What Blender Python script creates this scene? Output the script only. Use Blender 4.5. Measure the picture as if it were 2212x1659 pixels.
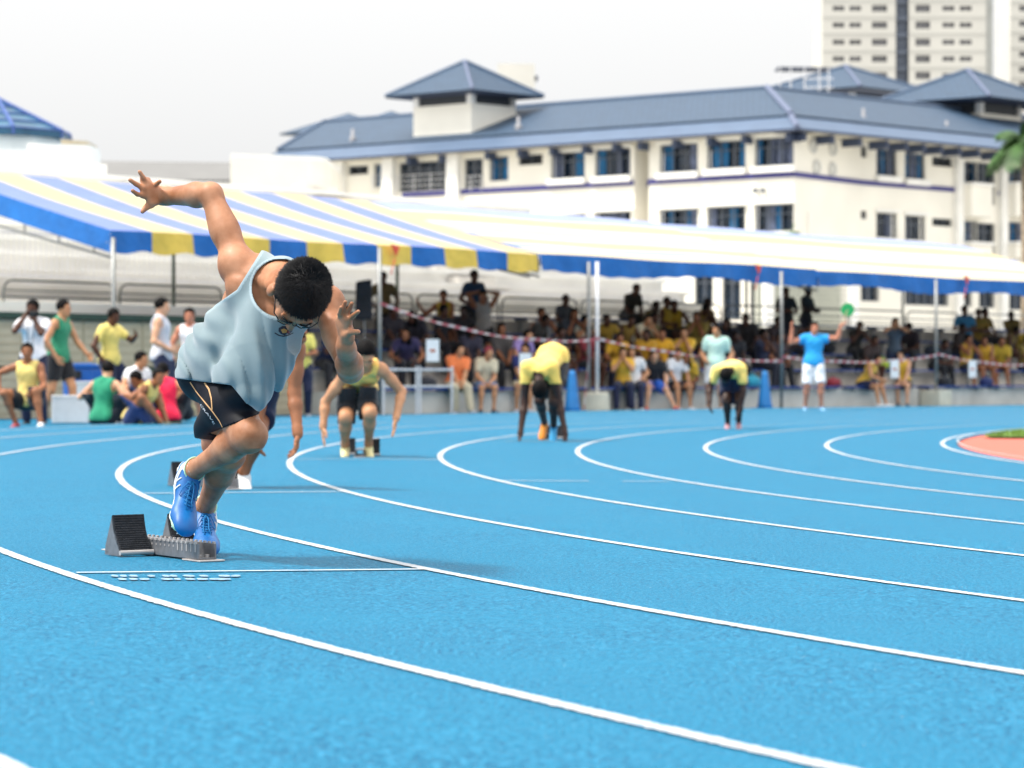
import bpy, math, random
import numpy as np
from mathutils import Vector, Matrix
rad = math.radians
SC = bpy.context.scene
for _o in list(bpy.data.objects): bpy.data.objects.remove(_o)

# ---------------------------------------------------------------- camera
F_PX = 5752.8            # focal length in units of a 2212 px wide picture
CX, HZ, CAMZ = 1106.0, 814.74, 0.6208
PITCH = math.atan((829.5 - HZ) / F_PX) * -1
cam_d = bpy.data.cameras.new('camera'); cam = bpy.data.objects.new('camera', cam_d)
SC.collection.objects.link(cam); SC.camera = cam
cam.location = (0, 0, CAMZ); cam.rotation_euler = (rad(90) + PITCH, 0, 0)
cam_d.sensor_width = 36; cam_d.lens = F_PX / 2212 * 36
cam_d.clip_start = 0.1; cam_d.clip_end = 6000
cam_d.dof.use_dof = True; cam_d.dof.focus_distance = 9.2; cam_d.dof.aperture_fstop = 4.7

# ---------------------------------------------------------------- world, sun, exposure
wd = bpy.data.worlds.new('World'); SC.world = wd; wd.use_nodes = True
nt = wd.node_tree; nt.nodes.clear()
SUN_EL, SUN_AZ = rad(58), rad(-104)      # azimuth: direction the light comes from, measured from +Y to +X
sky = nt.nodes.new('ShaderNodeTexSky'); sky.sky_type = 'NISHITA'; sky.sun_disc = False
sky.sun_elevation = SUN_EL; sky.sun_rotation = SUN_AZ; sky.dust_density = 5; sky.air_density = 1.0
hs = nt.nodes.new('ShaderNodeHueSaturation'); hs.inputs['Saturation'].default_value = 0.06
mxw = nt.nodes.new('ShaderNodeMix'); mxw.data_type = 'RGBA'; mxw.inputs[0].default_value = 0.78
mxw.inputs[7].default_value = (8.35, 8.4, 8.45, 1)       # the bright cloud deck
bg = nt.nodes.new('ShaderNodeBackground'); bg.inputs[1].default_value = 0.12
ow = nt.nodes.new('ShaderNodeOutputWorld')
# an overcast deck is brighter overhead than at the horizon
geo = nt.nodes.new('ShaderNodeTexCoord'); sxyz = nt.nodes.new('ShaderNodeSeparateXYZ'); mr = nt.nodes.new('ShaderNodeMapRange')
mr.inputs[1].default_value = 0.02; mr.inputs[2].default_value = 1.0; mr.inputs[3].default_value = 1.0; mr.inputs[4].default_value = 2.8
sc_ = nt.nodes.new('ShaderNodeVectorMath'); sc_.operation = 'SCALE'; sc_.inputs[0].default_value = (5.75, 5.77, 5.77)
nt.links.new(geo.outputs['Generated'], sxyz.inputs[0]); nt.links.new(sxyz.outputs[2], mr.inputs[0]); nt.links.new(mr.outputs[0], sc_.inputs['Scale']); nt.links.new(sc_.outputs[0], mxw.inputs[7])
nt.links.new(sky.outputs[0], hs.inputs['Color']); nt.links.new(hs.outputs[0], mxw.inputs[6])
nt.links.new(mxw.outputs[2], bg.inputs[0]); nt.links.new(bg.outputs[0], ow.inputs[0])
sd = bpy.data.lights.new('sun', 'SUN'); sd.energy = 3.2; sd.angle = rad(7); sd.color = (1, 0.95, 0.87)
so = bpy.data.objects.new('sun', sd); SC.collection.objects.link(so)
_sv = Vector((math.sin(SUN_AZ) * math.cos(SUN_EL), math.cos(SUN_AZ) * math.cos(SUN_EL), math.sin(SUN_EL)))
so.rotation_euler = _sv.to_track_quat('Z', 'Y').to_euler(); so.location = (0, 0, 30)
SC.view_settings.view_transform = 'Standard'; SC.view_settings.look = 'None'
SC.view_settings.gamma = 1; SC.view_settings.use_curve_mapping = False
SC.view_settings.exposure = 0.45
SC.render.engine = 'CYCLES'
SC.cycles.max_bounces = 6; SC.cycles.diffuse_bounces = 3; SC.cycles.glossy_bounces = 2
SC.cycles.caustics_reflective = False; SC.cycles.caustics_refractive = False

# ---------------------------------------------------------------- placing helpers (px = pixels of a 2212 wide picture, Y = metres in front)
def ray(px, py):
    u = (px - CX) / F_PX; v = -(py - 829.5) / F_PX
    cp, sp = math.cos(PITCH), math.sin(PITCH)
    return Vector((u, cp - v * sp, sp + v * cp))
def at(px, py, Y):
    r = ray(px, py); return Vector((0, 0, CAMZ)) + r * (Y / r.y)
CC = Vector((36.888, 23.705)); R0 = 32.635; LW = 1.22; RC = 43.85
def gz(x, y):
    r = math.hypot(x - CC.x, y - CC.y)
    if r < 42.6: return 0.0089 * (r - RC)
    return max(-0.045, -0.0111 - 0.012 * (r - 42.6)) if r > 43.9 else -0.0111 + 0.002 * (r - 42.6)
def gp(px, py):
    t, r, z = 0, ray(px, py), 0.0
    for _ in range(30):
        t = (z - CAMZ) / r.z; z = 0.5 * z + 0.5 * gz(r.x * t, r.y * t)
    return Vector((r.x * t, r.y * t, z))
def lin(h):
    h = h.lstrip('#'); c = [int(h[i:i + 2], 16) / 255 for i in (0, 2, 4)]
    return tuple(x / 12.92 if x <= 0.04045 else ((x + 0.055) / 1.055) ** 2.4 for x in c) + (1,)

# ---------------------------------------------------------------- materials
MATS = {}
def mat(name, col, rough=0.6, var=0.12, scale=6.0, bump=0.0, bscale=60.0, metal=0.0, spec=0.5, sss=0.0, sheen=0.0, col2=None, coat=0.0, detail=4):
    if name in MATS: return MATS[name]
    m = bpy.data.materials.new(name); m.use_nodes = True; MATS[name] = m
    n = m.node_tree; b = n.nodes['Principled BSDF']; L = n.links.new
    b.inputs['Roughness'].default_value = rough; b.inputs['Metallic'].default_value = metal
    b.inputs['Specular IOR Level'].default_value = spec
    if sss: b.inputs['Subsurface Weight'].default_value = sss; b.inputs['Subsurface Radius'].default_value = (0.01, 0.004, 0.002); b.inputs['Subsurface Scale'].default_value = 1.0
    if sheen: b.inputs['Sheen Weight'].default_value = sheen; b.inputs['Sheen Roughness'].default_value = 0.5
    if coat: b.inputs['Coat Weight'].default_value = coat
    col = tuple(col[:3]) + (1,)
    tc = n.nodes.new('ShaderNodeTexCoord')
    nz = n.nodes.new('ShaderNodeTexNoise'); nz.inputs['Scale'].default_value = scale; nz.inputs['Detail'].default_value = detail
    L(tc.outputs['Object'], nz.inputs['Vector'])
    cr = n.nodes.new('ShaderNodeValToRGB'); L(nz.outputs['Fac'], cr.inputs[0])
    c2 = col2 if col2 else tuple(min(1, c * (1 + var)) for c in col[:3]) + (1,)
    cr.color_ramp.elements[0].position = 0.35; cr.color_ramp.elements[1].position = 0.65
    cr.color_ramp.elements[0].color = tuple(c * (1 - var) for c in col[:3]) + (1,) if not col2 else col
    cr.color_ramp.elements[1].color = c2
    L(cr.outputs[0], b.inputs['Base Color'])
    if bump:
        n2 = n.nodes.new('ShaderNodeTexNoise'); n2.inputs['Scale'].default_value = bscale; n2.inputs['Detail'].default_value = 3
        L(tc.outputs['Object'], n2.inputs['Vector'])
        bp = n.nodes.new('ShaderNodeBump'); bp.inputs['Strength'].default_value = bump; bp.inputs['Distance'].default_value = 0.5 / bscale
        L(n2.outputs['Fac'], bp.inputs['Height']); L(bp.outputs[0], b.inputs['Normal'])
    return m

# ---------------------------------------------------------------- mesh helpers
def link(o, parent=None):
    SC.collection.objects.link(o)
    if parent is not None: o.parent = parent
    return o
def meshobj(name, verts, faces, m, parent=None, smooth=False, label=None, kind=None):
    me = bpy.data.meshes.new(name)
    if isinstance(verts, np.ndarray):
        me.vertices.add(len(verts)); me.vertices.foreach_set('co', verts.astype(np.float32).ravel())
        f = np.asarray(faces, dtype=np.int32); k = f.shape[1]
        me.loops.add(f.size); me.loops.foreach_set('vertex_index', f.ravel())
        me.polygons.add(len(f)); me.polygons.foreach_set('loop_start', np.arange(0, f.size, k, dtype=np.int32))
        me.polygons.foreach_set('loop_total', np.full(len(f), k, dtype=np.int32))
        me.update(calc_edges=True)
    else:
        me.from_pydata([tuple(v) for v in verts], [], faces); me.update()
    if m is not None:
        for q in (m if isinstance(m, (list, tuple)) else [m]): me.materials.append(q)
    if smooth: me.polygons.foreach_set('use_smooth', [True] * len(me.polygons))
    o = bpy.data.objects.new(name, me); link(o, parent)
    if label: o['label'] = label
    if kind: o['kind'] = kind
    return o
def thing(name, label, cat, loc=(0, 0, 0), rotz=0.0, group=None):
    o = bpy.data.objects.new(name, None); o.empty_display_size = 0.2; link(o)
    o.location = loc; o.rotation_euler = (0, 0, rotz); o['label'] = label; o['category'] = cat
    if group: o['group'] = group
    return o
def tag(o, label, cat, group=None):
    o['label'] = label; o['category'] = cat
    if group: o['group'] = group
    return o
class MB:
    def __init__(s): s.v = []; s.f = []; s.mi = []
    def add(s, vs, fs, mi=0):
        n = len(s.v); s.v += [Vector(v) for v in vs]; s.f += [tuple(i + n for i in f) for f in fs]; s.mi += [mi] * len(fs); return s
    def box(s, o, ax, ay, az, mi=0):      # corner o, three edge vectors
        o, ax, ay, az = map(Vector, (o, ax, ay, az))
        vs = [o, o + ax, o + ax + ay, o + ay, o + az, o + ax + az, o + ax + ay + az, o + ay + az]
        fs = [(3, 2, 1, 0), (4, 5, 6, 7), (0, 1, 5, 4), (1, 2, 6, 5), (2, 3, 7, 6), (3, 0, 4, 7)]
        if ax.cross(ay).dot(az) < 0: fs = [tuple(reversed(f)) for f in fs]
        return s.add(vs, fs, mi)
    def cbox(s, c, dx, dy, dz, mi=0, rz=0.0):
        c = Vector(c); R = Matrix.Rotation(rz, 3, 'Z')
        ax, ay, az = R @ Vector((dx, 0, 0)), R @ Vector((0, dy, 0)), Vector((0, 0, dz))
        return s.box(c - ax / 2 - ay / 2 - az / 2, ax, ay, az, mi)
    def tube(s, pts, r, n=8, mi=0, cap=True, r2=None):
        pts = [Vector(p) for p in pts]; N = len(pts); base = len(s.v); prev = None
        for i, p in enumerate(pts):
            d = (pts[min(i + 1, N - 1)] - pts[max(i - 1, 0)]).normalized()
            a = d.orthogonal().normalized() if prev is None else (prev - d * prev.dot(d)).normalized()
            prev = a; b = d.cross(a)
            rr = r if r2 is None else r + (r2 - r) * i / (N - 1)
            if isinstance(r, (list, tuple)): rr = r[i]
            for k in range(n):
                t = 2 * math.pi * k / n; s.v.append(p + (a * math.cos(t) + b * math.sin(t)) * rr)
        for i in range(N - 1):
            for k in range(n):
                k2 = (k + 1) % n
                s.f.append((base + i * n + k, base + i * n + k2, base + (i + 1) * n + k2, base + (i + 1) * n + k)); s.mi.append(mi)
        if cap:
            s.f.append(tuple(base + k for k in reversed(range(n)))); s.mi.append(mi)
            s.f.append(tuple(base + (N - 1) * n + k for k in range(n))); s.mi.append(mi)
        return s
    def poly(s, vs, mi=0): return s.add(vs, [tuple(range(len(vs)))], mi)
    def build(s, name, m, parent=None, smooth=False, label=None, kind=None, bevel=0):
        o = meshobj(name, s.v, s.f, m, parent, smooth, label, kind)
        if isinstance(m, (list, tuple)): o.data.polygons.foreach_set('material_index', s.mi)
        if bevel:
            b = o.modifiers.new('bevel', 'BEVEL'); b.width = bevel; b.segments = 2; b.limit_method = 'ANGLE'
        return o

# ---------------------------------------------------------------- signed distance bodies
def V3(p): return np.array(p, dtype=np.float64)
def nrm(v): v = np.asarray(v, float); return v / max(1e-9, np.linalg.norm(v))
class Field:
    def __init__(s, lo, hi, h):
        s.lo = V3(lo); s.h = h; s.n = np.maximum(4, np.ceil((V3(hi) - s.lo) / h).astype(int) + 1)
        s.F = np.full(tuple(s.n), 0.25, dtype=np.float32)
    def sl(s, a, b):
        i0 = np.clip(np.floor((V3(a) - s.lo) / s.h).astype(int), 0, s.n - 1); i1 = np.clip(np.ceil((V3(b) - s.lo) / s.h).astype(int) + 1, 1, s.n)
        i1 = np.maximum(i1, i0 + 1)
        S = tuple(slice(i0[k], i1[k]) for k in range(3))
        ax = [(s.lo[k] + s.h * np.arange(i0[k], i1[k])).astype(np.float32) for k in range(3)]
        return S, ax[0][:, None, None], ax[1][None, :, None], ax[2][None, None, :]
    def prim(s, p, inf=0.0, k=0.02, sub=False):
        a, b, d = p[1](inf)
        m = k + 2 * s.h
        S, X, Y, Z = s.sl(a - m, b + m)
        D = p[0](X, Y, Z, inf).astype(np.float32)
        A = s.F[S]
        if sub:
            s.F[S] = np.maximum(A, -D); return
        h = np.maximum(k - np.abs(A - D), 0) / k
        s.F[S] = np.minimum(A, D) - h * h * k * 0.25
    def every(s):
        return s.sl(s.lo, s.lo + s.h * (s.n - 1))
    def mesh(s):
        F = s.F; F[0] = F[-1] = 1; F[:, 0] = F[:, -1] = 1; F[:, :, 0] = F[:, :, -1] = 1
        S = F < 0
        c = np.zeros(tuple(s.n - 1), dtype=np.int8)
        for dx in (0, 1):
            for dy in (0, 1):
                for dz in (0, 1):
                    c += S[dx:s.n[0] - 1 + dx, dy:s.n[1] - 1 + dy, dz:s.n[2] - 1 + dz]
        idx = np.argwhere((c > 0) & (c < 8))
        vid = np.full(tuple(s.n - 1), -1, dtype=np.int32); vid[idx[:, 0], idx[:, 1], idx[:, 2]] = np.arange(len(idx))
        acc = np.zeros((len(idx), 3)); cnt = np.zeros(len(idx))
        cor = [(a, b, d) for a in (0, 1) for b in (0, 1) for d in (0, 1)]
        for p in cor:
            for ax in range(3):
                if p[ax] == 0:
                    q = list(p); q[ax] = 1
                    fa = F[idx[:, 0] + p[0], idx[:, 1] + p[1], idx[:, 2] + p[2]]; fb = F[idx[:, 0] + q[0], idx[:, 1] + q[1], idx[:, 2] + q[2]]
                    m = (fa < 0) != (fb < 0)
                    t = np.where(m, fa / np.where(np.abs(fa - fb) < 1e-9, 1, fa - fb), 0)
                    P = np.array(p, float)[None, :] + np.zeros((len(idx), 3)); P[:, ax] += t
                    acc += P * m[:, None]; cnt += m
        V = s.lo + (idx + acc / np.maximum(cnt, 1)[:, None]) * s.h
        Q = []
        for ax in range(3):
            A = [slice(None)] * 3; B = [slice(None)] * 3; A[ax] = slice(0, -1); B[ax] = slice(1, None)
            e = np.argwhere(S[tuple(A)] != S[tuple(B)])
            u, v = [(1, 2), (2, 0), (0, 1)][ax]
            e = e[(e[:, u] > 0) & (e[:, v] > 0) & (e[:, u] < s.n[u] - 1) & (e[:, v] < s.n[v] - 1)]
            def g(du, dv):
                t = e.copy(); t[:, u] -= du; t[:, v] -= dv; return vid[t[:, 0], t[:, 1], t[:, 2]]
            q = np.stack([g(1, 1), g(0, 1), g(0, 0), g(1, 0)], 1)
            flip = ~S[e[:, 0], e[:, 1], e[:, 2]]
            q[flip] = q[flip][:, ::-1]; Q.append(q)
        Q = np.concatenate(Q); Q = Q[(Q >= 0).all(1)]
        return V, Q
def cone(a, b, ra, rb, flat=None):
    a, b = V3(a), V3(b); ab = b - a; L2 = max(1e-9, ab @ ab)
    def f(X, Y, Z, inf):
        px, py, pz = X - a[0], Y - a[1], Z - a[2]
        t = np.clip((px * ab[0] + py * ab[1] + pz * ab[2]) / L2, 0, 1)
        ox, oy, oz = px - t * ab[0], py - t * ab[1], pz - t * ab[2]
        r = ra + (rb - ra) * t
        if flat is not None:
            n, k = flat; c = (ox * n[0] + oy * n[1] + oz * n[2]) * (1 / k - 1)
            ox, oy, oz = ox + c * n[0], oy + c * n[1], oz + c * n[2]
            return (np.sqrt(ox * ox + oy * oy + oz * oz) - r - inf / (k ** 0.5)) * (k ** 0.5)
        return np.sqrt(ox * ox + oy * oy + oz * oz) - r - inf
    m = max(ra, rb) * (1 if flat is None else max(1.0, flat[1]))
    return (f, lambda inf: (np.minimum(a, b) - m - inf - .02, np.maximum(a, b) + m + inf + .02, 0))
def elli(c, ax, R):
    c = V3(c); A = np.array([nrm(v) for v in ax]); R = V3(R)
    def f(X, Y, Z, inf):
        px, py, pz = X - c[0], Y - c[1], Z - c[2]; r = R + inf
        q = [(px * A[i][0] + py * A[i][1] + pz * A[i][2]) for i in range(3)]
        k0 = np.sqrt(sum((q[i] / r[i]) ** 2 for i in range(3))); k1 = np.sqrt(sum((q[i] / r[i] ** 2) ** 2 for i in range(3)))
        return k0 * (k0 - 1) / np.maximum(k1, 1e-6)
    def bb(inf):
        e = np.sqrt(((A * (R + inf)[:, None]) ** 2).sum(0)) + .01
        return c - e, c + e, 0
    return (f, bb)
def box_of(prims, inf=0.0):
    B = [p[1](inf) for p in prims]
    return np.min([b[0] for b in B], 0) - .02, np.max([b[1] for b in B], 0) + .02
def skin_mesh(prims, h, k=0.02, inf=0.0, post=None):
    lo, hi = box_of(prims, inf); F = Field(lo - 2 * h, hi + 2 * h, h)
    for p in prims:
        kk = k; 
        if isinstance(p, tuple) and len(p) > 2: kk = p[2]
        F.prim(p, inf, kk)
    if post: post(F)
    return F.mesh()
def K(p, k): return (p[0], p[1], k)
def relax(V, Q, it=2, lam=0.5):
    e = np.concatenate([Q[:, [0, 1]], Q[:, [1, 2]], Q[:, [2, 3]], Q[:, [3, 0]]]); n = len(V)
    for _ in range(it):
        acc = np.zeros_like(V); cnt = np.bincount(e[:, 0], minlength=n) + np.bincount(e[:, 1], minlength=n)
        for k in range(3): acc[:, k] = np.bincount(e[:, 0], weights=V[e[:, 1], k], minlength=n) + np.bincount(e[:, 1], weights=V[e[:, 0], k], minlength=n)
        V = V + lam * (acc / np.maximum(cnt, 1)[:, None] - V)
    return V
# ---------------------------------------------------------------- people
def rotv(v, ax, a):
    return np.array(Matrix.Rotation(a, 3, Vector(ax)) @ Vector(v))
def hand_prims(w, fwd, pn, side, s=1.0, curl=(.3, .35, .4, .45), spread=.1, thumb=.6, fat=1.0):
    """w wrist, fwd towards the finger tips, pn out of the palm, side towards the thumb"""
    w = V3(w); fwd = nrm(fwd); pn = nrm(V3(pn) - fwd * np.dot(pn, fwd)); sd0 = nrm(np.cross(fwd, pn))
    if np.dot(sd0, side) < 0: sd0 = -sd0
    P = []
    off = (.027, .008, -.011, -.029); ln = (.070, .078, .072, .056); rr = (.0088, .009, .0085, .0075)
    for i in range(4):
        a = w + sd0 * off[i] * .45 * s; kn = w + fwd * (.088 - abs(i - 1) * .004) * s + sd0 * off[i] * s
        P.append(K(cone(a, kn, .0125 * s * fat, .0108 * s * fat), .014))
        d = rotv(fwd, pn, 0); d = nrm(fwd + sd0 * (off[i] / .03) * spread); p = kn
        for j, fr in enumerate((.45, .30, .25)):
            c = curl[i] if not isinstance(curl[i], (list, tuple)) else curl[i][j]
            ax = np.cross(d, pn); d = nrm(d * math.cos(c) + pn * math.sin(c)); pn2 = pn
            q = p + d * ln[i] * fr * s
            r1 = rr[i] * (1 - .09 * j) * s * fat; P.append(K(cone(p, q, r1, r1 * .92), .004)); p = q
    b = w + fwd * .022 * s + sd0 * .018 * s; t1 = b + nrm(fwd * .55 + sd0 * thumb + pn * .35) * .042 * s
    t2 = t1 + nrm(fwd * .8 + sd0 * thumb * .8 + pn * .1) * .030 * s; t3 = t2 + nrm(fwd + sd0 * thumb * .5) * .024 * s
    P += [K(cone(b, t1, .015 * s, .0115 * s), .012), K(cone(t1, t2, .0108 * s, .0095 * s), .005), K(cone(t2, t3, .0095 * s, .008 * s), .004)]
    return P
def frames(J):
    U = nrm(J['neck'] - J['pel']); R = nrm(J['shR'] - J['shL']); R = nrm(R - U * (R @ U)); Fw = np.cross(U, R)
    Rh = nrm(J['hpR'] - J['hpL']); Rh = nrm(Rh - U * (Rh @ U)); Fh = np.cross(U, Rh)
    return U, R, Fw, Rh, Fh
def torso_prims(J, s=1.0, f=1.0):
    U, R, Fw, Rh, Fh = frames(J); pel = J['pel']; T = np.linalg.norm(J['neck'] - pel) / .5; ax = lambda r, g: (r, g, U)
    P = [elli(pel + U * .02 * T, ax(Rh, Fh), V3((.15, .11, .115)) * s * f),
         elli(pel + U * .155 * T, ax(nrm(R + Rh), nrm(Fw + Fh)), V3((.127, .092, .13 * T)) * s * f),
         elli(pel + U * .325 * T - Fw * .005, ax(R, Fw), V3((.142, .1, .165 * T)) * s * f),
         elli(pel + U * .385 * T + R * .068 * s + Fw * .055 * s, ax(R, Fw), V3((.072, .04, .06)) * s),
         elli(pel + U * .385 * T - R * .068 * s + Fw * .055 * s, ax(R, Fw), V3((.072, .04, .06)) * s),
         elli(pel + U * .40 * T + R * .085 * s - Fw * .05 * s, ax(R, Fw), V3((.07, .045, .09)) * s),
         elli(pel + U * .40 * T - R * .085 * s - Fw * .05 * s, ax(R, Fw), V3((.07, .045, .09)) * s)]
    for sh in ('shR', 'shL'):
        c = J['neck'] - U * .035 * s
        P.append(cone(c, J[sh] * .8 + c * .2, .055 * s, .05 * s))
        P.append(cone(J['neck'] + U * .01 * s - Fw * .012 * s, J[sh] * .75 + J['neck'] * .25 + U * .0, .045 * s, .04 * s))
    for hp, sg in (('hpR', 1), ('hpL', -1)):
        P.append(elli(J[hp] - Fh * .045 * s, (Rh, Fh, U), V3((.08, .08, .085)) * s * f))
    return P
def arm_prims(J, sd, s=1.0, f=1.0):
    a, e, w = J['sh' + sd], J['el' + sd], J['wr' + sd]; d = nrm(e - a); g = nrm(w - e)
    out = nrm(np.cross(d, g) if np.linalg.norm(np.cross(d, g)) > .05 else V3((0, 0, 1))); bi = nrm(np.cross(out, d)); bi = bi if bi @ g > 0 else -bi
    return [elli(a + d * .02 * s, (d, bi, out), V3((.07, .054, .054)) * s * f),
            cone(a, a + (e - a) * .5, .047 * s * f, .043 * s * f), cone(a + (e - a) * .5, e, .042 * s * f, .038 * s * f),
            elli(a + (e - a) * .55 + bi * .012 * s, (d, bi, out), V3((.085, .037, .038)) * s * f),
            elli(a + (e - a) * .5 - bi * .014 * s, (d, bi, out), V3((.10, .034, .037)) * s * f),
            cone(e, e + (w - e) * .3, .039 * s * f, .041 * s * f, (bi, .9)), cone(e + (w - e) * .3, w, .040 * s * f, .0275 * s * f), cone(w - g * .02 * s, w + g * .015 * s, .028 * s, .027 * s)]
def leg_prims(J, sd, s=1.0, f=1.0, upto=1.0):
    h, k, a = J['hp' + sd], J['kn' + sd], J['an' + sd]; d = nrm(k - h); g = nrm(a - k)
    ft = nrm(J['to' + sd] - a); out = nrm(np.cross(g, ft)); bk = nrm(np.cross(out, g)); bk = -bk if bk @ ft > 0 else bk
    m = h + (k - h) * .5
    P = [cone(h, m, .089 * s * f, .078 * s * f), cone(m, k, .077 * s * f, .058 * s * f), elli(m - bk * .016 * s, (d, bk, out), V3((.15, .068, .07)) * s * f)]
    P += [elli(k - bk * .004 * s, (g, bk, out), V3((.060, .050, .050)) * s),
          cone(k, k + (a - k) * .35 , .053 * s * f, .052 * s * f), cone(k + (a - k) * .35, a, .049 * s * f, .031 * s * f),
          elli(k + (a - k) * .32 + bk * .012 * s, (g, bk, out), V3((.13, .046, .049)) * s * f), cone(a - g * .02 * s, a, .033 * s, .034 * s)]
    return P
def head_prims(J, s=1.0, detail=False, jaw=1.0):
    c, f, u = J['head'], nrm(J['hf']), J['hu']; u = nrm(u - f * (u @ f)); r = np.cross(f, u)
    A = (r, f, u)
    P = [K(elli(c + u * .025 * s - f * .008 * s, A, V3((.073, .09, .082)) * s), .02), K(elli(c + f * .025 * s - u * .035 * s, A, V3((.058, .066, .075)) * s), .03),
         K(elli(c + f * .060 * s - u * .088 * s, A, V3((.028, .022, .022)) * s), .03),
         K(cone(c + f * .083 * s + u * .008 * s, c + f * .104 * s - u * .03 * s, .009 * s, .0125 * s), .012),
         K(cone(c - f * .02 * s - u * .05 * s, J['neck'] + (c - J['neck']) * .0, .054 * s, .056 * s), .03)]
    for q in (1, -1):
        P.append(K(elli(c + r * q * .072 * s - f * .006 * s - u * .006 * s, (nrm(r * q * .8 - f * .6), nrm(f * .8 * 1 + r * q * .6), u), V3((.008, .018, .031)) * s), .005))
    if detail:
        for q in (1, -1):
            P.append(K(cone(c + f * .088 * s + r * q * .012 * s + u * .022 * s, c + f * .078 * s + r * q * .05 * s + u * .024 * s, .009 * s, .008 * s), .012))
            P.append(K(elli(c + f * .095 * s + r * q * .011 * s - u * .034 * s, A, V3((.008, .009, .007)) * s), .006))
            P.append(K(elli(c + f * .068 * s + r * q * .04 * s - u * .025 * s, A, V3((.022, .02, .02)) * s), .02))
        P.append(K(elli(c + f * .088 * s - u * .058 * s, A, V3((.023, .010, .006)) * s), .006))
        P.append(K(elli(c + f * .084 * s - u * .069 * s, A, V3((.020, .010, .007)) * s), .006))
    return P
def ik(a, t, l1, l2, pole):
    a, t = V3(a), V3(t); d = t - a; L = np.linalg.norm(d); L = min(max(L, .06), (l1 + l2) * .995); d = nrm(d); t = a + d * L
    x = (l1 * l1 - l2 * l2 + L * L) / (2 * L); hgt = math.sqrt(max(0, l1 * l1 - x * x))
    p = V3(pole); p = nrm(p - d * (p @ d)); return a + d * x + p * hgt, t
SKIN = {}
def skin(tone):
    T = {'tan': '#C68E68', 'fair': '#D9A584', 'brown': '#9A6242', 'dark': '#593626', 'deep': '#3A2219', 'rosy': '#C98468'}
    return mat('skin_' + tone, lin(T[tone]), .5, .10, 9, .15, 220, sss=0.0, spec=.4)
HAIR = lambda: mat('hair_black', (.0045, .0035, .0035), .7, .3, 60, .5, 300, spec=.12)
def cloth(h, rough=.85):
    return mat('cloth_' + h, lin(h), rough, .06, 14, .35, 26, sheen=.15)
_HT = {}
def hand_tmpl(kind):
    if kind not in _HT:
        cu = {'relax': (.35, .4, .45, .5), 'open': (.08, .08, .1, .1), 'fist': (1.3, 1.3, 1.3, 1.3), 'ground': (.1, .1, .1, .1)}[kind]
        V, Q = skin_mesh(hand_prims((0, 0, 0), (0, 0, 1), (0, 1, 0), (1, 0, 0), 1, cu, .35 if kind in ('open', 'ground') else .1), .0055, .006)
        _HT[kind] = (V, Q)
    return _HT[kind]
def join(parts):
    vs, fs, n = [], [], 0
    for V, Q in parts: vs.append(V); fs.append(Q + n); n += len(V)
    return np.concatenate(vs), np.concatenate(fs)
def shoe_mesh(an, to, up, s=1.0, h=.008):
    """foot pointing from under the ankle to the toe tip"""
    d = nrm(to - an - nrm(up) * ((to - an) @ nrm(up))); u = nrm(V3(up) - d * (V3(up) @ d)); r = np.cross(d, u)
    c = an - u * .055 * s
    P = [elli(c - d * .025 * s, (d, r, u), V3((.045, .035, .04)) * s), elli(c + d * .05 * s - u * .005 * s, (d, r, u), V3((.085, .037, .034)) * s),
         elli(c + d * .13 * s - u * .012 * s, (d, r, u), V3((.07, .043, .026)) * s), cone(c - d * .01 * s, c + u * .035 * s, .038 * s, .037 * s)]
    return skin_mesh(P, h, .02)
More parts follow.
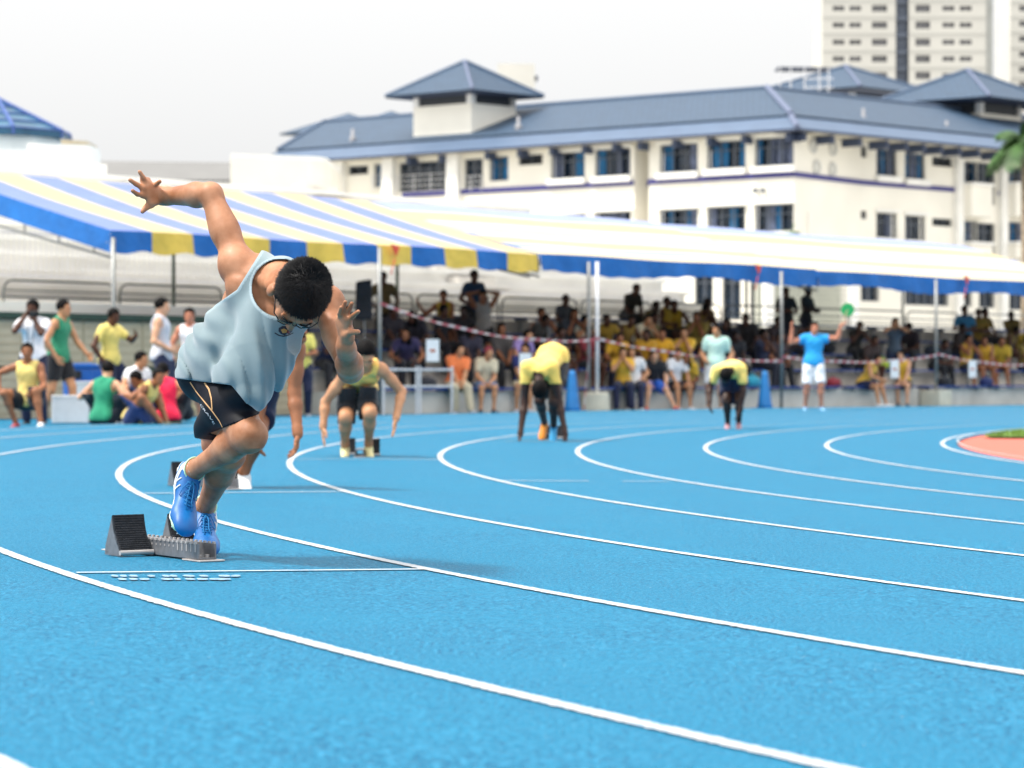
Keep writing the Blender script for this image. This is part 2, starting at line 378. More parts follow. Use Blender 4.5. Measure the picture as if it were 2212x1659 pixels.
def figure(root, J, o):
    """builds one person's parts under root; o = dict(skin, top, topc, bot, botc, shoe, hair, h, hands, s)"""
    s = o.get('s', 1.0); h = o.get('h', .017); f = o.get('f', 1.0)
    J = {k: V3(v) for k, v in J.items()}; U, R, Fw, Rh, Fh = frames(J)
    tp = torso_prims(J, s, f); P = list(tp)
    for sd in 'RL': P += arm_prims(J, sd, s, f) + leg_prims(J, sd, s, f)
    P += head_prims(J, s, h < .012)
    parts = [skin_mesh(P, h, .022)]
    for sd in 'RL':
        w = J['wr' + sd]; d = nrm(J.get('hd' + sd, w - J['el' + sd])); q = 1 if sd == 'R' else -1
        pn = J.get('hp_' + sd, -R * q); pn = V3(pn); pn = nrm(pn - d * (pn @ d)); side = nrm(np.cross(d, pn)) * q
        V, Q = hand_tmpl(o.get('hands', 'relax'))
        V = V * s; W = w + V[:, :1] * side + V[:, 1:2] * pn + V[:, 2:3] * d
        if q < 0: Q = Q[:, ::-1]
        parts.append((W, Q))
    V, Q = join(parts); meshobj('body', V, Q, skin(o.get('skin', 'tan')), root, True)
    c, f_, u_ = J['head'], nrm(J['hf']), J['hu']; u_ = nrm(u_ - f_ * (u_ @ f_)); r_ = np.cross(f_, u_)
    # hair
    HP = [elli(c + u_ * .03 * s - f_ * .014 * s, (r_, f_, u_), V3((.086, .101, .097)) * s)]
    st = o.get('hair', 'short')
    if st == 'long': HP += [cone(c - f_ * .05 * s, c - f_ * .09 * s - u_ * .2 * s, .075 * s, .05 * s, (f_, .7)), cone(c + r_ * .05 * s - f_ * .03 * s, c + r_ * .07 * s - f_ * .04 * s - u_ * .17 * s, .04 * s, .03 * s), cone(c - r_ * .05 * s - f_ * .03 * s, c - r_ * .07 * s - f_ * .04 * s - u_ * .17 * s, .04 * s, .03 * s)]
    def cut(F):
        S, X, Y, Z = F.every(); x, y, z = X - c[0], Y - c[1], Z - c[2]
        fw = x * f_[0] + y * f_[1] + z * f_[2]; up = x * u_[0] + y * u_[1] + z * u_[2]
        lim = np.maximum(up * -1.0 - (.12 if st == 'long' else .015) * s * 1.0, 0)
        F.F = np.maximum(F.F, np.maximum(fw - .035 * s - np.maximum(up - .045 * s, 0) * 1.6, -.2)).astype(np.float32)
        if st != 'long': F.F = np.maximum(F.F, (-up - .03 * s + np.maximum(fw + .02 * s, 0) * .6)).astype(np.float32)
        F.F += (.004 * np.sin(X * 190 + Y * 70) * np.sin(Z * 160 + Y * 120)).astype(np.float32)
    if st == 'cap':
        V, Q = skin_mesh(HP, min(h, .012), .01, 0, cut); meshobj('cap', V, Q, cloth(o.get('capc', '#8C2638')), root, True)
    elif st != 'none':
        V, Q = skin_mesh(HP, min(h, .012), .01, 0, cut); meshobj('hair', V, Q, HAIR(), root, True)
    if h < .0165:
        for q in (1, -1):
            e = c + f_ * .078 * s + r_ * q * .031 * s + u_ * .004 * s
            m = MB(); m.cbox((0, 0, 0), .022 * s, .006, .007 * s); M = Matrix((r_, f_, u_)).transposed()
            m.v = [M @ v + Vector(e + f_ * .006) for v in m.v]; m.build('eye', HAIR(), root)
            m = MB(); m.cbox((0, 0, 0), .03 * s, .006, .006 * s); m.v = [M @ v + Vector(e + f_ * .009 + u_ * .022 * s) for v in m.v]; m.build('eyebrow', HAIR(), root)
    # top
    top = o.get('top', 'tee')
    inf = o.get('loose', .016)
    if top != 'none':
        TP = list(tp)
        hem = o.get('hem', -.075)
        TP.append(elli(J['pel'] + U * .0 * s, (Rh, Fh, U), V3((.158, .125, .17)) * s * f))
        sl = {'tee': .55, 'tank': 0, 'long': 1}[top]
        def cut2(F):
            S, X, Y, Z = F.every(); p = J['pel']; d = (X - p[0]) * U[0] + (Y - p[1]) * U[1] + (Z - p[2]) * U[2]
            F.F = np.maximum(F.F, hem * s - d).astype(np.float32)
            F.prim(elli(J['neck'] + U * .045 * s + Fw * .03 * s, (R, Fw, U), V3((.07 if top == 'tank' else .06, .075, .075 if top == 'tank' else .06)) * s), 0, .01, True)
            if top == 'tank':
                for sd, q in (('R', 1), ('L', -1)):
                    F.prim(elli(J['sh' + sd] + R * q * .045 * s - U * .03 * s, (R, Fw, U), V3((.085, .14, .125)) * s), 0, .01, True)
            elif sl:
                for sd in 'RL':
                    a, e, w = J['sh' + sd], J['el' + sd], J['wr' + sd]; t = a + (e - a) * (sl if sl < 1 else .99)
                    F.prim(cone(a, t, .057 * s * f, (.05 if sl < 1 else .045) * s * f), inf, .03)
                    if sl == 1: F.prim(cone(e, w, .044 * s * f, .028 * s * f), inf * .7, .02)
            pe = J['pel']
            if h < .02: F.F += (.004 * np.sin(X * 41 + Z * 18 + 3) * np.sin(Z * 27 - Y * 31)).astype(np.float32)
        V, Q = skin_mesh(TP, h, .035, inf, cut2); sh = meshobj({'tank': 'singlet', 'tee': 'shirt', 'long': 'long_sleeved_shirt'}[top], V, Q, cloth(o['topc']), root, True)
        if o.get('panel'):
            W = V - J['pel']; 
    bot = o.get('bot', 'shorts')
    TB = [elli(J['pel'] + U * .0 * s, (Rh, Fh, U), V3((.148, .115, .12)) * s * f)] + [elli(J[q] - Fh * .045 * s, (Rh, Fh, U), V3((.08, .08, .085)) * s * f) for q in ('hpR', 'hpL')]
    fr = {'shorts': .72, 'tights': .5, 'pants': 1, 'jeans': 1, 'bermuda': .92}[bot]; fr = o.get('fr', fr)
    for sd in 'RL':
        hh, k, a = J['hp' + sd], J['kn' + sd], J['an' + sd]; TB += leg_prims(J, sd, s, f)[:3]
        if fr < 1: TB.append(cone(hh, hh + (k - hh) * fr, .098 * s * f, (.094 - .03 * fr + (.016 if bot != 'tights' else -.004)) * s * f))
        else: TB += [cone(hh, k, .092 * s * f, .066 * s * f), cone(k, a + (k - a) * .04, .064 * s * f, .05 * s * f)]
    def cut3(F):
        S, X, Y, Z = F.every()
        def dl(a, b):
            ab = b - a; t = np.clip(((X - a[0]) * ab[0] + (Y - a[1]) * ab[1] + (Z - a[2]) * ab[2]) / (ab @ ab), 0, 1)
            return (X - a[0] - t * ab[0]) ** 2 + (Y - a[1] - t * ab[1]) ** 2 + (Z - a[2] - t * ab[2]) ** 2
        if fr < 1:
            isR = dl(J['hpR'], J['knR']) < dl(J['hpL'], J['knL'])
            for sd, m_ in (('R', isR), ('L', ~isR)):
                hh, k = J['hp' + sd], J['kn' + sd]; g = nrm(k - hh); e = hh + (k - hh) * fr
                dd = (X - e[0]) * g[0] + (Y - e[1]) * g[1] + (Z - e[2]) * g[2]; F.F = np.where(m_, np.maximum(F.F, dd), F.F).astype(np.float32)
    V, Q = skin_mesh(TB, h, .02, .008 if bot == 'tights' else .014, cut3); meshobj('trousers' if fr == 1 else 'shorts', V, Q, cloth(o.get('botc', '#1D2238')), root, True)
    if o.get('sockc'):
        for sd in 'RL':
            k, a = J['kn' + sd], J['an' + sd]; V, Q = skin_mesh([cone(a, a + (k - a) * o.get('sockl', .25), .036 * s, (.036 + .022 * o.get('sockl', .25)) * s)], min(h, .01), .01)
            meshobj('sock', V, Q, cloth(o['sockc']), root, True)
    sc = o.get('shoe', '#DDDDDD')
    for i, sd in enumerate('RL'):
        k, a, t = J['kn' + sd], J['an' + sd], J['to' + sd]
        V, Q = shoe_mesh(a, t, o.get('footup') if o.get('footup') is not None else (nrm(k - a) + V3((0, 0, .8)) if not o.get('toe_down') else nrm(k - a)), s, min(h, .011))
        meshobj('shoe', V, Q, cloth(sc[i] if isinstance(sc, (list, tuple)) else sc, .6), root, True)
def pose(kind, rng, s=1.0, **a):
    """joints in person space: x right, y forward, z up, origin on the floor below the pelvis (seated: floor level of the feet)"""
    J = {}; jit = lambda q: rng.uniform(-q, q)
    T, UA, FA, TH, SH = .49 * s, .285 * s, .25 * s, .42 * s, .41 * s
    ph = a.get('pelz', {'stand': .90 * s, 'sit': .52, 'floor': .13, 'crouch': .33 * s, 'bend': .82 * s}[kind])
    lean = a.get('lean', {'stand': .03, 'sit': .2, 'floor': .45, 'crouch': .35, 'bend': 1.35}[kind]); side = a.get('side', 0); tw = a.get('twist', 0)
    pel = V3((0, 0, ph)); U = nrm((math.sin(side), math.sin(lean) * math.cos(side), math.cos(lean) * math.cos(side)))
    R = V3((math.cos(tw), -math.sin(tw), 0)); R = nrm(R - U * (R @ U)); Fw = np.cross(U, R)
    J['pel'] = pel; J['neck'] = pel + U * T
    hl = a.get('nod', 0.1); J['head'] = J['neck'] + (U * math.cos(hl) + Fw * math.sin(hl)) * .155 * s + Fw * .015
    yaw = a.get('look', jit(.5)); ud = nrm(U * .4 + V3((0, 0, 1)) * .6) if lean < 1 else U
    hf = nrm(Fw * math.cos(yaw) + R * math.sin(yaw) - ud * math.tan(hl)) if lean > .9 else nrm(V3((math.sin(yaw), math.cos(yaw), -math.sin(a.get('down', hl)))))
    J['hf'] = a.get('hf', hf); J['hu'] = ud if lean < .9 else a.get('hu', nrm(U + Fw * .0))
    sh = .165 * s
    J['shR'] = J['neck'] - U * .045 * s + R * sh; J['shL'] = J['neck'] - U * .045 * s - R * sh
    J['hpR'] = pel + V3((.085 * s, 0, -.03)); J['hpL'] = pel + V3((-.085 * s, 0, -.03))
    ft = a.get('feet'); 
    if ft is None:
        if kind == 'stand': ft = ((.11 + jit(.04), jit(.08), .075), (-.11 + jit(.04), jit(.08), .075))
        elif kind == 'sit': ft = ((.13 + jit(.06), .42 + jit(.1), .075 + a.get('drop', 0)), (-.13 + jit(.06), .42 + jit(.1), .075 + a.get('drop', 0)))
        elif kind == 'floor': ft = ((.12, .50 + jit(.08), .07), (-.14, .46 + jit(.08), .07))
        elif kind == 'crouch': ft = ((.14, .05, .08), (-.12, .26, .08))
        else: ft = ((.1, -.1, .08), (-.1, .15, .08))
    if kind == 'sit' and a.get('feet') is None:
        pass
    for sd, q, t in (('R', 1, ft[0]), ('L', -1, ft[1])):
        k, an = ik(J['hp' + sd], t, TH, SH, a.get('kpole', (q * (.35 if kind in ('floor', 'crouch') else .1), 1, .5 if kind != 'stand' else .1)))
        J['kn' + sd], J['an' + sd] = k, an
        td = a.get('toes', ((.25 * q, 1, 0), (.25 * q, 1, 0)))[0 if q > 0 else 1]; td = nrm(td)
        J['to' + sd] = an + td * .17 * s - V3((0, 0, .06 * s))
    hd = a.get('hands')
    if hd is None:
        if kind == 'stand': hd = rng.choice([((.26, .06, -.53), (-.26, .06, -.53)), ((.2, .2, -.42), (-.24, .1, -.5)), ((.1, .26, -.3), (-.1, .24, -.33))])
        elif kind == 'sit': hd = 'knees' if rng.random() < .6 else 'lap'
        elif kind == 'floor': hd = 'knees'
        elif kind == 'crouch': hd = 'knees'
        else: hd = ((.25, .3, -.5), (-.25, .3, -.5))
    for sd, q in (('R', 1), ('L', -1)):
        S0 = J['sh' + sd]
        if hd == 'knees': t = J['kn' + sd] + V3((0, -.03, .075))
        elif hd == 'lap': t = (J['knR'] + J['knL']) / 2 + V3((q * .04, -.05, .06))
        elif hd == 'chin': t = J['head'] + V3((q * .05, .1, -.16))
        else:
            v = V3(hd[0 if q > 0 else 1]); t = J['neck'] + V3((v[0], v[1], v[2])) * s
        e, w = ik(S0, t, UA, FA, a.get('epole', (q * .8, -.5, -.6)) if not a.get('epoles') else a['epoles'][0 if q > 0 else 1])
        J['el' + sd], J['wr' + sd] = e, w
    return J
# ---------------------------------------------------------------- ground and track
def track_mat():
    m = bpy.data.materials.new('track_rubber'); m.use_nodes = True; n = m.node_tree; L = n.links.new; b = n.nodes['Principled BSDF']
    tc = n.nodes.new('ShaderNodeTexCoord')
    n1 = n.nodes.new('ShaderNodeTexNoise'); n1.inputs['Scale'].default_value = 80; n1.inputs['Detail'].default_value = 4; n1.inputs['Roughness'].default_value = .6
    n2 = n.nodes.new('ShaderNodeTexNoise'); n2.inputs['Scale'].default_value = 1.3; n2.inputs['Detail'].default_value = 5; n2.inputs['Roughness'].default_value = .6
    n3 = n.nodes.new('ShaderNodeTexVoronoi'); n3.inputs['Scale'].default_value = 16; n3.feature = 'F1'
    n4 = n.nodes.new('ShaderNodeTexNoise'); n4.inputs['Scale'].default_value = 14; n4.inputs['Detail'].default_value = 4
    for q in (n1, n2, n3, n4): L(tc.outputs['Object'], q.inputs['Vector'])
    r1 = n.nodes.new('ShaderNodeValToRGB'); L(n1.outputs['Fac'], r1.inputs[0]); e = r1.color_ramp.elements
    e[0].position = .33; e[0].color = (.0, .055, .14, 1); e[1].position = .66; e[1].color = (.04, .28, .48, 1); q = e.new(.5); q.color = (.0, .15, .275, 1)
    mx = n.nodes.new('ShaderNodeMix'); mx.data_type = 'RGBA'; mx.blend_type = 'MIX'
    r2 = n.nodes.new('ShaderNodeValToRGB'); L(n2.outputs['Fac'], r2.inputs[0]); e = r2.color_ramp.elements
    e[0].position = .42; e[0].color = (0, 0, 0, 1); e[1].position = .72; e[1].color = (.5, .5, .5, 1)
    L(r2.outputs[0], mx.inputs[0]); L(r1.outputs[0], mx.inputs[6]); mx.inputs[7].default_value = (.004, .185, .33, 1)
    r3 = n.nodes.new('ShaderNodeValToRGB'); L(n3.outputs['Distance'], r3.inputs[0]); e = r3.color_ramp.elements
    e[0].position = .03; e[0].color = (1, 1, 1, 1); e[1].position = .06; e[1].color = (0, 0, 0, 1)
    ml = n.nodes.new('ShaderNodeMath'); ml.operation = 'MULTIPLY'; gt = n.nodes.new('ShaderNodeMath'); gt.operation = 'GREATER_THAN'; gt.inputs[1].default_value = .86
    sp = n.nodes.new('ShaderNodeSeparateColor'); L(n3.outputs['Color'], sp.inputs[0]); L(sp.outputs[0], gt.inputs[0]); L(gt.outputs[0], ml.inputs[0]); L(r3.outputs[0], ml.inputs[1])
    mx2 = n.nodes.new('ShaderNodeMix'); mx2.data_type = 'RGBA'; L(ml.outputs[0], mx2.inputs[0]); L(mx.outputs[2], mx2.inputs[6]); mx2.inputs[7].default_value = (.55, .68, .75, 1)
    L(mx2.outputs[2], b.inputs['Base Color']); b.inputs['Roughness'].default_value = .62; b.inputs['Specular IOR Level'].default_value = .04
    b.inputs['Sheen Weight'].default_value = .35; b.inputs['Sheen Roughness'].default_value = .15; b.inputs['Sheen Tint'].default_value = (.75, .9, 1, 1)
    bp = n.nodes.new('ShaderNodeBump'); bp.inputs['Strength'].default_value = .9; bp.inputs['Distance'].default_value = .009
    ad = n.nodes.new('ShaderNodeMath'); ad.operation = 'MULTIPLY_ADD'; L(n4.outputs['Fac'], ad.inputs[0]); ad.inputs[1].default_value = .6; L(n1.outputs['Fac'], ad.inputs[2])
    L(ad.outputs[0], bp.inputs['Height']); L(bp.outputs[0], b.inputs['Normal'])
    return m
def line_mat():
    m = bpy.data.materials.new('line_paint'); m.use_nodes = True; n = m.node_tree; L = n.links.new; b = n.nodes['Principled BSDF']
    tc = n.nodes.new('ShaderNodeTexCoord')
    n1 = n.nodes.new('ShaderNodeTexNoise'); n1.inputs['Scale'].default_value = 95; n1.inputs['Detail'].default_value = 3
    n2 = n.nodes.new('ShaderNodeTexNoise'); n2.inputs['Scale'].default_value = 5; n2.inputs['Detail'].default_value = 4
    for q in (n1, n2): L(tc.outputs['Object'], q.inputs['Vector'])
    ad = n.nodes.new('ShaderNodeMath'); ad.operation = 'MULTIPLY_ADD'; L(n2.outputs['Fac'], ad.inputs[0]); ad.inputs[1].default_value = .35; L(n1.outputs['Fac'], ad.inputs[2])
    r1 = n.nodes.new('ShaderNodeValToRGB'); L(ad.outputs[0], r1.inputs[0]); e = r1.color_ramp.elements
    e[0].position = .53; e[0].color = (.20, .38, .56, 1); e[1].position = .63; e[1].color = (.47, .49, .51, 1)
    L(r1.outputs[0], b.inputs['Base Color']); b.inputs['Roughness'].default_value = .65
    bp = n.nodes.new('ShaderNodeBump'); bp.inputs['Strength'].default_value = .5; bp.inputs['Distance'].default_value = .005
    L(n1.outputs['Fac'], bp.inputs['Height']); L(bp.outputs[0], b.inputs['Normal'])
    return m
TRK, LINE = track_mat(), line_mat()
def ring(name, radii, m, lift=0.0, seg=360, parent=None, kind=None):
    vs, fs = [], []
    for r in radii:
        for k in range(seg):
            t = 2 * math.pi * k / seg; x, y = CC.x + r * math.cos(t), CC.y + r * math.sin(t); vs.append((x, y, gz(x, y) + lift))
    for i in range(len(radii) - 1):
        for k in range(seg):
            k2 = (k + 1) % seg; fs.append((i * seg + k, (i + 1) * seg + k, (i + 1) * seg + k2, i * seg + k2))
    return meshobj(name, vs, fs, m, parent, kind=kind)
gnd = meshobj('ground', [(-1500, -300, -.5), (1500, -300, -.5), (1500, 2500, -.5), (-1500, 2500, -.5)], [(0, 1, 2, 3)], mat('pale_paving', (.42, .41, .38), .9, .2, .8, .3, 30), kind='structure')
track = ring('running_track', [R0 - .16, R0 + .6, 36, 39, 42.6, 43.25, 43.9, 45, 47, 50, 56, 62, 70], TRK, 0, 720, kind='structure')
infield = ring('infield_run_up_area', [.5, 15, 25, R0 - .17], mat('red_rubber', lin('#C4604E'), .75, .12, 40, .4, 160), -.006, 720, kind='structure')
def lane(name, k, w=.047):
    """one painted lane line as a thin ribbon with slightly ragged edges"""
    r = R0 + k * LW; rng = random.Random(k); vs, fs = [], []; t = rad(60); ts = []
    while t < rad(300):
        x, y = CC.x + r * math.cos(t), CC.y + r * math.sin(t); d = math.hypot(x, y)
        ts.append(t); t += (.012 if d < 14 and y > 0 else .05 if d < 25 and y > 0 else .5) / r
    for t in ts:
        for q, e in ((-1, rng.uniform(-.0035, .0035)), (1, rng.uniform(-.0035, .0035))):
            rr = r + q * w / 2 + e; x, y = CC.x + rr * math.cos(t), CC.y + rr * math.sin(t); vs.append((x, y, gz(x, y) + .004))
    fs = [(2 * i, 2 * i + 1, 2 * i + 3, 2 * i + 2) for i in range(len(ts) - 1)]
    meshobj(name, vs, fs, LINE, track)
for k in range(10): lane('lane_line', k)
def strip(name, A, B, w, lift=.0045, seed=0, gaps=()):
    A, B = Vector(A[:2]), Vector(B[:2]); d = B - A; n = Vector((-d.y, d.x)).normalized(); N = max(2, int(d.length / .012)); rng = random.Random(seed); vs, fs = [], []
    for i in range(N + 1):
        p = A + d * i / N
        for q in (-1, 1):
            e = p + n * (q * w / 2 + rng.uniform(-.002, .002)); vs.append((e.x, e.y, gz(e.x, e.y) + lift))
    for i in range(N):
        if not any(a <= i / N <= b for a, b in gaps): fs.append((2 * i, 2 * i + 2, 2 * i + 3, 2 * i + 1))
    return meshobj(name, vs, fs, LINE, track)
strip('start_line', gp(165, 1239), gp(915, 1231.5), .04, seed=1)
strip('start_line', gp(312, 1067), gp(748, 1063), .045, seed=2)
strip('start_line', gp(640, 992.5), gp(950, 993.5), .045, seed=3)
strip('start_line', gp(1070, 1039), gp(1445, 1041), .045, seed=4, gaps=((.53, .72),))
strip('start_line', gp(1090, 953), gp(1260, 954), .05, seed=5)
# two faded rows of stencilled race letters below the near start line
def blots(rows):
    m = MB(); rng = random.Random(8)
    for (y, segs, hgt) in rows:
        for x0, x1, sl in segs:
            a, b = gp(x0, y - hgt), gp(x1, y - hgt); c, d = gp(x1 + sl, y + hgt), gp(x0 + sl, y + hgt); N = 8; base = len(m.v)
            for i in range(N + 1):
                f = i / N; e = .25 * math.sin(math.pi * min(1, max(0, f))) + .1
                p = a.lerp(b, f); q = d.lerp(c, f); mid = (p + q) / 2; j = 1 - .45 * abs(2 * f - 1) ** 2
                m.v += [mid + (p - mid) * j * rng.uniform(.85, 1.1) + Vector((0, 0, .0045)), mid + (q - mid) * j * rng.uniform(.85, 1.1) + Vector((0, 0, .0045))]
            for i in range(N): m.f.append((base + 2 * i, base + 2 * i + 1, base + 2 * i + 3, base + 2 * i + 2)); m.mi.append(0)
    return m.build('stencilled_lettering', mat('faded_paint', (.22, .36, .50), .7, .35, 70, .4, 90), track, kind='stuff')
blots([(1246.5, [(237, 252, 6), (257, 272, 4), (276, 294, 6), (317, 333, 3), (347, 362, 7), (364, 380, 5), (392, 416, 8), (427, 446, 7), (470, 495, 4), (500, 520, -2)], 2.2),
       (1253.5, [(253, 271, 5), (277, 295, 4), (300, 321, 3), (345, 370, 7), (374, 389, 3), (397, 418, 7), (424, 448, 3), (451, 497, 2)], 2.2)])
# grass inside the infield, beyond the red area
gb = MB(); g0 = gp(2155, 941); 
GR = mat('grass_green', (.16, .26, .05), .9, .35, 30, .8, 80)
gA, gB_ = Vector((6.1, 30.2)), Vector((1, .12)).normalized()
gv = []
for i in range(40):
    for j in range(12):
        pass
pts = []
ang0 = math.atan2(31.5 - CC.y, 6.0 - CC.x)
gv, gf = [], []
for i in range(61):
    t = rad(165) - rad(75) * i / 60; r = R0 - .32; x, y = CC.x + r * math.cos(t), CC.y + r * math.sin(t); gv.append((x, y, gz(x, y) + .02)); yy = 31.6 + (x - 5) * .05
    gv.append((x, min(yy, y), gz(x, min(y, yy)) + .02))
gf = [(2 * i, 2 * i + 1, 2 * i + 3, 2 * i + 2) for i in range(60)]
meshobj('grass_infield', gv, gf, GR, kind='structure')
ng = 26000; rg = np.random.default_rng(4); px = rg.uniform(5, 12, ng); py = rg.uniform(31.6, 45, ng)
okk = np.hypot(px - CC.x, py - CC.y) < R0 - .36; px, py = px[okk], py[okk]
kerb = ring('infield_kerb', [R0 - .175, R0 - .155], mat('kerb_grey', (.4, .4, .42), .8, .1), .03, 720, kind='structure')
hh = rg.uniform(.03, .06, len(px)); aa = rg.uniform(0, 6.28, len(px)); z0 = .0089 * (np.hypot(px - CC.x, py - CC.y) - RC) + .02
bl = np.zeros((len(px), 3, 3)); bl[:, 0] = np.stack([px - .01 * np.cos(aa), py - .01 * np.sin(aa), z0], 1); bl[:, 1] = np.stack([px + .01 * np.cos(aa), py + .01 * np.sin(aa), z0], 1); bl[:, 2] = np.stack([px + rg.normal(0, .02, len(px)), py + rg.normal(0, .02, len(px)), z0 + hh], 1)
go = meshobj('grass_blades', bl.reshape(-1, 3), np.arange(len(px) * 3).reshape(-1, 3), GR, kind='stuff'); tag(go, 'short green grass on the infield beyond the red area', 'grass')
# ---------------------------------------------------------------- the sprinter in the foreground
def A3(x, y, z): return V3(at(x, y, z * 1.045))
J = dict(pel=A3(466, 798, 9.06), neck=A3(606, 602, 8.76), head=A3(645, 640, 8.51), hf=V3((-.16, -.16, -.97)), hu=V3((.40, -.90, .16)),
         shR=A3(517, 580, 8.84), shL=A3(700, 652, 8.70), elR=A3(456, 420, 8.93), wrR=A3(352, 424, 9.08), elL=A3(757, 800, 8.52), wrL=A3(747, 748, 8.34),
         hpR=A3(455, 812, 9.00), hpL=A3(492, 818, 9.14), knR=A3(540, 940, 8.74), anR=A3(414, 1018, 9.08), toR=A3(402, 1150, 8.94),
         knL=A3(494, 980, 9.0), anL=A3(441, 1100, 9.36), toL=A3(452, 1190, 9.15))
J['hu'] = nrm(J['hu'] - J['hf'] * (J['hu'] @ J['hf']) / (J['hf'] @ J['hf']))
root = thing('person', 'sprinter in a pale blue tank top and dark tights driving out of the starting block', 'person', tuple(at(450, 798, 9.45).xy) + (0,))
RO = V3(root.location)
Jr = {k: (v - RO if k not in ('hf', 'hu') else v) for k, v in J.items()}
A4 = lambda x, y, z: A3(x, y, z) - RO
U, R, Fw, Rh, Fh = frames(Jr)
TP = torso_prims(Jr, 1.0, .97)
P = list(TP)
for sd in 'RL': P += arm_prims(Jr, sd, 1.0, 1.04) + leg_prims(Jr, sd, 1.02, .95)
# deltoid, collar bones, neck cords, shoulder blade
P += [K(elli(Jr['shR'] + A4(456, 420, 8.93) * .0 + U * .0 + R * .012, (R, Fw, U), V3((.062, .06, .068))), .03), K(elli(Jr['shL'] - R * .012, (R, Fw, U), V3((.06, .06, .066))), .03)]
for sd in 'RL':      # knee caps and shin edges
    k_, a_, h_ = Jr['kn' + sd], Jr['an' + sd], Jr['hp' + sd]; g_ = nrm(a_ - k_); bis = nrm(nrm(k_ - h_) - g_)
    P.append(K(elli(k_ + bis * .036, (bis, g_, np.cross(bis, g_)), V3((.018, .026, .024))), .012))
    fr_ = nrm(nrm(Jr['to' + sd] - a_) - g_ * (nrm(Jr['to' + sd] - a_) @ g_)); P.append(K(cone(k_ + g_ * .07 + fr_ * .036, a_ - g_ * .06 + fr_ * .018, .014, .012), .016))
for q, sh in ((1, 'shR'), (-1, 'shL')):
    P.append(K(cone(Jr['neck'] + Fw * .05 + R * q * .02 - U * .02, Jr[sh] + Fw * .035 + U * .02, .012, .012), .02))
    P.append(K(cone(Jr['neck'] + Fw * .05 + R * q * .015 - U * .015, Jr['head'] - nrm(Jr['hu']) * .05 + nrm(np.cross(Jr['hf'], Jr['hu'])) * q * .055, .014, .013), .018))
P += head_prims(Jr, 1.0, True)
hp = []
# right hand, thrown back and splayed
w = Jr['wrR']
def finger(kn, mid, tip, r0=.0088, r1=.0072): return [K(cone(kn, mid, r0, (r0 + r1) / 2), .004), K(cone(mid, tip, (r0 + r1) / 2, r1), .004)]
pk, rk, mk, ik_, tb = A4(333, 401, 9.07), A4(318, 396, 9.03), A4(309, 407, 9.01), A4(309, 422, 9.01), A4(326, 441, 9.03)
for kn in (pk, rk, mk, ik_): hp.append(K(cone(w + (kn - w) * .15, kn, .0155, .0125), .016))
hp.append(K(elli((w + rk + ik_ + mk) / 4 + 0, (nrm(mk - w), nrm(ik_ - pk), nrm(np.cross(mk - w, ik_ - pk))), V3((.042, .038, .015))), .008))
hp += finger(pk, A4(340, 396, 9.02), A4(345, 392, 8.99), .0092, .0078) + finger(rk, A4(309, 383, 9.01), A4(301.5, 371, 9.0), .0098, .0076) + finger(mk, A4(294, 398, 9.0), A4(281, 389, 8.99), .0098, .0078) + finger(ik_, A4(297, 420, 8.985), A4(286, 412, 8.97), .0095, .0076)
hp += [K(cone(w, tb, .017, .0145), .014), K(cone(tb, A4(316, 448, 9.02), .015, .0115), .006), K(cone(A4(316, 448, 9.02), A4(307.5, 457, 9.01), .0105, .0085), .004)]
# left hand, raised in front with the palm turned sideways
w = Jr['wrL']
k4, k3, k2, k1, tb = A4(735, 690, 8.29), A4(741, 684, 8.27), A4(748, 683, 8.26), A4(753, 690, 8.25), A4(747, 724, 8.28)
for kn in (k4, k3, k2, k1): hp.append(K(cone(w + (kn - w) * .1, kn, .0175, .0125), .016))
hp.append(K(elli((w + k3 + k2 + w) / 4 + (k2 - w) * .1, (nrm(k2 - w), nrm(k1 - k4), nrm(np.cross(k2 - w, k1 - k4))), V3((.042, .026, .024))), .01))
hp += finger(k4, A4(733, 678, 8.25), A4(737, 664, 8.22), .008, .007) + finger(k3, A4(741, 667, 8.25), A4(746, 652, 8.23)) + finger(k2, A4(754, 668, 8.24), A4(760, 655, 8.22)) + finger(k1, A4(764, 681, 8.23), A4(774, 673, 8.21))
hp += [K(cone(w + (tb - w) * .3, tb, .016, .0135), .012), K(cone(tb, A4(757, 717, 8.26), .0125, .0105), .006), K(cone(A4(757, 717, 8.26), A4(774, 717, 8.25), .0105, .0085), .004)]
P.append(K(elli(Jr['head'] + np.cross(nrm(Jr['hf']), Jr['hu']) * .090 - Jr['hf'] * .004 - Jr['hu'] * .022, (nrm(np.cross(Jr['hf'], Jr['hu'])), nrm(Jr['hf']), nrm(Jr['hu'])), V3((.014, .022, .034))), .006))
for q, a_, b_ in ((1, 'elR', 'wrR'), (-1, 'elL', 'wrL')):      # forearm cords
    e_, w_ = Jr[a_], Jr[b_]; g_ = nrm(w_ - e_); o_ = nrm(np.cross(g_, V3((0, 1, 0)))); P.append(K(cone(e_ + o_ * .022 + g_ * .03, w_ + o_ * .006 - g_ * .02, .020, .008), .01)); P.append(K(cone(e_ - o_ * .020 + g_ * .02, w_ - o_ * .010 - g_ * .02, .020, .007), .01))
P = [K(p, .024) if len(p) == 3 and not isinstance(p[2], float) else p for p in P] + hp
V, Q = skin_mesh(P, .0042, .024); V = relax(V, Q, 2, .4)
rs = mat('skin_runner', lin('#97603F'), .5, .10, 11, .45, 330, sss=.05, spec=.35, col2=lin('#BE8766'), detail=9)
V_body = V
_n = rs.node_tree; _b = _n.nodes['Principled BSDF']; _q = _n.nodes.new('ShaderNodeTexNoise'); _q.inputs['Scale'].default_value = 60; _q.inputs['Detail'].default_value = 6
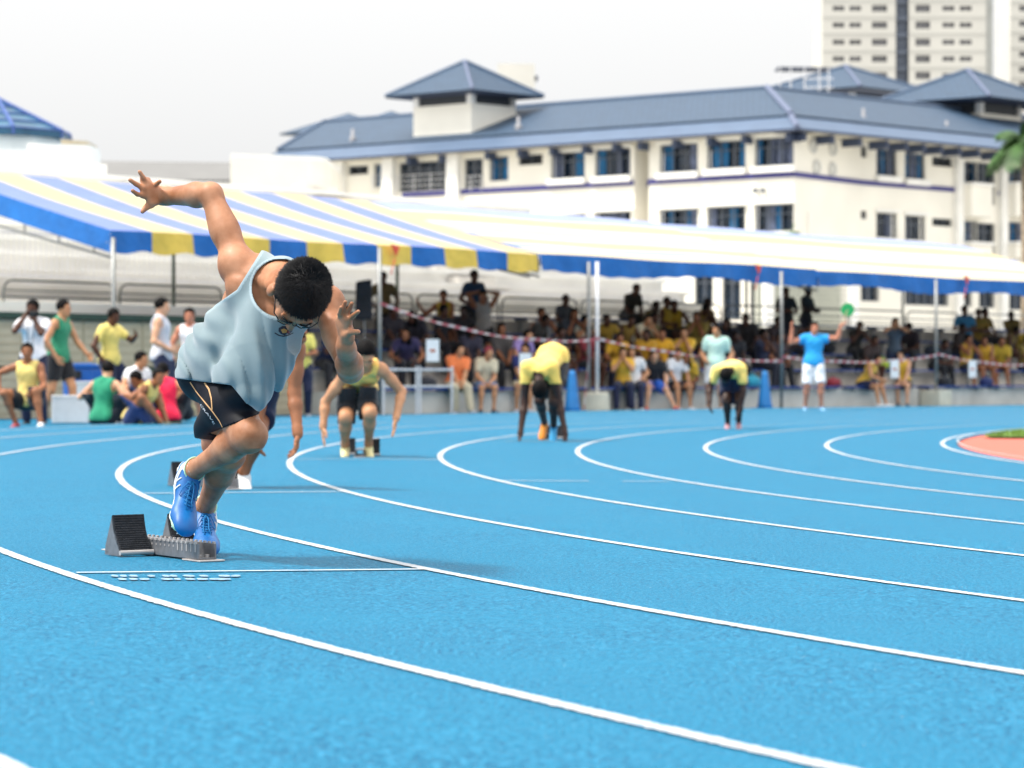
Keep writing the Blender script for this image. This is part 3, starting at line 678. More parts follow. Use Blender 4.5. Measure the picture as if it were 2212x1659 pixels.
_r = _n.nodes.new('ShaderNodeMapRange'); _r.inputs[1].default_value = .35; _r.inputs[2].default_value = .65; _r.inputs[3].default_value = .42; _r.inputs[4].default_value = .56
_n.links.new(_q.outputs['Fac'], _r.inputs[0]); _n.links.new(_r.outputs[0], _b.inputs['Roughness'])
meshobj('body', V, Q, rs, root, True)
from mathutils.bvhtree import BVHTree
# --- hair: short dense cap plus strands
c, hf, hu = Jr['head'], nrm(Jr['hf']), Jr['hu']; hu = nrm(hu - hf * (hu @ hf)); hr = np.cross(hf, hu)
def haircut(F):
    S, X, Y, Z = F.every(); x, y, z = X - c[0], Y - c[1], Z - c[2]
    fw = x * hf[0] + y * hf[1] + z * hf[2]; up = x * hu[0] + y * hu[1] + z * hu[2]; lt = np.abs(x * hr[0] + y * hr[1] + z * hr[2])
    F.F = np.maximum(F.F, fw - .052 - np.maximum(up - .055, 0) * 2.2 + np.maximum(lt - .052, 0) * 1.1).astype(np.float32)
    F.F = np.maximum(F.F, -up - .028 + np.maximum(fw + .03, 0) * .85).astype(np.float32)
    F.F = np.maximum(F.F, np.minimum(np.minimum(lt - .066, .012 - up), fw + .035)).astype(np.float32)
HPm = [elli(c + hu * .034 - hf * .012, (hr, hf, hu), V3((.083, .100, .091))), K(elli(c + hu * .055 - hf * .03, (hr, hf, hu), V3((.068, .076, .066))), .05)]
V, Q = skin_mesh(HPm, .005, .01, 0, haircut)
hm = mat('hair_runner', (.0035, .0028, .0035), .55, .4, 90, .9, 420, spec=.25)
hair = meshobj('hair', V, Q, hm, root, True)
rg = np.random.default_rng(3); ns = 20000
qi = rg.integers(0, len(Q), ns); base = V[Q[qi]].mean(1) + rg.normal(0, .0015, (ns, 3))
fn = np.cross(V[Q[qi, 1]] - V[Q[qi, 0]], V[Q[qi, 3]] - V[Q[qi, 0]]); fn /= np.maximum(np.linalg.norm(fn, axis=1), 1e-9)[:, None]
cen = c + hu * .03; outw = base - cen; outw /= np.linalg.norm(outw, axis=1)[:, None]; fn = np.where((fn * outw).sum(1)[:, None] > 0, fn, -fn)
whorl = c + hu * .115 - hf * .03; tg = base - whorl; tg -= fn * (tg * fn).sum(1)[:, None]; tg /= np.maximum(np.linalg.norm(tg, axis=1), 1e-6)[:, None]
sdv = np.cross(fn, tg); clump = np.sin(base[:, 0] * 230 + 3) * np.sin(base[:, 1] * 190) + np.sin(base[:, 2] * 260)
L_ = rg.uniform(.009, .019, ns)[:, None]; dr = fn * .55 + tg * rg.uniform(.4, .9, (ns, 1)) + sdv * (rg.normal(0, .22, (ns, 1)) + .28 * clump[:, None]); dr /= np.linalg.norm(dr, axis=1)[:, None]
wd_ = .0009; tipv = base + dr * L_; st = np.stack([base - fn * .002 - sdv * wd_, base - fn * .002 + sdv * wd_, tipv], 1)
ho = meshobj('hair_strands', st.reshape(-1, 3), np.arange(ns * 3).reshape(-1, 3), hm, hair, kind='stuff')
# --- face details and glasses
def HF(r, f, u): return c + hr * r + hf * f + hu * u
blk = mat('glasses_black', (.012, .012, .014), .25, .1); eyed = mat('eye_dark', (.02, .015, .012), .2, .1); eyew = mat('eye_white', (.7, .68, .64), .3, .05)
gm = MB()
for q in (1, -1):
    rim = [HF(q * x, .101 - abs(x - .03) * .25, u) for x, u in ((.008, .020), (.03, .024), (.056, .021), (.060, .008), (.054, -.012), (.03, -.016), (.012, -.012), (.008, .002), (.008, .020))]
    gm.tube(rim, .0019, 6)
    gm.tube([HF(q * .060, .093, .014), HF(q * .078, .075, .014), HF(q * .082, .02, .012), HF(q * .080, -.02, -.002)], .0021, 6)
gm.tube([HF(-.009, .101, .014), HF(0, .104, .016), HF(.009, .101, .014)], .002, 6)
gl = gm.build('glasses', blk, root, True)
gmat = bpy.data.materials.new('lens_glass'); gmat.use_nodes = True; b = gmat.node_tree.nodes['Principled BSDF']
b.inputs['Transmission Weight'].default_value = 1; b.inputs['Roughness'].default_value = .02; b.inputs['IOR'].default_value = 1.05; b.inputs['Base Color'].default_value = (.9, .93, .95, 1)
for q in (1, -1):
    vs = [HF(q * x, .1005 - abs(x - .03) * .25, u) for x, u in ((.008, .020), (.03, .024), (.056, .021), (.060, .008), (.054, -.012), (.03, -.016), (.012, -.012))]
    MB().poly(vs).build('lens', gmat, gl)
    e = HF(q * .032, .072, .004); V, Q = skin_mesh([elli(e, (hr, hf, hu), V3((.0125, .0125, .0115)))], .004, .003); meshobj('eye', V, Q, eyew, root, True)
    V, Q = skin_mesh([elli(e + hf * .008, (hr, hf, hu), V3((.006, .006, .006)))], .002, .003); meshobj('iris', V, Q, eyed, root, True)
    MB().tube([HF(q * .014, .098, .026), HF(q * .032, .099, .032), HF(q * .052, .084, .027)], .0034, 6).build('eyebrow', hm, root, True)
# --- tank top
pel, nk = Jr['pel'], Jr['neck']
tank = [K(p, .05) for p in TP[:7]] + [K(p, .04) for p in TP[7:11]]
tank += [K(elli(pel + U * .03 + Rh * .0, (Rh, Fh, U), V3((.135, .12, .12))), .05),
         K(cone(A4(600, 690, 8.74), A4(556, 785, 8.74), .108, .095), .06), K(cone(A4(556, 785, 8.74), A4(545, 850, 8.68), .095, .04), .05),
         K(cone(A4(510, 740, 8.9), A4(480, 785, 8.93), .118, .105), .06), K(cone(A4(545, 800, 8.72), A4(500, 825, 8.76), .07, .06), .05)]
def pl(p1, p2, depth=8.8):      # plane through a line of the cloth's edge, seen edge-on
    a, b = A4(p1[0], p1[1], depth), A4(p2[0], p2[1], depth); v = nrm(A3((p1[0] + p2[0]) / 2, (p1[1] + p2[1]) / 2, depth) - V3((0, 0, CAMZ)))
    n = nrm(np.cross(b - a, v)); return a, (n if n[2] < 0 else -n)
def tankcut(F):
    S, X, Y, Z = F.every()
    def sd(p, n): return (X - p[0]) * n[0] + (Y - p[1]) * n[1] + (Z - p[2]) * n[2]
    # folds: long soft ridges running from the shoulder strap down to the hem
    o = A4(560, 560, 8.8); d1 = nrm(A4(553, 880, 8.75) - o); d2 = nrm(np.cross(d1, V3((0, 1, 0)))); a = sd(o, d1); bb = sd(o, d2); dep = Y - o[1]
    g = np.clip((a - .12) / .25, 0, 1)
    crs = lambda v: 1 - 2 * np.abs(np.sin(v / 2)) ** .75
    fold = .015 * g * crs(bb * 58 + 2.2 * np.sin(a * 9) + dep * 22) * (.6 + .4 * np.sin(bb * 23 + 1.0)) + .004 * g * np.sin(bb * 120 - a * 20 + dep * 50)
    o2 = A4(420, 720, 9.0); e1 = nrm(A4(560, 800, 8.8) - o2); e2 = nrm(np.cross(e1, V3((0, 1, 0)))); aa = sd(o2, e1); cc = sd(o2, e2)
    g2 = np.clip((.26 - aa) / .15, 0, 1) * np.clip(1 - np.abs(cc) / .16, 0, 1)
    fold = fold * (1 - .6 * g2) + .011 * g2 * np.sin(cc * 80 + 3 * aa * 8 + 2 * np.sin(aa * 17))  + .004 * np.sin(X * 31 + Z * 22 + 1) * np.sin(Y * 29 - Z * 17)
    F.F = (F.F + fold).astype(np.float32)
    k1, k2, k3 = pl((385, 818), (500, 832)), pl((500, 832), (552, 896)), pl((552, 896), (600, 860))
    F.F = np.maximum(F.F, np.minimum(sd(*k1), sd(*k2))).astype(np.float32)
    F.F = np.maximum(F.F, sd(*k3)).astype(np.float32)
    F.prim(cone(A4(612, 622, 8.3), A4(606, 622, 8.80), .105, .098), 0, .01, True)
    n1 = pl((564, 542), (512, 626), 8.8); n2 = pl((512, 626), (446, 672), 8.8); fl = lambda q: (q[0], q[1] if q[1][0] < 0 else -q[1])
    F.F = np.maximum(F.F, np.minimum(sd(*fl(n1)), sd(*fl(n2)))).astype(np.float32)
    for q, sh in ((-1, 'shL'),):
        F.prim(elli(Jr[sh] + R * q * .05 - U * .045, (R, Fw, U), V3((.082, .19, .15))), 0, .01, True)
V, Q = skin_mesh(tank, .0042, .04, .009, tankcut); V = relax(V, Q, 1, .4)
tm = mat('tank_fabric', lin('#6F8288'), .8, .05, 8, .4, 700, sheen=.5)
edge = mat('tank_binding', lin('#8FA1A8'), .8, .05)
tank_o = meshobj('tank_top', V, Q, [tm, edge], root, True)
fc = V[Q].mean(1); sdp = lambda q: (fc - q[0]) @ q[1]
na, nb = A4(612, 622, 8.3), A4(606, 622, 8.80); ab_ = nb - na; tt_ = np.clip(((fc - na) @ ab_) / (ab_ @ ab_), 0, 1); dn = np.linalg.norm(fc - na - tt_[:, None] * ab_, axis=1) - (.105 - .007 * tt_)
fl2 = lambda q: (q[0], q[1] if q[1][0] < 0 else -q[1]); n1, n2 = fl2(pl((564, 542), (512, 626), 8.8)), fl2(pl((512, 626), (446, 672), 8.8)); ar = -np.minimum(sdp(n1), sdp(n2))
bnd = ((dn < .010) & (fc[:, 1] < nb[1] + .05)) | ((ar < .009) & (fc[:, 1] < A4(500, 600, 8.95)[1]))
tank_o.data.polygons.foreach_set('material_index', bnd.astype(np.int32))
# --- tights
tb_ = [K(elli(pel, (Rh, Fh, U), V3((.148, .118, .12))), .03)] + [K(p, .03) for p in TP[-2:]]
cuts = []
for sd, fr in (('R', .60), ('L', .74)):
    lp = leg_prims(Jr, sd, 1.02, .95)[:3]; tb_ += [K(p, .03) for p in lp]
def shcut(F):
    S, X, Y, Z = F.every(); s_ = (X - pel[0]) * U[0] + (Y - pel[1]) * U[1] + (Z - pel[2]) * U[2]
    def dl(a, b):
        ab = b - a; t = np.clip(((X - a[0]) * ab[0] + (Y - a[1]) * ab[1] + (Z - a[2]) * ab[2]) / (ab @ ab), 0, 1)
        return np.sqrt((X - a[0] - t * ab[0]) ** 2 + (Y - a[1] - t * ab[1]) ** 2 + (Z - a[2] - t * ab[2]) ** 2)
    isR = dl(Jr['hpR'], Jr['knR']) < dl(Jr['hpL'], Jr['knL'])
    for p, s_ in ((pl((481, 925), (552, 897)), isR), (pl((452, 950), (480, 953)), ~isR)):
        dd = (X - p[0][0]) * p[1][0] + (Y - p[0][1]) * p[1][1] + (Z - p[0][2]) * p[1][2]
        F.F = np.where(s_, np.maximum(F.F, dd), F.F).astype(np.float32)
V, Q = skin_mesh(tb_, .0042, .03, .005, shcut); V = relax(V, Q, 1, .3)
nv = mat('tights_navy', (.0035, .004, .009), .6, .2, 30, .2, 700, spec=.2)
shorts = meshobj('running_tights', V, Q, nv, root, True)
def bvh(o):
    me = o.data; return BVHTree.FromPolygons([v.co.copy() for v in me.vertices], [tuple(p.vertices) for p in me.polygons])
TS, TT = bvh(shorts), bvh(tank_o)
def drop(tree, px, py, lift=.0015):
    o = Vector((0, 0, CAMZ)) - Vector(RO); d = ray(px, py).normalized(); h, n, i, dist = tree.ray_cast(o, d)
    if h is None: return None, None
    if n.dot(d) > 0: n = -n
    return h + n * lift, n
def draw(tree, pts, w, m, name, parent, sub=6, lift=.002):
    """a ribbon lying on the cloth along a drawn curve"""
    P2 = []
    for i in range(len(pts) - 1):
        for j in range(sub): t = j / sub; P2.append((pts[i][0] * (1 - t) + pts[i + 1][0] * t, pts[i][1] * (1 - t) + pts[i + 1][1] * t))
    P2.append(pts[-1]); Hs = [drop(tree, *p, lift) for p in P2]; Hs = [q for q in Hs if q[0] is not None]
    if len(Hs) < 2: return None
    vs, fs = [], []
    for i, (h, n) in enumerate(Hs):
        d = (Hs[min(i + 1, len(Hs) - 1)][0] - Hs[max(i - 1, 0)][0]).normalized(); sdv = d.cross(n).normalized()
        vs += [h - sdv * w / 2 - n * .001, h + n * .0005, h + sdv * w / 2 - n * .001]
    for i in range(len(Hs) - 1):
        for k in (0, 1): fs.append((3 * i + k, 3 * i + k + 1, 3 * i + k + 4, 3 * i + k + 3))
    return meshobj(name, vs, fs, m, parent, True)
tanp = mat('piping_tan', lin('#C79A6A'), .7, .08); 
def zz(x, y): return ((440 + x * .1085) / 1.15729, (920 + y * .1085) / 1.15729)
draw(TS, [zz(330, 330), zz(480, 560), zz(700, 830), zz(830, 985), zz(1000, 1220), zz(1075, 1365)], .0058, tanp, 'piping', shorts)
draw(TS, [zz(660, 345), zz(760, 490), zz(815, 700), zz(835, 960)], .0062, tanp, 'piping', shorts)
wh = mat('print_white', (.62, .64, .68), .6, .05)
def curvetext(txt, size, m, name, parent, pts):
    """letters laid one by one along a curve on the cloth"""
    cu = bpy.data.curves.new('t', 'FONT'); cu.body = txt; cu.size = 1; cu.extrude = 0; o = bpy.data.objects.new('t', cu); SC.collection.objects.link(o)
    dg = bpy.context.evaluated_depsgraph_get(); me = bpy.data.meshes.new_from_object(o.evaluated_get(dg)); bpy.data.objects.remove(o)
    xs = [v.co.x for v in me.vertices]; W = max(xs); P = [Vector(p) for p in pts]; vs = []
    for v in me.vertices:
        t = v.co.x / W * (len(P) - 1); i = min(int(t), len(P) - 2); p = P[i].lerp(P[i + 1], t - i); d = (P[i + 1] - P[i]).normalized(); n = Vector((d.y, -d.x))
        q = p + n * (v.co.y * size); h, nn = drop(TS, q.x, q.y, .0025); vs.append(h if h is not None else Vector(A4(q.x, q.y, 8.9)))
    return meshobj(name, vs, [tuple(p.vertices) for p in me.polygons], m, parent)
curvetext('CRAVE', 5.2, wh, 'leg_lettering', shorts, [zz(560, 840), zz(650, 975), zz(770, 1120), zz(880, 1300)])
# --- tank edging, crest
cr_r = mat('crest_dark', lin('#1E1A28'), .6, .2); cr_g = mat('crest_gold', lin('#A8773A'), .5, .2); cr_m = mat('crest_maroon', lin('#7C2A26'), .6, .2)
def patch(tree, outline, m, name, parent, lift):
    vs = []
    cx_ = sum(p[0] for p in outline) / len(outline); cy_ = sum(p[1] for p in outline) / len(outline)
    for f in (0, .5, 1):
        for p in (outline if f else [(cx_, cy_)]):
            h, n = drop(tree, cx_ + (p[0] - cx_) * f, cy_ + (p[1] - cy_) * f, lift)
            if h is None: return None
            vs.append(h)
    n = len(outline); fs = [(0, 1 + i, 1 + (i + 1) % n) for i in range(n)] + [(1 + i, 1 + n + i, 1 + n + (i + 1) % n, 1 + (i + 1) % n) for i in range(n)]
    return meshobj(name, vs, fs, m, parent)
def ze(x, y): return ((620 + x * .13863) / 1.15729, (620 + y * .13863) / 1.15729)
patch(TT, [ze(*p) for p in ((555, 1440), (620, 1405), (720, 1400), (800, 1440), (790, 1500), (740, 1550), (660, 1575), (590, 1545), (550, 1500))], cr_r, 'crest', tank_o, .002)
patch(TT, [ze(*p) for p in ((590, 1470), (650, 1450), (700, 1480), (680, 1530), (620, 1530))], cr_g, 'crest_shield', tank_o, .003)
patch(TT, [ze(*p) for p in ((700, 1490), (770, 1480), (740, 1530), (700, 1545))], cr_m, 'crest_field', tank_o, .0032)
draw(TT, [ze(480, 1530), ze(560, 1575), ze(640, 1590), ze(720, 1575), ze(810, 1530)], .004, cr_r, 'crest_ribbon', tank_o)
# --- socks and spikes
sk = mat('sock_white', (.74, .75, .74), .9, .06, 30, .6, 500)
for sd in 'RL':
    k_, a_ = Jr['kn' + sd], Jr['an' + sd]; d = nrm(k_ - a_)
    V, Q = skin_mesh([cone(a_ - d * .01, a_ + d * .035, .0405, .037)], .004, .005, 0, lambda F: None); meshobj('sock', V, Q, sk, root, True)
sb = mat('shoe_blue', (.0, .105, .36), .45, .08, 20, .3, 700, col2=(.0, .145, .44, 1)); sw = mat('shoe_white', (.76, .77, .78), .35, .05); slm = mat('shoe_lime', lin('#C9EEC8'), .5, .05); lc = mat('lace_blue', (.0, .16, .42), .7, .1)
def spike(sd, dpx):
    a, t, k = Jr['an' + sd], Jr['to' + sd], Jr['kn' + sd]
    d = nrm(t - a); kd = nrm(k - a); top = nrm(kd - d * (kd @ d)); 
    if sd == 'L': top = nrm(top + V3((.1, -.5, .2)))
    top = nrm(top - d * (top @ d)); r = np.cross(d, top)
    L = np.linalg.norm(t - a); c0 = a - top * .03
    heel, mid, ball, toe = a - d * .028 - top * .035, a + d * .05 - top * .03, a + d * (L * .68) - top * .032, t - top * .012
    up = [K(cone(a + kd * .012, a + d * .01 - top * .015, .037, .040), .02), K(cone(heel, mid, .031, .036), .03), K(cone(mid, ball, .036, .041, (top, .82)), .03), K(cone(ball, toe - d * .034, .042, .034, (top, .66)), .03),
          K(elli(toe - d * .04, (d, r, top), V3((.045, .040, .024))), .02)]
    V, Q = skin_mesh(up, .004, .02); so_ = meshobj('shoe', V, Q, sb, root, True); tree = BVHTree.FromPolygons([Vector(v) for v in V], [tuple(int(i) for i in q) for q in Q])
    sole = [K(cone(heel - top * .026, mid - top * .026, .030, .030, (top, .3)), .01), K(cone(mid - top * .026, ball - top * .026, .030, .040, (top, .25)), .01), K(cone(ball - top * .026, toe - top * .014 - d * .03, .040, .034, (top, .22)), .01)]
    V, Q = skin_mesh(sole, .0035, .01); meshobj('sole', V, Q, sw, so_, True)
    m = MB()       # spikes under the ball of the foot
    for i, (x, y) in enumerate(((-.02, .0), (.02, .0), (-.024, .03), (.024, .03), (0, .05))):
        p = ball + r * x + d * y - top * .034; m.tube([p, p - top * .008], .0035, 6, r2=.0015)
    m.build('spike', sw, so_)
    def on(x, y, lift=.002):       # point on the shoe's skin: x across, y from heel to toe (0..1)
        o = Vector(c0 + d * (L * y) + r * x + top * .12); h, n, i, ds = tree.ray_cast(o, Vector(-top))
        return (h + Vector(top) * lift) if h is not None else Vector(c0 + d * (L * y) + r * x)
    def side(q, y, z, lift=.0015):
        o = Vector(c0 + d * (L * y) + r * q * .12 + top * z); h, n, i, ds = tree.ray_cast(o, Vector(-r * q))
        return (h + Vector(r) * q * lift) if h is not None else Vector(c0 + d * (L * y) + r * q * .04 + top * z)
    m = MB()
    ys = [.22, .29, .36, .43, .50, .57]
    for i, y in enumerate(ys):
        m.tube([on(-.018, y), on(0, y + .02, .005), on(.018, y)], .0021, 5)
        if i < 5: m.tube([on(-.018, y), on(0, y + .035, .0055), on(.018, ys[i + 1])], .0018, 5); m.tube([on(.018, y), on(0, y + .035, .006), on(-.018, ys[i + 1])], .0018, 5)
    for q in (1, -1):
        m.tube([on(0, .21, .006), on(.016 * q, .24, .012), on(.03 * q, .32, .010), on(.034 * q, .42, .006), on(.022 * q, .44, .008), on(.004 * q, .30, .010), on(0, .22, .007)], .0019, 5)
        m.tube([on(0, .22, .006), on(.008 * q, .30, .011), on(.010 * q + .004, .52, .009), on(.012 * q, .66, .003)], .0019, 5)
    m.build('lace', lc, so_, True)
    m = MB(); N = 20; rng_ = [ (math.cos(2 * math.pi * i / N), math.sin(2 * math.pi * i / N)) for i in range(N + 1)]
    cc = a + kd * .028; e1 = nrm(d - kd * (d @ kd)); e2 = np.cross(kd, e1)
    m.tube([cc + e1 * .0405 * x + e2 * .0405 * y - kd * .012 * x for x, y in rng_], .0032, 6, cap=False); m.build('collar', slm, so_, True)
    for q in (1, -1):
        for pts in ([(-.02, .03), (.12, .005), (.30, -.012), (.40, -.022)], [(.02, .032), (.14, .015), (.33, -.008), (.44, -.02)], [(.16, .030), (.24, -.022)], [(.26, .024), (.33, -.024)]):
            m = MB(); pp = []
            for i in range(len(pts) - 1):
                for j in range(5): tt = j / 5; pp.append(side(q, pts[i][0] * (1 - tt) + pts[i + 1][0] * tt, pts[i][1] * (1 - tt) + pts[i + 1][1] * tt))
            pp.append(side(q, *pts[-1])); m.tube(pp, .0030, 6).build('side_stripe', sw, so_, True)
    # white heel counter and lime toe trim
    V, Q = skin_mesh([K(cone(heel - top * .004, heel + d * .03 - top * .018, .0325, .031), .01)], .004, .01); meshobj('heel_counter', V, Q, sw, so_, True)
    V, Q = skin_mesh([K(cone(ball - top * .012 + r * .018, ball - top * .012 + d * .03 + r * .01, .030, .030, (top, .5)), .01), K(cone(ball - top * .012 - r * .018, ball - top * .012 + d * .03 - r * .01, .030, .030, (top, .5)), .01)], .004, .01); meshobj('toe_trim', V, Q, slm, so_, True)
spike('R', 0); spike('L', 0)
# --- starting block
alu = mat('block_grey', lin('#77797E'), .45, .12, 40, .2, 200, metal=.35); alul = mat('block_edge', lin('#B9B3B0'), .4, .1, metal=.3); rub = mat('pad_rubber', lin('#23262C'), .85, .25, 30, 1.0, 90); dk = mat('slot_dark', (.02, .02, .022), .8)
def starting_block(name, label, o, tip, scale=1.0, near=True, grp='starting blocks on the track'):
    o, tip = Vector(o), Vector(tip); d = (tip - o).normalized(); d.z = 0; d.normalize(); L = (tip - o).length; n = Vector((-d.y, d.x, 0))       # n: to the block's left
    t = thing(name, label, 'starting block', tuple(o), math.atan2(d.y, d.x), grp)
    X, Y, Z = Vector((1, 0, 0)), Vector((0, 1, 0)), Vector((0, 0, 1)); w, h = .072, .055
    m = MB(); m.box((0, -w / 2, .006), X * L, Y * .006, Z * h); m.box((0, w / 2 - .006, .006), X * L, Y * .006, Z * h); m.box((0, -w / 2 + .0061, .006), X * L, Y * (w - .0122), Z * .006)
    m.box((.0, -w / 2 + .0061, h), X * (L - .17), Y * (w - .0122), Z * .0055); m.build('rail', alu, t, bevel=.0012)
    m = MB(); m.box((L - .10, -w / 2 - .014, 0), X * .14, Y * (w + .028), Z * .0055); m.build('foot_plate', alul, t, bevel=.002); m = MB(); m.box((-.08, -w / 2 - .02, 0), X * .10, Y * (w + .04), Z * .0055); m.build('foot_plate', alul, t, bevel=.002)
    if near:
        N = int(L / .034)
        for i in range(N):
            x = .03 + i * .034
            m = MB()
            for q in (-1, 1):
                m = MB(); m.box((x, q * (w / 2) - .004, h + .004), X * .012, Y * .008, Z * .008); m.build('tooth', alul, t)
                m = MB(); m.cbox((x + .006, q * (w / 2 + .001), .045), .007, .0016, .007 if i <= N - 6 else .026); m.build('slot', alul, t)
        for y in (-.018, .014): m = MB(); m.tube([(L - .03, y, .008), (L - .03, y, .022)], .009, 10); m.build('bolt', alul, t)
    def pedal(x, side, ang):
        s = 1 if side > 0 else -1; y0 = s * (w / 2 + .008); wd2 = .125; hgt = .145; ca, sa = math.cos(ang), math.sin(ang)
        fz = Vector((-ca, 0, sa)); fx = Vector((sa, 0, ca)); P0 = Vector((x, y0 if s > 0 else y0 - wd2, .020))
        m = MB()
        N = 12
        prof = []
        for i in range(N + 1):
            u = i / N; prof.append(P0 + fz * hgt * u + fx * (.012 * math.sin(math.pi * u) * -1 + .004))
        for i in range(N):
            a, b_ = prof[i], prof[i + 1]; m.add([a, a + Y * wd2, b_ + Y * wd2, b_, a - fx * .010, a + Y * wd2 - fx * .010, b_ + Y * wd2 - fx * .010, b_ - fx * .010], [(0, 1, 2, 3), (7, 6, 5, 4), (0, 3, 7, 4), (1, 5, 6, 2), (2, 6, 7, 3), (0, 4, 5, 1)])
        pd = m.build('foot_pad', rub, t)
        m = MB()
        for i in range(16):
            u = (i + .5) / 16; c0 = P0 + fz * hgt * u + fx * (.012 * math.sin(math.pi * u) * -1 + .0045); m.box(c0 + Y * .004, Y * (wd2 - .008), fz * .0035, fx * .002)
        m.build('tread', rub, pd)
        top = prof[-1]
        for yy in (P0.y + .0, P0.y + wd2 - .005):
            a = Vector((x + .012, yy, .004)); bk = Vector((x - .13, yy, .004)); bk2 = Vector((x - .125, yy, .035)); tp2 = Vector((top.x - .010, yy, top.z - .012)); fr = Vector((x - .008, yy, .022))
            m = MB(); q = Y * .005; vs = [a, fr, tp2, bk2, bk]; n_ = 5
            m.add(vs + [v + q for v in vs], [tuple(range(5))[::-1], tuple(range(5, 10))] + [(i, (i + 1) % 5, (i + 1) % 5 + 5, i + 5) for i in range(5)])
            m.build('bracket', alu, t)
        m = MB(); m.tube([(x + .004, P0.y - .004, .016), (x + .004, P0.y + wd2 + .004, .016)], .009, 10); m.tube([(x - .11, P0.y, .014), (x - .11, P0.y + wd2, .014)], .006, 8); m.build('axle', alul, t)
    return t, pedal
bo = gp(268, 1190); bt = gp(448, 1213); bo.z += .0; 
t, ped = starting_block('starting_block', 'grey starting block with black ribbed pads at the pale blue sprinter\'s feet', bo, bt)
ped(.32, -1, rad(62)); ped(.34, 1, rad(62))
# ---------------------------------------------------------------- site frame: s runs along the stands (to the right and away), t up the stands, z up
A0 = V3((-6.40, 42.7, 0)); DS = V3((.653, .758, 0)); DT = V3((-.758, .653, 0)); GZ = -.045
def W(s, t, z=0.0): return Vector(A0 + DS * s + DT * t + V3((0, 0, z + GZ)))
VS, VT, VZ = Vector(DS), Vector(DT), Vector((0, 0, 1)); SROT = math.atan2(DS[1], DS[0])
def s_at(px, t):
    k = (px - CX) / F_PX; b = A0 + DT * t; return (k * b[1] - b[0]) / (DS[0] - k * DS[1])
def bst(m, s0, s1, t0, t1, z0, z1, mi=0): return m.box(W(s0, t0, z0), VS * (s1 - s0), VT * (t1 - t0), VZ * (z1 - z0), mi)
conc = mat('concrete_pale', lin('#CFCAC1'), .9, .14, 1.6, .3, 40); concw = mat('concrete_white', (.84, .83, .785), .85, .07, .9, .2, 30)
white = mat('paint_white', (.93, .92, .88), .7, .05, 1.2, .1, 30); cream = mat('render_cream', (.92, .885, .79), .85, .05, .35, .15, 20)
blue_b = mat('bench_blue', lin('#24468C'), .45, .1, 12); steel = mat('steel_galv', lin('#8F9190'), .4, .15, 30, metal=.5); dgreen = mat('rail_green', lin('#274437'), .5, .15, 10); wrail = mat('rail_white', lin('#E2E2E4'), .5, .06, 10)
beige = mat('panel_beige', lin('#C4B79C'), .8, .08, 2.5, .15, 20)
# --- lower seating: treads and blue benches
TR = [(0, .40), (.9, .76), (1.8, 1.12), (2.7, 1.48), (3.6, 1.84)]; S0, S1 = 5.2, 44
root = thing('tiered_seating', 'low concrete tiers with long blue benches under the tents', 'grandstand', tuple(W(S0, 0, 0)))
def under(o, r): o.parent = r; o.matrix_parent_inverse = Matrix.Translation(-Vector(r.location)) if r.rotation_euler.z == 0 else (Matrix.Translation(Vector(r.location)) @ Matrix.Rotation(r.rotation_euler.z, 4, 'Z')).inverted(); return o
for i, (t, z) in enumerate(TR):
    m = MB(); bst(m, S0, S1, t, t + (.9 if i < 4 else 2.2), -.2, z); under(m.build('tier', conc), root)
for i, (t, z) in enumerate(((-.12, .03), (.62, .40), (1.52, .76), (2.42, 1.12), (3.32, 1.48))):
    s = S0 + .2
    while s < S1:
        m = MB(); bst(m, s, s + 2.9, t, t + .16, z + .40, z + .44); bst(m, s, s + 2.9, t + .18, t + .34, z + .40, z + .44)
        b = under(m.build('bench', blue_b, kind='stuff'), root); del b['kind']
        for q in (.35, 2.5):
            m = MB(); bst(m, s + q, s + q + .05, t + .02, t + .32, z + .34, z + .399); bst(m, s + q, s + q + .05, t + .14, t + .19, z, z + .34); under(m.build('bench_leg', steel), root)
        s += 3.1
# --- handrail with rounded hoops on the walkway behind the tiers
def hoop(s0, s1, t, z0, z1, m_, name, label, grp):
    r = .18; pts = [W(s0, t, z0), W(s0, t, z1 - r)] + [W(s0 + r - r * math.cos(a), t, z1 - r + r * math.sin(a)) for a in (rad(30), rad(60), rad(90))] + [W(s1 - r + r * math.sin(a), t, z1 - r + r * math.cos(a)) for a in (0, rad(30), rad(60))] + [W(s1, t, z1 - r), W(s1, t, z0)]
    o = thing(name, label, 'railing', tuple(W(s0, t, z0)), 0, grp)
    m = MB(); m.tube(pts, .02, 8); under(m.build('hoop', m_, smooth=True), o)
    for q in (.35, .62):
        m = MB(); z = z0 + (z1 - z0) * q; m.tube([W(s0, t, z), W(s1, t, z)], .013, 6); under(m.build('bar', m_, smooth=True), o)
HOOPL = ['hooped grey handrail %s' % q for q in ('above the dark haired boy in grey at the left', 'behind the sprinter\'s bent back', 'behind the sprinter\'s head', 'left of the black loudspeaker', 'right of the dark green pole by the loudspeaker', 'behind the seated boy with one arm out', 'behind the boy with hands on his head', 'right of the boy with hands on his head', 'left of the white wrapped pole', 'behind the yellow group, left half', 'behind the yellow group, right half', 'left of the wire mesh screen pole', 'under the wire mesh screen', 'behind the green paddle', 'behind the woman taking a picture', 'behind the two boys standing on the right', 'at the right edge of the picture')]
s = S0 - 4.3; k = 0
while s < 40:
    hoop(s, s + 2.5, 3.9, 1.84 if s > S0 else 1.9, 2.34, mat('rail_grey', lin('#6F7470'), .5, .15), 'hoop_railing', HOOPL[k], 'hooped handrails behind the blue benches'); s += 2.62; k += 1
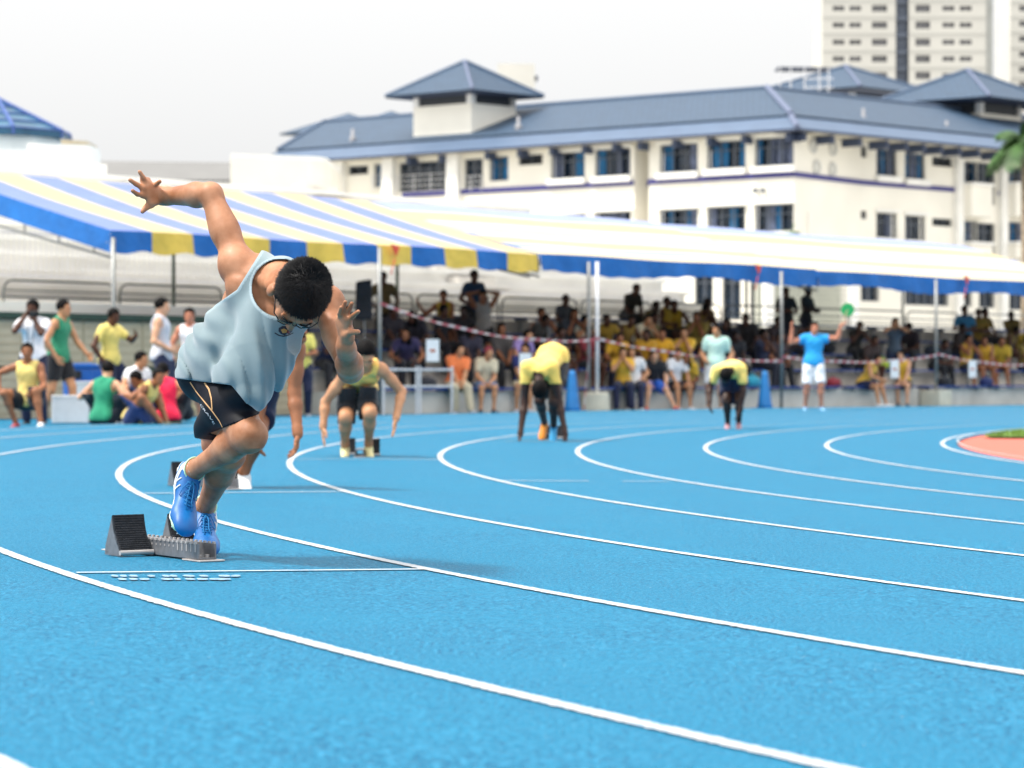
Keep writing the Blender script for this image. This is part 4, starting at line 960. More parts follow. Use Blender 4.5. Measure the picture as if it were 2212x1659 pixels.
# --- wide white grandstand behind
gs = thing('white_grandstand', 'wide white stepped grandstand rising behind the striped tents', 'grandstand', tuple(W(-20, 5, 0)))
E0, E1 = -24, 23.4
m = MB(); bst(m, E0, E1, 5.0, 5.5, -.2, 2.06); under(m.build('front_wall', concw), gs)
m = MB(); bst(m, E0, E1, 4.6, 5.2, 1.84, 1.98); under(m.build('ledge', white), gs)
z, t = 2.06, 5.5; nst = 9
for i in range(nst):
    rise = .325; e = E1 - (0 if i else 0); m = MB(); bst(m, E0, e, t, t + .70, 0, z + rise); bst(m, E0, e, t - .14, t + .0, z + rise - .07, z + rise + .004)
    under(m.build('step', concw), gs); z += rise; t += .70
m = MB(); bst(m, s_at(268, t), E1 - 4, t, t + .3, 0, z + .05); under(m.build('parapet', white), gs)
m = MB(); bst(m, E0, s_at(250, t), t + .3, t + 1.2, 0, z + .34); under(m.build('parapet', white), gs)
# stair cut through the stand
m = MB()
for i in range(nst): bst(m, 15.6, 16.8, 5.5 + .7 * i + .35, 5.5 + .7 * i + .66, 2.06 + .325 * (i + 1) - .0, 2.06 + .325 * (i + 1) + .17)
under(m.build('stair', conc), gs)
# picket fence along the foot of the stand
t_ = 5.62; s = -3.5; zf = 2.41
pf = thing('picket_fence', 'white picket fence along the foot of the grandstand', 'fence', tuple(W(-3.5, t_, zf)))
m = MB(); m.tube([W(-3.5, t_, zf + .88), W(22.5, t_, zf + .88)], .022, 6); under(m.build('rail', wrail), pf)
m = MB(); m.tube([W(-3.5, t_, zf + .10), W(22.5, t_, zf + .10)], .02, 6); under(m.build('rail', wrail), pf)
pm = MB(); pm.cbox((0, 0, .5), .02, .02, .9); proto = pm.build('picket', wrail)
i = 0
while s < 22.4:
    o = proto if i == 0 else proto.copy()
    if i: SC.collection.objects.link(o)
    o.location = W(s, t_, zf); under(o, pf); s += .125; i += 1
# --- beige panelled wall on the left, dark green edge
bw = thing('panelled_wall', 'beige panelled wall with dark green edging behind the seated boys', 'wall', tuple(W(-6, .9, 0)))
s = -6.2
while s < S0 - .1:
    for z0, z1 in ((.0, .78), (.84, 1.58)):
        m = MB(); bst(m, s + .008, s + 1.26, .9, 1.0, z0 + .01, z1); o = under(m.build('panel', beige), bw)
        m = MB()
        for k in range(5): bst(m, s + .05, s + 1.22, .893, .8995, z0 + .08 + k * .135, z0 + .09 + k * .135)
        under(m.build('panel_seam', mat('seam_beige', lin('#A5977B'), .8), kind='stuff'), bw)
    m = MB(); bst(m, s - .012, s + .0075, .89, 1.0, 0, 1.60); under(m.build('joint', mat('seam_beige', lin('#A5977B'), .8)), bw); s += 1.27
m = MB(); bst(m, -6.2, S0 - .1, .88, 1.0, .781, .839); under(m.build('edge_strip', dgreen), bw)
m = MB(); bst(m, -6.2, S0 - .1, .80, 1.3, 1.60, 1.70); under(m.build('edge_strip', dgreen), bw)
m = MB(); bst(m, -6.2, S0 - .1, 1.02, 4.6, -.1, 1.59); under(m.build('backing', conc), bw)
m = MB(); bst(m, -24, S0 - .1, 1.4, 4.7, 1.72, 1.88); under(m.build('roof_ledge', white), bw)
# --- tents
yel, yelt = mat('vinyl_yellow', lin('#DDBB4C'), .5, .08, 3, .3, 6), mat('vinyl_yellow_skylit', lin('#C8B47C'), .42, .05, 2, .2, 5)  # yelt: roof copy of the valance yellow, sky brightness mixed into its colour
blu, blut = mat('vinyl_blue', lin('#0062AE'), .7, .1, 3, .3, 6), mat('vinyl_blue_skylit', lin('#5E74B4'), .42, .06, 2, .2, 5)  # blut: roof copy of the valance blue, paled for the light on top
HZ_, RZ, RT, TB_ = 3.02, 4.22, 4.5, 5.1      # eave height, ridge height, ridge distance
def tent(name, label, s0, s1, cross, zoff=0.0, nseg=12):
    o = thing(name, label, 'tent', tuple(W(s0, 0, 0)), 0, 'striped tents over the benches'); rng = random.Random(int(s0 * 10))
    def P(s, t, dz=0.0): 
        q = t / RT; zz = HZ_ + (RZ - HZ_) * min(q, 1) - max(0, t - RT) * .3 + zoff; sag = -.04 * math.sin(math.pi * min(1, q)) ; fx = (s - s0) / (s1 - s0)
        return W(s, t, zz + sag + .014 * math.sin(fx * 11 + t * .6) * math.sin(t * .9 + 1) + dz)
    if cross:      # stripes run up the slope, valance alternates
        n = nseg; ws = (s1 - s0) / n
        for k in range(n):
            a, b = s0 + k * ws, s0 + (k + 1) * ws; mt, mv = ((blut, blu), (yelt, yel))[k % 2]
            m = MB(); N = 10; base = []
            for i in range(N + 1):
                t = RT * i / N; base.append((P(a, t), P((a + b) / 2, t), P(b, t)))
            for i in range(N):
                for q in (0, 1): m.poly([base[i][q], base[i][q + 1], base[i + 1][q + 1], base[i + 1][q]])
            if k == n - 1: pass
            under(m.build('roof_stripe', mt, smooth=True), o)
            m = MB(); N = 6
            for i in range(N):
                x0, x1 = a + (b - a) * i / N, a + (b - a) * (i + 1) / N
                def bot(x): return .35 + .018 * math.sin((x - a) / ws * math.pi * 2) + .012 * math.sin(x * 7)
                def out(x): return -.03 - .03 * math.sin(x * 5.1) 
                for j in range(3):
                    f0, f1 = j / 3, (j + 1) / 3
                    m.poly([P(x0, 0) + VT * out(x0) * f1 - VZ * bot(x0) * f1, P(x1, 0) + VT * out(x1) * f1 - VZ * bot(x1) * f1, P(x1, 0) + VT * out(x1) * f0 - VZ * bot(x1) * f0, P(x0, 0) + VT * out(x0) * f0 - VZ * bot(x0) * f0])
            under(m.build('valance', mv, smooth=True), o)
    else:
        n = 8; wt = RT / n
        edges = [0, .55, 1.0, 1.7, 2.0, 2.7, 3.0, 3.8, RT]
        for k in range(n):
            a, b = edges[k], edges[k + 1]; mt = (yelt, mat('vinyl_cream', lin('#CFC19A'), .42, .04, 2), blut, yelt)[k % 4] if k % 2 == 0 else (mat('vinyl_cream', lin('#CFC19A'), .42, .04, 2))
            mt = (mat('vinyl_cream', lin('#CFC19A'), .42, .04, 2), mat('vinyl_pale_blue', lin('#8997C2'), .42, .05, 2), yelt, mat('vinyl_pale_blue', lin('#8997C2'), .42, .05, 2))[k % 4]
            m = MB(); N = 24
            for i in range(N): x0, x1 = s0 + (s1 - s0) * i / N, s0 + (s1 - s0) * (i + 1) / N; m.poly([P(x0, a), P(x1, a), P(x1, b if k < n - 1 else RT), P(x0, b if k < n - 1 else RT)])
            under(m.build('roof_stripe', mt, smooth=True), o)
        m = MB(); N = 60
        for i in range(N):
            x0, x1 = s0 + (s1 - s0) * i / N, s0 + (s1 - s0) * (i + 1) / N
            def bot(x): return .35 + .05 * math.sin(x * 1.1) + .015 * math.sin(x * 9)
            def out(x): return -.04 - .035 * math.sin(x * 4.3) 
            for j in range(3):
                f0, f1 = j / 3, (j + 1) / 3
                m.poly([P(x0, 0) + VT * out(x0) * f1 - VZ * bot(x0) * f1, P(x1, 0) + VT * out(x1) * f1 - VZ * bot(x1) * f1, P(x1, 0) + VT * out(x1) * f0 - VZ * bot(x1) * f0, P(x0, 0) + VT * out(x0) * f0 - VZ * bot(x0) * f0])
        under(m.build('valance', blu, smooth=True), o)
    # back slope and back valance
    m = MB(); N = 16
    for i in range(N):
        x0, x1 = s0 + (s1 - s0) * i / N, s0 + (s1 - s0) * (i + 1) / N
        for j in range(3): ta, tb = RT + (TB_ - RT) * j / 3, RT + (TB_ - RT) * (j + 1) / 3; m.poly([P(x0, ta), P(x1, ta), P(x1, tb), P(x0, tb)])
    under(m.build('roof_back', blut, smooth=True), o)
    # side valances
    for x, mv in ((s0, blu), (s1, blu)):
        m = MB(); N = 24
        for i in range(N):
            ta, tb = TB_ * i / N, TB_ * (i + 1) / N
            m.poly([P(x, ta, 0), P(x, tb, 0), P(x, tb) - VZ * .36, P(x, ta) - VZ * .36])
        under(m.build('side_valance', mv, smooth=True), o)
    # trussed frame
    for x in (s0 + .12, s1 - .12):
        for pa, pb in (((x, .1), (x, RT)), ((x, TB_ - .1), (x, RT))):
            m = MB(); a_, b_ = P(*pa) - VZ * .14, P(*pb) - VZ * .14; m.tube([a_, b_], .03, 6); under(m.build('rafter', steel), o)
            m = MB(); c_, d_ = a_ - VZ * .32, b_ - VZ * .55; m.tube([c_, d_], .022, 6); under(m.build('rafter', steel), o)
            for k in range(5):
                f = (k + .5) / 5; m = MB(); m.tube([a_.lerp(b_, f), c_.lerp(d_, f)], .018, 5); under(m.build('strut', steel), o)
    m = MB(); m.tube([P(s0, .08) - VZ * .2, P(s1, .08) - VZ * .2], .028, 6); under(m.build('eave_beam', steel), o)
    return o
tent('striped_tent', 'tent with alternating blue and yellow valance, nearest and leftmost', -.05, 10.55, True, 0, 12)
tent('striped_tent', 'middle tent with plain blue valance above the seated crowd', 10.6, 19.9, False, .0)
tent('striped_tent', 'far tent with plain blue valance at the right edge', 20.0, 33.5, False, -.04)
# tent poles, guy markers and concrete feet
def pole(px, t, name_m, label, ztop, grp='tent poles', r=.034, s=None):
    s = s_at(px, t) if s is None else s
    zb = -.0 if t < 0 else TR[min(4, max(0, int(t / .9)))][1]
    if s < S0 and t > 0: zb = -.0
    o = thing('tent_pole', label, 'pole', tuple(W(s, t, zb)), 0, grp); m = MB(); m.tube([W(s, t, zb), W(s, t, ztop)], r, 8); under(m.build('post', name_m, smooth=True), o)
    m = MB(); m.cbox(W(s, t, zb + .01), .22, .22, .02, 0, SROT); under(m.build('base_plate', name_m), o); return s
for px, t, mm, lb, zt in ((245, -.05, steel, 'grey tent pole at the left corner of the blue and yellow tent', 2.9), (820, -.3, steel, 'grey tent pole beside the black loudspeaker', 2.95), (1688, -.3, steel, 'grey tent pole behind the official with the green paddle', 2.9), (2022, -.3, steel, 'grey tent pole on the right concrete block', 2.9), (1290, -.3, wrail, 'white wrapped tent pole on the middle concrete block', 2.9), (1272, -.12, steel, 'thin grey pole just left of the white wrapped pole', 2.9),
                         (375, 4.5, dgreen, 'dark green pole above the boy in the grey singlet', 4.0), (858, 4.5, dgreen, 'dark green pole right of the loudspeaker', 4.0), (1612, 4.5, dgreen, 'dark green pole left of the wire mesh panel', 4.0), (1950, 4.5, steel, 'grey back pole behind the woman taking a picture', 4.0)):
    pole(px, t, mm, lb, zt)
for px, lb in ((1286, 'round concrete block under the white wrapped tent pole'), (2022, 'square concrete block under the right tent pole')):
    s = s_at(px, -.3); o = thing('concrete_block', lb, 'concrete block', tuple(W(s, -.3, 0)), 0, 'concrete feet of the tent poles')
    m = MB()
    if px < 1500: m.tube([W(s, -.3, 0), W(s, -.3, .03), W(s, -.3, .34), W(s, -.3, .37)], [.27, .28, .26, .24], 20)
    else: m.box(W(s - .26, -.56, 0), VS * .52, VT * .52, VZ * .36)
    under(m.build('block', mat('block_cream', lin('#D5CFBC'), .85, .08, 4), bevel=.02), o)
red = mat('flag_red', lin('#E0503A'), .6, .1)
for px, lb in ((853, 'small red flag tied on the yellow part of the valance'), (1637, 'small red flag on the blue valance of the middle tent'), (2087, 'small red flag on the blue valance near the right edge')):
    s = s_at(px, -.12); a = W(s, -.12, 2.98)
    m = MB(); m.add([a - VS * .11 + VZ * .06, a + VS * .11 + VZ * .02, a - VZ * .16 + VS * .02, a - VS * .11 + VZ * .06 - VT * .02, a + VS * .11 + VZ * .02 - VT * .02, a - VZ * .16 + VS * .02 - VT * .02], [(0, 2, 1), (3, 4, 5), (0, 1, 4, 3), (1, 2, 5, 4), (2, 0, 3, 5)])
    m.tube([a - VZ * .2, a - VZ * .48 - VS * .1], .012, 5); tag(m.build('flag', red), lb, 'flag', 'red marker flags on the tents')
# --- barrier tape with paper signs
tr_, tw_ = mat('tape_red', lin('#A8505A'), .5, .05), mat('tape_white', lin('#C4BCBE'), .5, .05)
def tape(pa, pb, sag, label):
    pa, pb = Vector(pa), Vector(pb); L = (pb - pa).length; n = int(L / .16); o = thing('barrier_tape', label, 'tape', tuple(pa), 0, 'red and white barrier tapes'); ms = (MB(), MB())
    for i in range(n):
        f0, f1 = i / n, (i + 1) / n; p = pa.lerp(pb, f0) - VZ * sag * 4 * f0 * (1 - f0); q = pa.lerp(pb, f1) - VZ * sag * 4 * f1 * (1 - f1); tw = .5 + .5 * math.cos(i * .5)
        u = (VZ * (.5 + .5 * tw) + VT * .4 * (1 - tw)) * .052; sh = (q - p) * .45
        ms[i % 2].add([p, q, q + u + sh, p + u + sh, p + VT * .004, q + VT * .004, q + u + sh + VT * .004, p + u + sh + VT * .004], [(0, 1, 2, 3), (7, 6, 5, 4)])
    under(ms[0].build('red_bands', tr_, kind='stuff'), o); under(ms[1].build('white_bands', tw_, kind='stuff'), o)
def PT(px, z, t=-.34): return W(s_at(px, t), t, z)
tape(PT(820, 1.95), PT(1282, 1.36), .22, 'red and white tape sloping down from the pole by the loudspeaker to the middle pole')
tape(PT(1282, 1.40), PT(1688, .98), .10, 'red and white tape between the middle pole and the official')
tape(PT(1688, 1.08), PT(2022, 1.14), .13, 'red and white tape passing behind the official with the paddle')
tape(PT(2022, 1.18), PT(2260, .95), .10, 'red and white tape from the right pole to the edge of the picture')
tape(PT(1276, 1.45), PT(1262, .0, -.5), .02, 'red and white tape hanging down beside the middle pole')
pap = mat('paper_white', lin('#EDEEF0'), .8, .03); ink = mat('ink_orange', lin('#B8603C'), .7, .1)
for px, py, lb in ((935, 757, 'white paper sign with an orange mark left of the man in orange'), (1135, 786, 'white paper sign behind the runner with both hands down'), (1933, 797, 'white paper sign beside the seated boy in the yellow vest'), (2101, 797, 'white paper sign near the right tent pole')):
    t = -.36; s = s_at(px, t); p0 = W(s, t, 0); z = (829.5 - 0 - py) ; zc = at(px, py, p0.y).z - GZ
    o = thing('paper_sign', lb, 'sign', tuple(W(s, t, zc - .2)), 0, 'paper signs hung on the tape'); m = MB(); bst(m, s - .17, s + .17, t, t + .006, zc - .2, zc + .2); under(m.build('sheet', pap), o)
    m = MB(); bst(m, s - .08, s + .07, t - .003, t - .0005, zc - .03, zc + .02); under(m.build('printed_mark', ink), o)
# --- tall blue cones
cb = mat('cone_blue', lin('#1676B8'), .5, .08)
for px, lb in ((1236, 'tall blue cone left of the middle concrete block'), (1652, 'tall blue cone left of the official in the blue shirt')):
    t = -.9; s = s_at(px, t); o = thing('traffic_cone', lb, 'cone', tuple(W(s, t, 0)), SROT, 'tall blue cones at the track edge')
    m = MB(); m.tube([(0, 0, .03), (0, 0, .1), (0, 0, .72), (0, 0, .78)], [.17, .145, .07, .055], 18); m.build('cone', cb, o, True)
    m = MB(); m.cbox((0, 0, .018), .42, .42, .036); m.build('base', cb, o, bevel=.01)
    m = MB(); m.tube([(0, 0, .782), (0, 0, .80)], [.055, .04], 14); m.build('tip', cb, o, True)
# --- loudspeaker on a stand
t = 1.0; s = s_at(787, t); o = thing('loudspeaker', 'black loudspeaker under a dark cover left of the tent pole', 'loudspeaker', tuple(W(s, t, .4)), SROT + rad(-48)); bk = mat('cover_black', lin('#23262E'), .7, .35, 5, .6, 12)
z1 = at(787, 690, W(s, t).y).z - GZ - .4; z2 = at(787, 603, W(s, t).y).z - GZ - .4
m = MB(); m.add([(-.17, -.16, z1), (.15, -.16, z1), (.15, .16, z1), (-.17, .16, z1), (-.15, -.16, z2 - .05), (.13, -.16, z2), (.13, .14, z2), (-.15, .14, z2 - .05)], [(3, 2, 1, 0), (4, 5, 6, 7), (0, 1, 5, 4), (1, 2, 6, 5), (2, 3, 7, 6), (3, 0, 4, 7)]); m.build('cabinet', bk, o, bevel=.03)
m = MB(); m.tube([(0, 0, .0), (0, 0, z1)], .02, 8); m.build('stand_pole', steel, o)
for k in range(3):
    a = 2.1 * k; m = MB(); m.tube([(0, 0, .55), (.4 * math.cos(a), .4 * math.sin(a), 0)], .014, 6); m.build('stand_leg', steel, o)
# --- white rails like hurdles in front of the tiers
for k, (xa, xb) in enumerate(((826, 902), (905, 978))):
    t = -.45; sa, sb_ = s_at(xa + 2, t), s_at(xb - 2, t); o = thing('crowd_barrier', ['white tubular barrier frame right of the crouching yellow runner', 'white tubular barrier frame in front of the man in orange'][k], 'barrier', tuple(W(sa, t, 0)), 0, 'white barrier frames'); 
    for q in (sa, sb_): m = MB(); m.tube([W(q, t, 0), W(q, t, .86)], .022, 6); under(m.build('post', wrail), o)
    for z in (.8, .5): m = MB(); m.tube([W(sa, t, z), W(sb_, t, z)], .018, 6); under(m.build('bar', wrail), o)
# --- left: blue bin with white cover, white crates
o = thing('recycling_bin', 'blue bin with a dark opening behind the boy in green', 'bin', tuple(gp(168, 908).xy) + (GZ,), rad(18)); bb = mat('bin_blue', lin('#1F62B4'), .45, .08)
m = MB(); m.cbox((0, 0, .47), .40, .42, .66); m.build('body', bb, o, bevel=.03); m = MB(); m.box((-.20, -.23, .80), (.40, 0, 0), (0, .46, 0), (0, 0, .08)); m.build('lid', bb, o, bevel=.02)
m = MB(); m.cbox((-.06, -.222, .70), .16, .02, .12); m.build('opening', dk, o)
o = thing('recycling_bin', 'blue bin standing right of the bin with the dark opening', 'bin', tuple(gp(198, 906).xy) + (GZ,), rad(18)); m = MB(); m.cbox((0, 0, .46), .38, .42, .68); m.build('body', bb, o, bevel=.03); m = MB(); m.cbox((0, 0, .84), .40, .45, .07); m.build('lid', bb, o, bevel=.02)
wc = mat('crate_white', lin('#F4F4F4'), .6, .04, 6)
for px, py, w_, h_, lb, nm in ((188, 911, .36, .58, 'white upright panel leaning against the blue bins', 'white_board'), (152, 915, .52, .38, 'low white cool box on the ground left of the boy in green', 'cool_box')):
    q = gp(px, py); o = thing(nm, lb, 'box' if nm == 'cool_box' else 'board', tuple(q), rad(8)); m = MB(); m.cbox((0, 0, h_ / 2 + .005), w_, .3 if nm == 'cool_box' else .06, h_ - .01); m.build('body', wc, o, bevel=.012)
    m = MB(); m.cbox((0, 0, h_ + .012), w_ + .015, (.3 if nm == 'cool_box' else .06) + .015, .024); m.build('rim', wc, o, bevel=.008)
# ---------------------------------------------------------------- school building
roofm = bpy.data.materials.new('roof_tiles'); roofm.use_nodes = True
n = roofm.node_tree; L_ = n.links.new; b = n.nodes['Principled BSDF']; b.inputs['Roughness'].default_value = .55
uvn = n.nodes.new('ShaderNodeUVMap'); wv = n.nodes.new('ShaderNodeTexBrick'); wv.inputs['Scale'].default_value = 1
for k_, v_ in (('Color1', lin('#324A62')), ('Color2', lin('#38526C')), ('Mortar', lin('#26394E'))): wv.inputs[k_].default_value = v_
wv.inputs['Brick Width'].default_value = .42; wv.inputs['Row Height'].default_value = .36; wv.inputs['Mortar Size'].default_value = .045; wv.inputs['Mortar Smooth'].default_value = .6
L_(uvn.outputs[0], wv.inputs['Vector']); L_(wv.outputs['Color'], b.inputs['Base Color'])
bp = n.nodes.new('ShaderNodeBump'); bp.inputs['Strength'].default_value = .5; bp.inputs['Distance'].default_value = .04; bp.invert = True; L_(wv.outputs['Fac'], bp.inputs['Height']); L_(bp.outputs[0], b.inputs['Normal'])
ridgem = mat('ridge_tile', lin('#646E88'), .6, .05); gutm = mat('gutter_blue', lin('#50647E'), .5, .06, 1); soff = mat('soffit', lin('#C9C4B4'), .8); trimb = mat('belt_blue', lin('#34347E'), .6, .06)
louv = mat('louvre_dark', lin('#2A3038'), .5, .1); glassm = mat('window_glass', lin('#16283A'), .12, .3, 2, spec=.8); curb = mat('curtain_blue', lin('#2A6E9E'), .8, .25, 3); curg = mat('curtain_grey', lin('#6C7690'), .8, .25, 3); frm = mat('frame_grey', lin('#5F6670'), .5); brk = mat('bracket_dark', lin('#3A4660'), .6)
def roofface(m_, pts, name, parent, mt=None):
    """one roof plane with uv in metres along the eave and up the slope; has thickness"""
    pts = [Vector(p) for p in pts]; e = (pts[1] - pts[0]).normalized(); nn = (pts[1] - pts[0]).cross(pts[2] - pts[0]).normalized(); u2 = nn.cross(e)
    if nn.z < 0: nn = -nn; u2 = -u2
    N = len(pts); vs = pts + [p - nn * .12 for p in pts]; fs = [tuple(range(N)), tuple(range(N, 2 * N))[::-1]] + [(i, i + N, (i + 1) % N + N, (i + 1) % N) for i in range(N)]
    o = under(meshobj(name, vs, fs, mt or roofm), parent); uv = o.data.uv_layers.new(name='UVMap')
    for lp in o.data.loops:
        q = Vector(vs[lp.vertex_index]) - pts[0]; uv.data[lp.index].uv = (q.dot(e), q.dot(u2))
    return o
class Facade:
    """vertical plane through two plan points; pixel windows are laid on it by sight line"""
    def __init__(s, P, d): s.P = Vector((P[0], P[1], 0)); s.d = Vector((d[0], d[1], 0)).normalized(); s.n = Vector((s.d.y, -s.d.x, 0)); s.n = s.n if s.n.y < 0 else -s.n
    def uz(s, px, py):
        r = ray(px, py); o = Vector((0, 0, CAMZ)); t = (s.P - o).dot(s.n) / r.dot(s.n); q = o + r * t; return ((q - s.P).dot(s.d), q.z)
    def p(s, u, z, out=0.0): return s.P + s.d * u + Vector((0, 0, z)) + s.n * out
    def wall(s, name, u0, u1, z0, z1, holes, m_, parent, depth=.35):
        us = sorted({u0, u1, *[max(u0, min(u1, h[0])) for h in holes], *[max(u0, min(u1, h[1])) for h in holes]}); zs = sorted({z0, z1, *[h[2] for h in holes if z0 < h[2] < z1], *[h[3] for h in holes if z0 < h[3] < z1]})
        m = MB()
        for i in range(len(us) - 1):
            for j in range(len(zs) - 1):
                uc, zc = (us[i] + us[i + 1]) / 2, (zs[j] + zs[j + 1]) / 2
                if us[i + 1] - us[i] < 1e-4 or any(h[0] < uc < h[1] and h[2] < zc < h[3] for h in holes): continue
                m.poly([s.p(us[i], zs[j]), s.p(us[i + 1], zs[j]), s.p(us[i + 1], zs[j + 1]), s.p(us[i], zs[j + 1])])
        for h in holes:
            a, b, c, d = h[:4]
            for q in (((a, c), (b, c)), ((b, c), (b, d)), ((b, d), (a, d)), ((a, d), (a, c))): m.poly([s.p(*q[0]), s.p(*q[1]), s.p(*q[1], -depth), s.p(*q[0], -depth)])
        return under(m.build(name, m_), parent)
    def box(s, m, u0, u1, z0, z1, o0, o1): return m.box(s.p(u0, z0, o0), s.d * (u1 - u0), s.n * (o1 - o0), VZ * (z1 - z0))
    def window(s, h, parent, rng, style='curtain'):
        a, b, c, d = h[:4]; w = b - a; e = .04
        m = MB(); s.box(m, a, b, c, c + .07, -.22, -.14); s.box(m, a, b, d - .07, d, -.22, -.14); s.box(m, a, a + .07, c + .071, d - .071, -.22, -.14); s.box(m, b - .07, b, c + .071, d - .071, -.22, -.14)
        nb = max(1, round(w / .75))
        for k in range(1, nb): x = a + w * k / nb; s.box(m, x - .03, x + .03, c + .071, d - .071, -.22, -.14)
        if style != 'louvre': s.box(m, a + .071, b - .071, d - .55, d - .50, -.215, -.145)
        f = under(m.build('window', frm), parent)
        if style == 'louvre':
            k = c + .1
            while k < d - .1: m = MB(); m.box(s.p(a + .071, k, -.2), s.d * (w - .142), s.n * .08 + VZ * -.05, VZ * .02); under(m.build('slat', louv), parent); k += .16
            m = MB(); s.box(m, a, b, c, d, -.40, -.34); under(m.build('pane', louv), parent); return
        if style == 'dark':
            m = MB(); s.box(m, a, b, c, d, -.40, -.34); under(m.build('pane', glassm), parent); return
        x = a + .07; 
        m = MB(); s.box(m, a, b, c, d, -.5, -.45); under(m.build('pane', glassm), parent)
        while x < b - .12:
            ww = rng.uniform(.22, .6); ww = min(ww, b - .08 - x); r = rng.random()
            if r < .78:
                mt = curb if r < .40 else curg; N = 6; m = MB()
                for i in range(N):
                    o0, o1 = -.27 - .05 * (i % 2), -.27 - .05 * ((i + 1) % 2); m.poly([s.p(x + ww * i / N, c + .05, o0), s.p(x + ww * (i + 1) / N, c + .05, o1), s.p(x + ww * (i + 1) / N, d - .05, o1), s.p(x + ww * i / N, d - .05, o0)])
                under(m.build('curtain', mt), parent)
            x += ww + rng.uniform(0, .12)
YB = 145.0
C0 = at(1715, 375, YB); zb = C0.z
pl_ = at(1100, 408, (zb - CAMZ) * F_PX / (HZ - 408) * 1.0); CL = Vector((C0.x, C0.y)); LD = (Vector((pl_.x, pl_.y)) - CL).normalized()
yR = (zb - CAMZ) * F_PX / (HZ - 412); pR = at(2100, 412, yR); y6 = (zb - CAMZ) * F_PX / (HZ - 393); p6 = at(1860, 393, y6)
CR = Vector((p6.x, p6.y)); RD = (Vector((pR.x, pR.y)) - CR).normalized(); MD = (CR - CL).normalized()
sch = thing('school_building', 'cream school building with blue tiled hip roofs and a roof lantern', 'building', tuple(CL) + (-.5,))
FL, FM, FR = Facade(CL, LD), Facade(CL, MD), Facade(CR, RD)
FW_ = random.Random(5)
def rects(F, lst):
    out = []
    for x0, y0, x1, y1 in lst:
        a, b = F.uz(x0, (y0 + y1) / 2), F.uz(x1, (y0 + y1) / 2); c, d = F.uz((x0 + x1) / 2, y1), F.uz((x0 + x1) / 2, y0); u0, u1 = sorted((a[0], b[0])); out.append((u0, u1, c[1], d[1]))
    return out
zE = at(1715, 283, 145).z        # eave soffit
top = [(1630, 297, 1714, 358), (1527, 304, 1610, 364), (1425, 311, 1507, 372), (1285, 321, 1362, 380), (1190, 329, 1263, 385), (1057, 338, 1098, 391), (1003, 343, 1043, 417), (862, 349, 970, 412), (808, 354, 830, 405)]
lou = [(1120, 334, 1172, 356), (752, 358, 795, 377)]
low = [(1630, 441, 1714, 500), (1527, 446, 1610, 503), (1425, 452, 1507, 508), (1285, 458, 1362, 512), (1190, 463, 1263, 515), (1120, 466, 1172, 516)]
low2 = [(1500, 590, 1540, 660), (1560, 590, 1600, 690), (1620, 590, 1640, 700)]
HT, HL_, HB, HB2 = rects(FL, top), rects(FL, lou), rects(FL, low), rects(FL, low2)
UL = FL.uz(722, 380)[0]; ur = FL.uz(1370, 400)[0], FL.uz(1402, 400)[0]
FL.wall('wall', -.0, min(ur), -.5, zE, [h for h in HT + HL_ + HB + HB2 if h[1] < min(ur)], cream, sch)
FL.wall('wall', max(ur), UL, -.5, zE, [h for h in HT + HL_ + HB + HB2 if h[0] > max(ur)], cream, sch)
m = MB(); a, b = sorted(ur); m.poly([FL.p(a, -.5, -1.4), FL.p(b, -.5, -1.4), FL.p(b, zE, -1.4), FL.p(a, zE, -1.4)]); m.poly([FL.p(a, -.5), FL.p(a, -.5, -1.4), FL.p(a, zE, -1.4), FL.p(a, zE)]); m.poly([FL.p(b, -.5), FL.p(b, -.5, -1.4), FL.p(b, zE, -1.4), FL.p(b, zE)]); under(m.build('recess_wall', cream), sch)
for i, h in enumerate(HT + HB): FL.window(h, sch, FW_, 'dark' if i in (6, 7) else 'curtain')
for h in HL_ + HB2: FL.window(h, sch, FW_, 'louvre' if h in HL_ else 'dark')
topR = [(1893, 322, 1938, 380), (1955, 331, 1999, 387), (2075, 349, 2112, 403), (2112, 352, 2150, 442), (2172, 362, 2230, 405), (1858, 316, 1873, 340)]
louR = [(2014, 339, 2058, 360), (2014, 472, 2057, 489)]
lowR = [(1893, 460, 1938, 514), (1955, 466, 1999, 519), (2075, 477, 2112, 528), (2112, 482, 2150, 548), (2172, 480, 2230, 530), (1858, 455, 1873, 473)]
basR = [(1858, 590, 1900, 651), (1955, 590, 2050, 660), (2075, 590, 2100, 662), (2115, 590, 2150, 665), (2180, 590, 2235, 670)]
GR_, GL_ = rects(FR, topR) + rects(FR, lowR), rects(FR, louR); GB_ = rects(FR, basR)
UR = FR.uz(2330, 400)[0]
FR.wall('wall', 0, UR, -.5, zE, GR_ + GL_ + GB_, cream, sch)
for i, h in enumerate(GR_): FR.window(h, sch, FW_, 'dark' if i in (3, 5, 9, 11) else 'curtain')
for h in GL_: FR.window(h, sch, FW_, 'louvre')
for h in GB_: FR.window(h, sch, FW_, 'dark')
UM = (CR - CL).length; FM.wall('wall', .0, UM, -.5, zE, [], cream, sch)
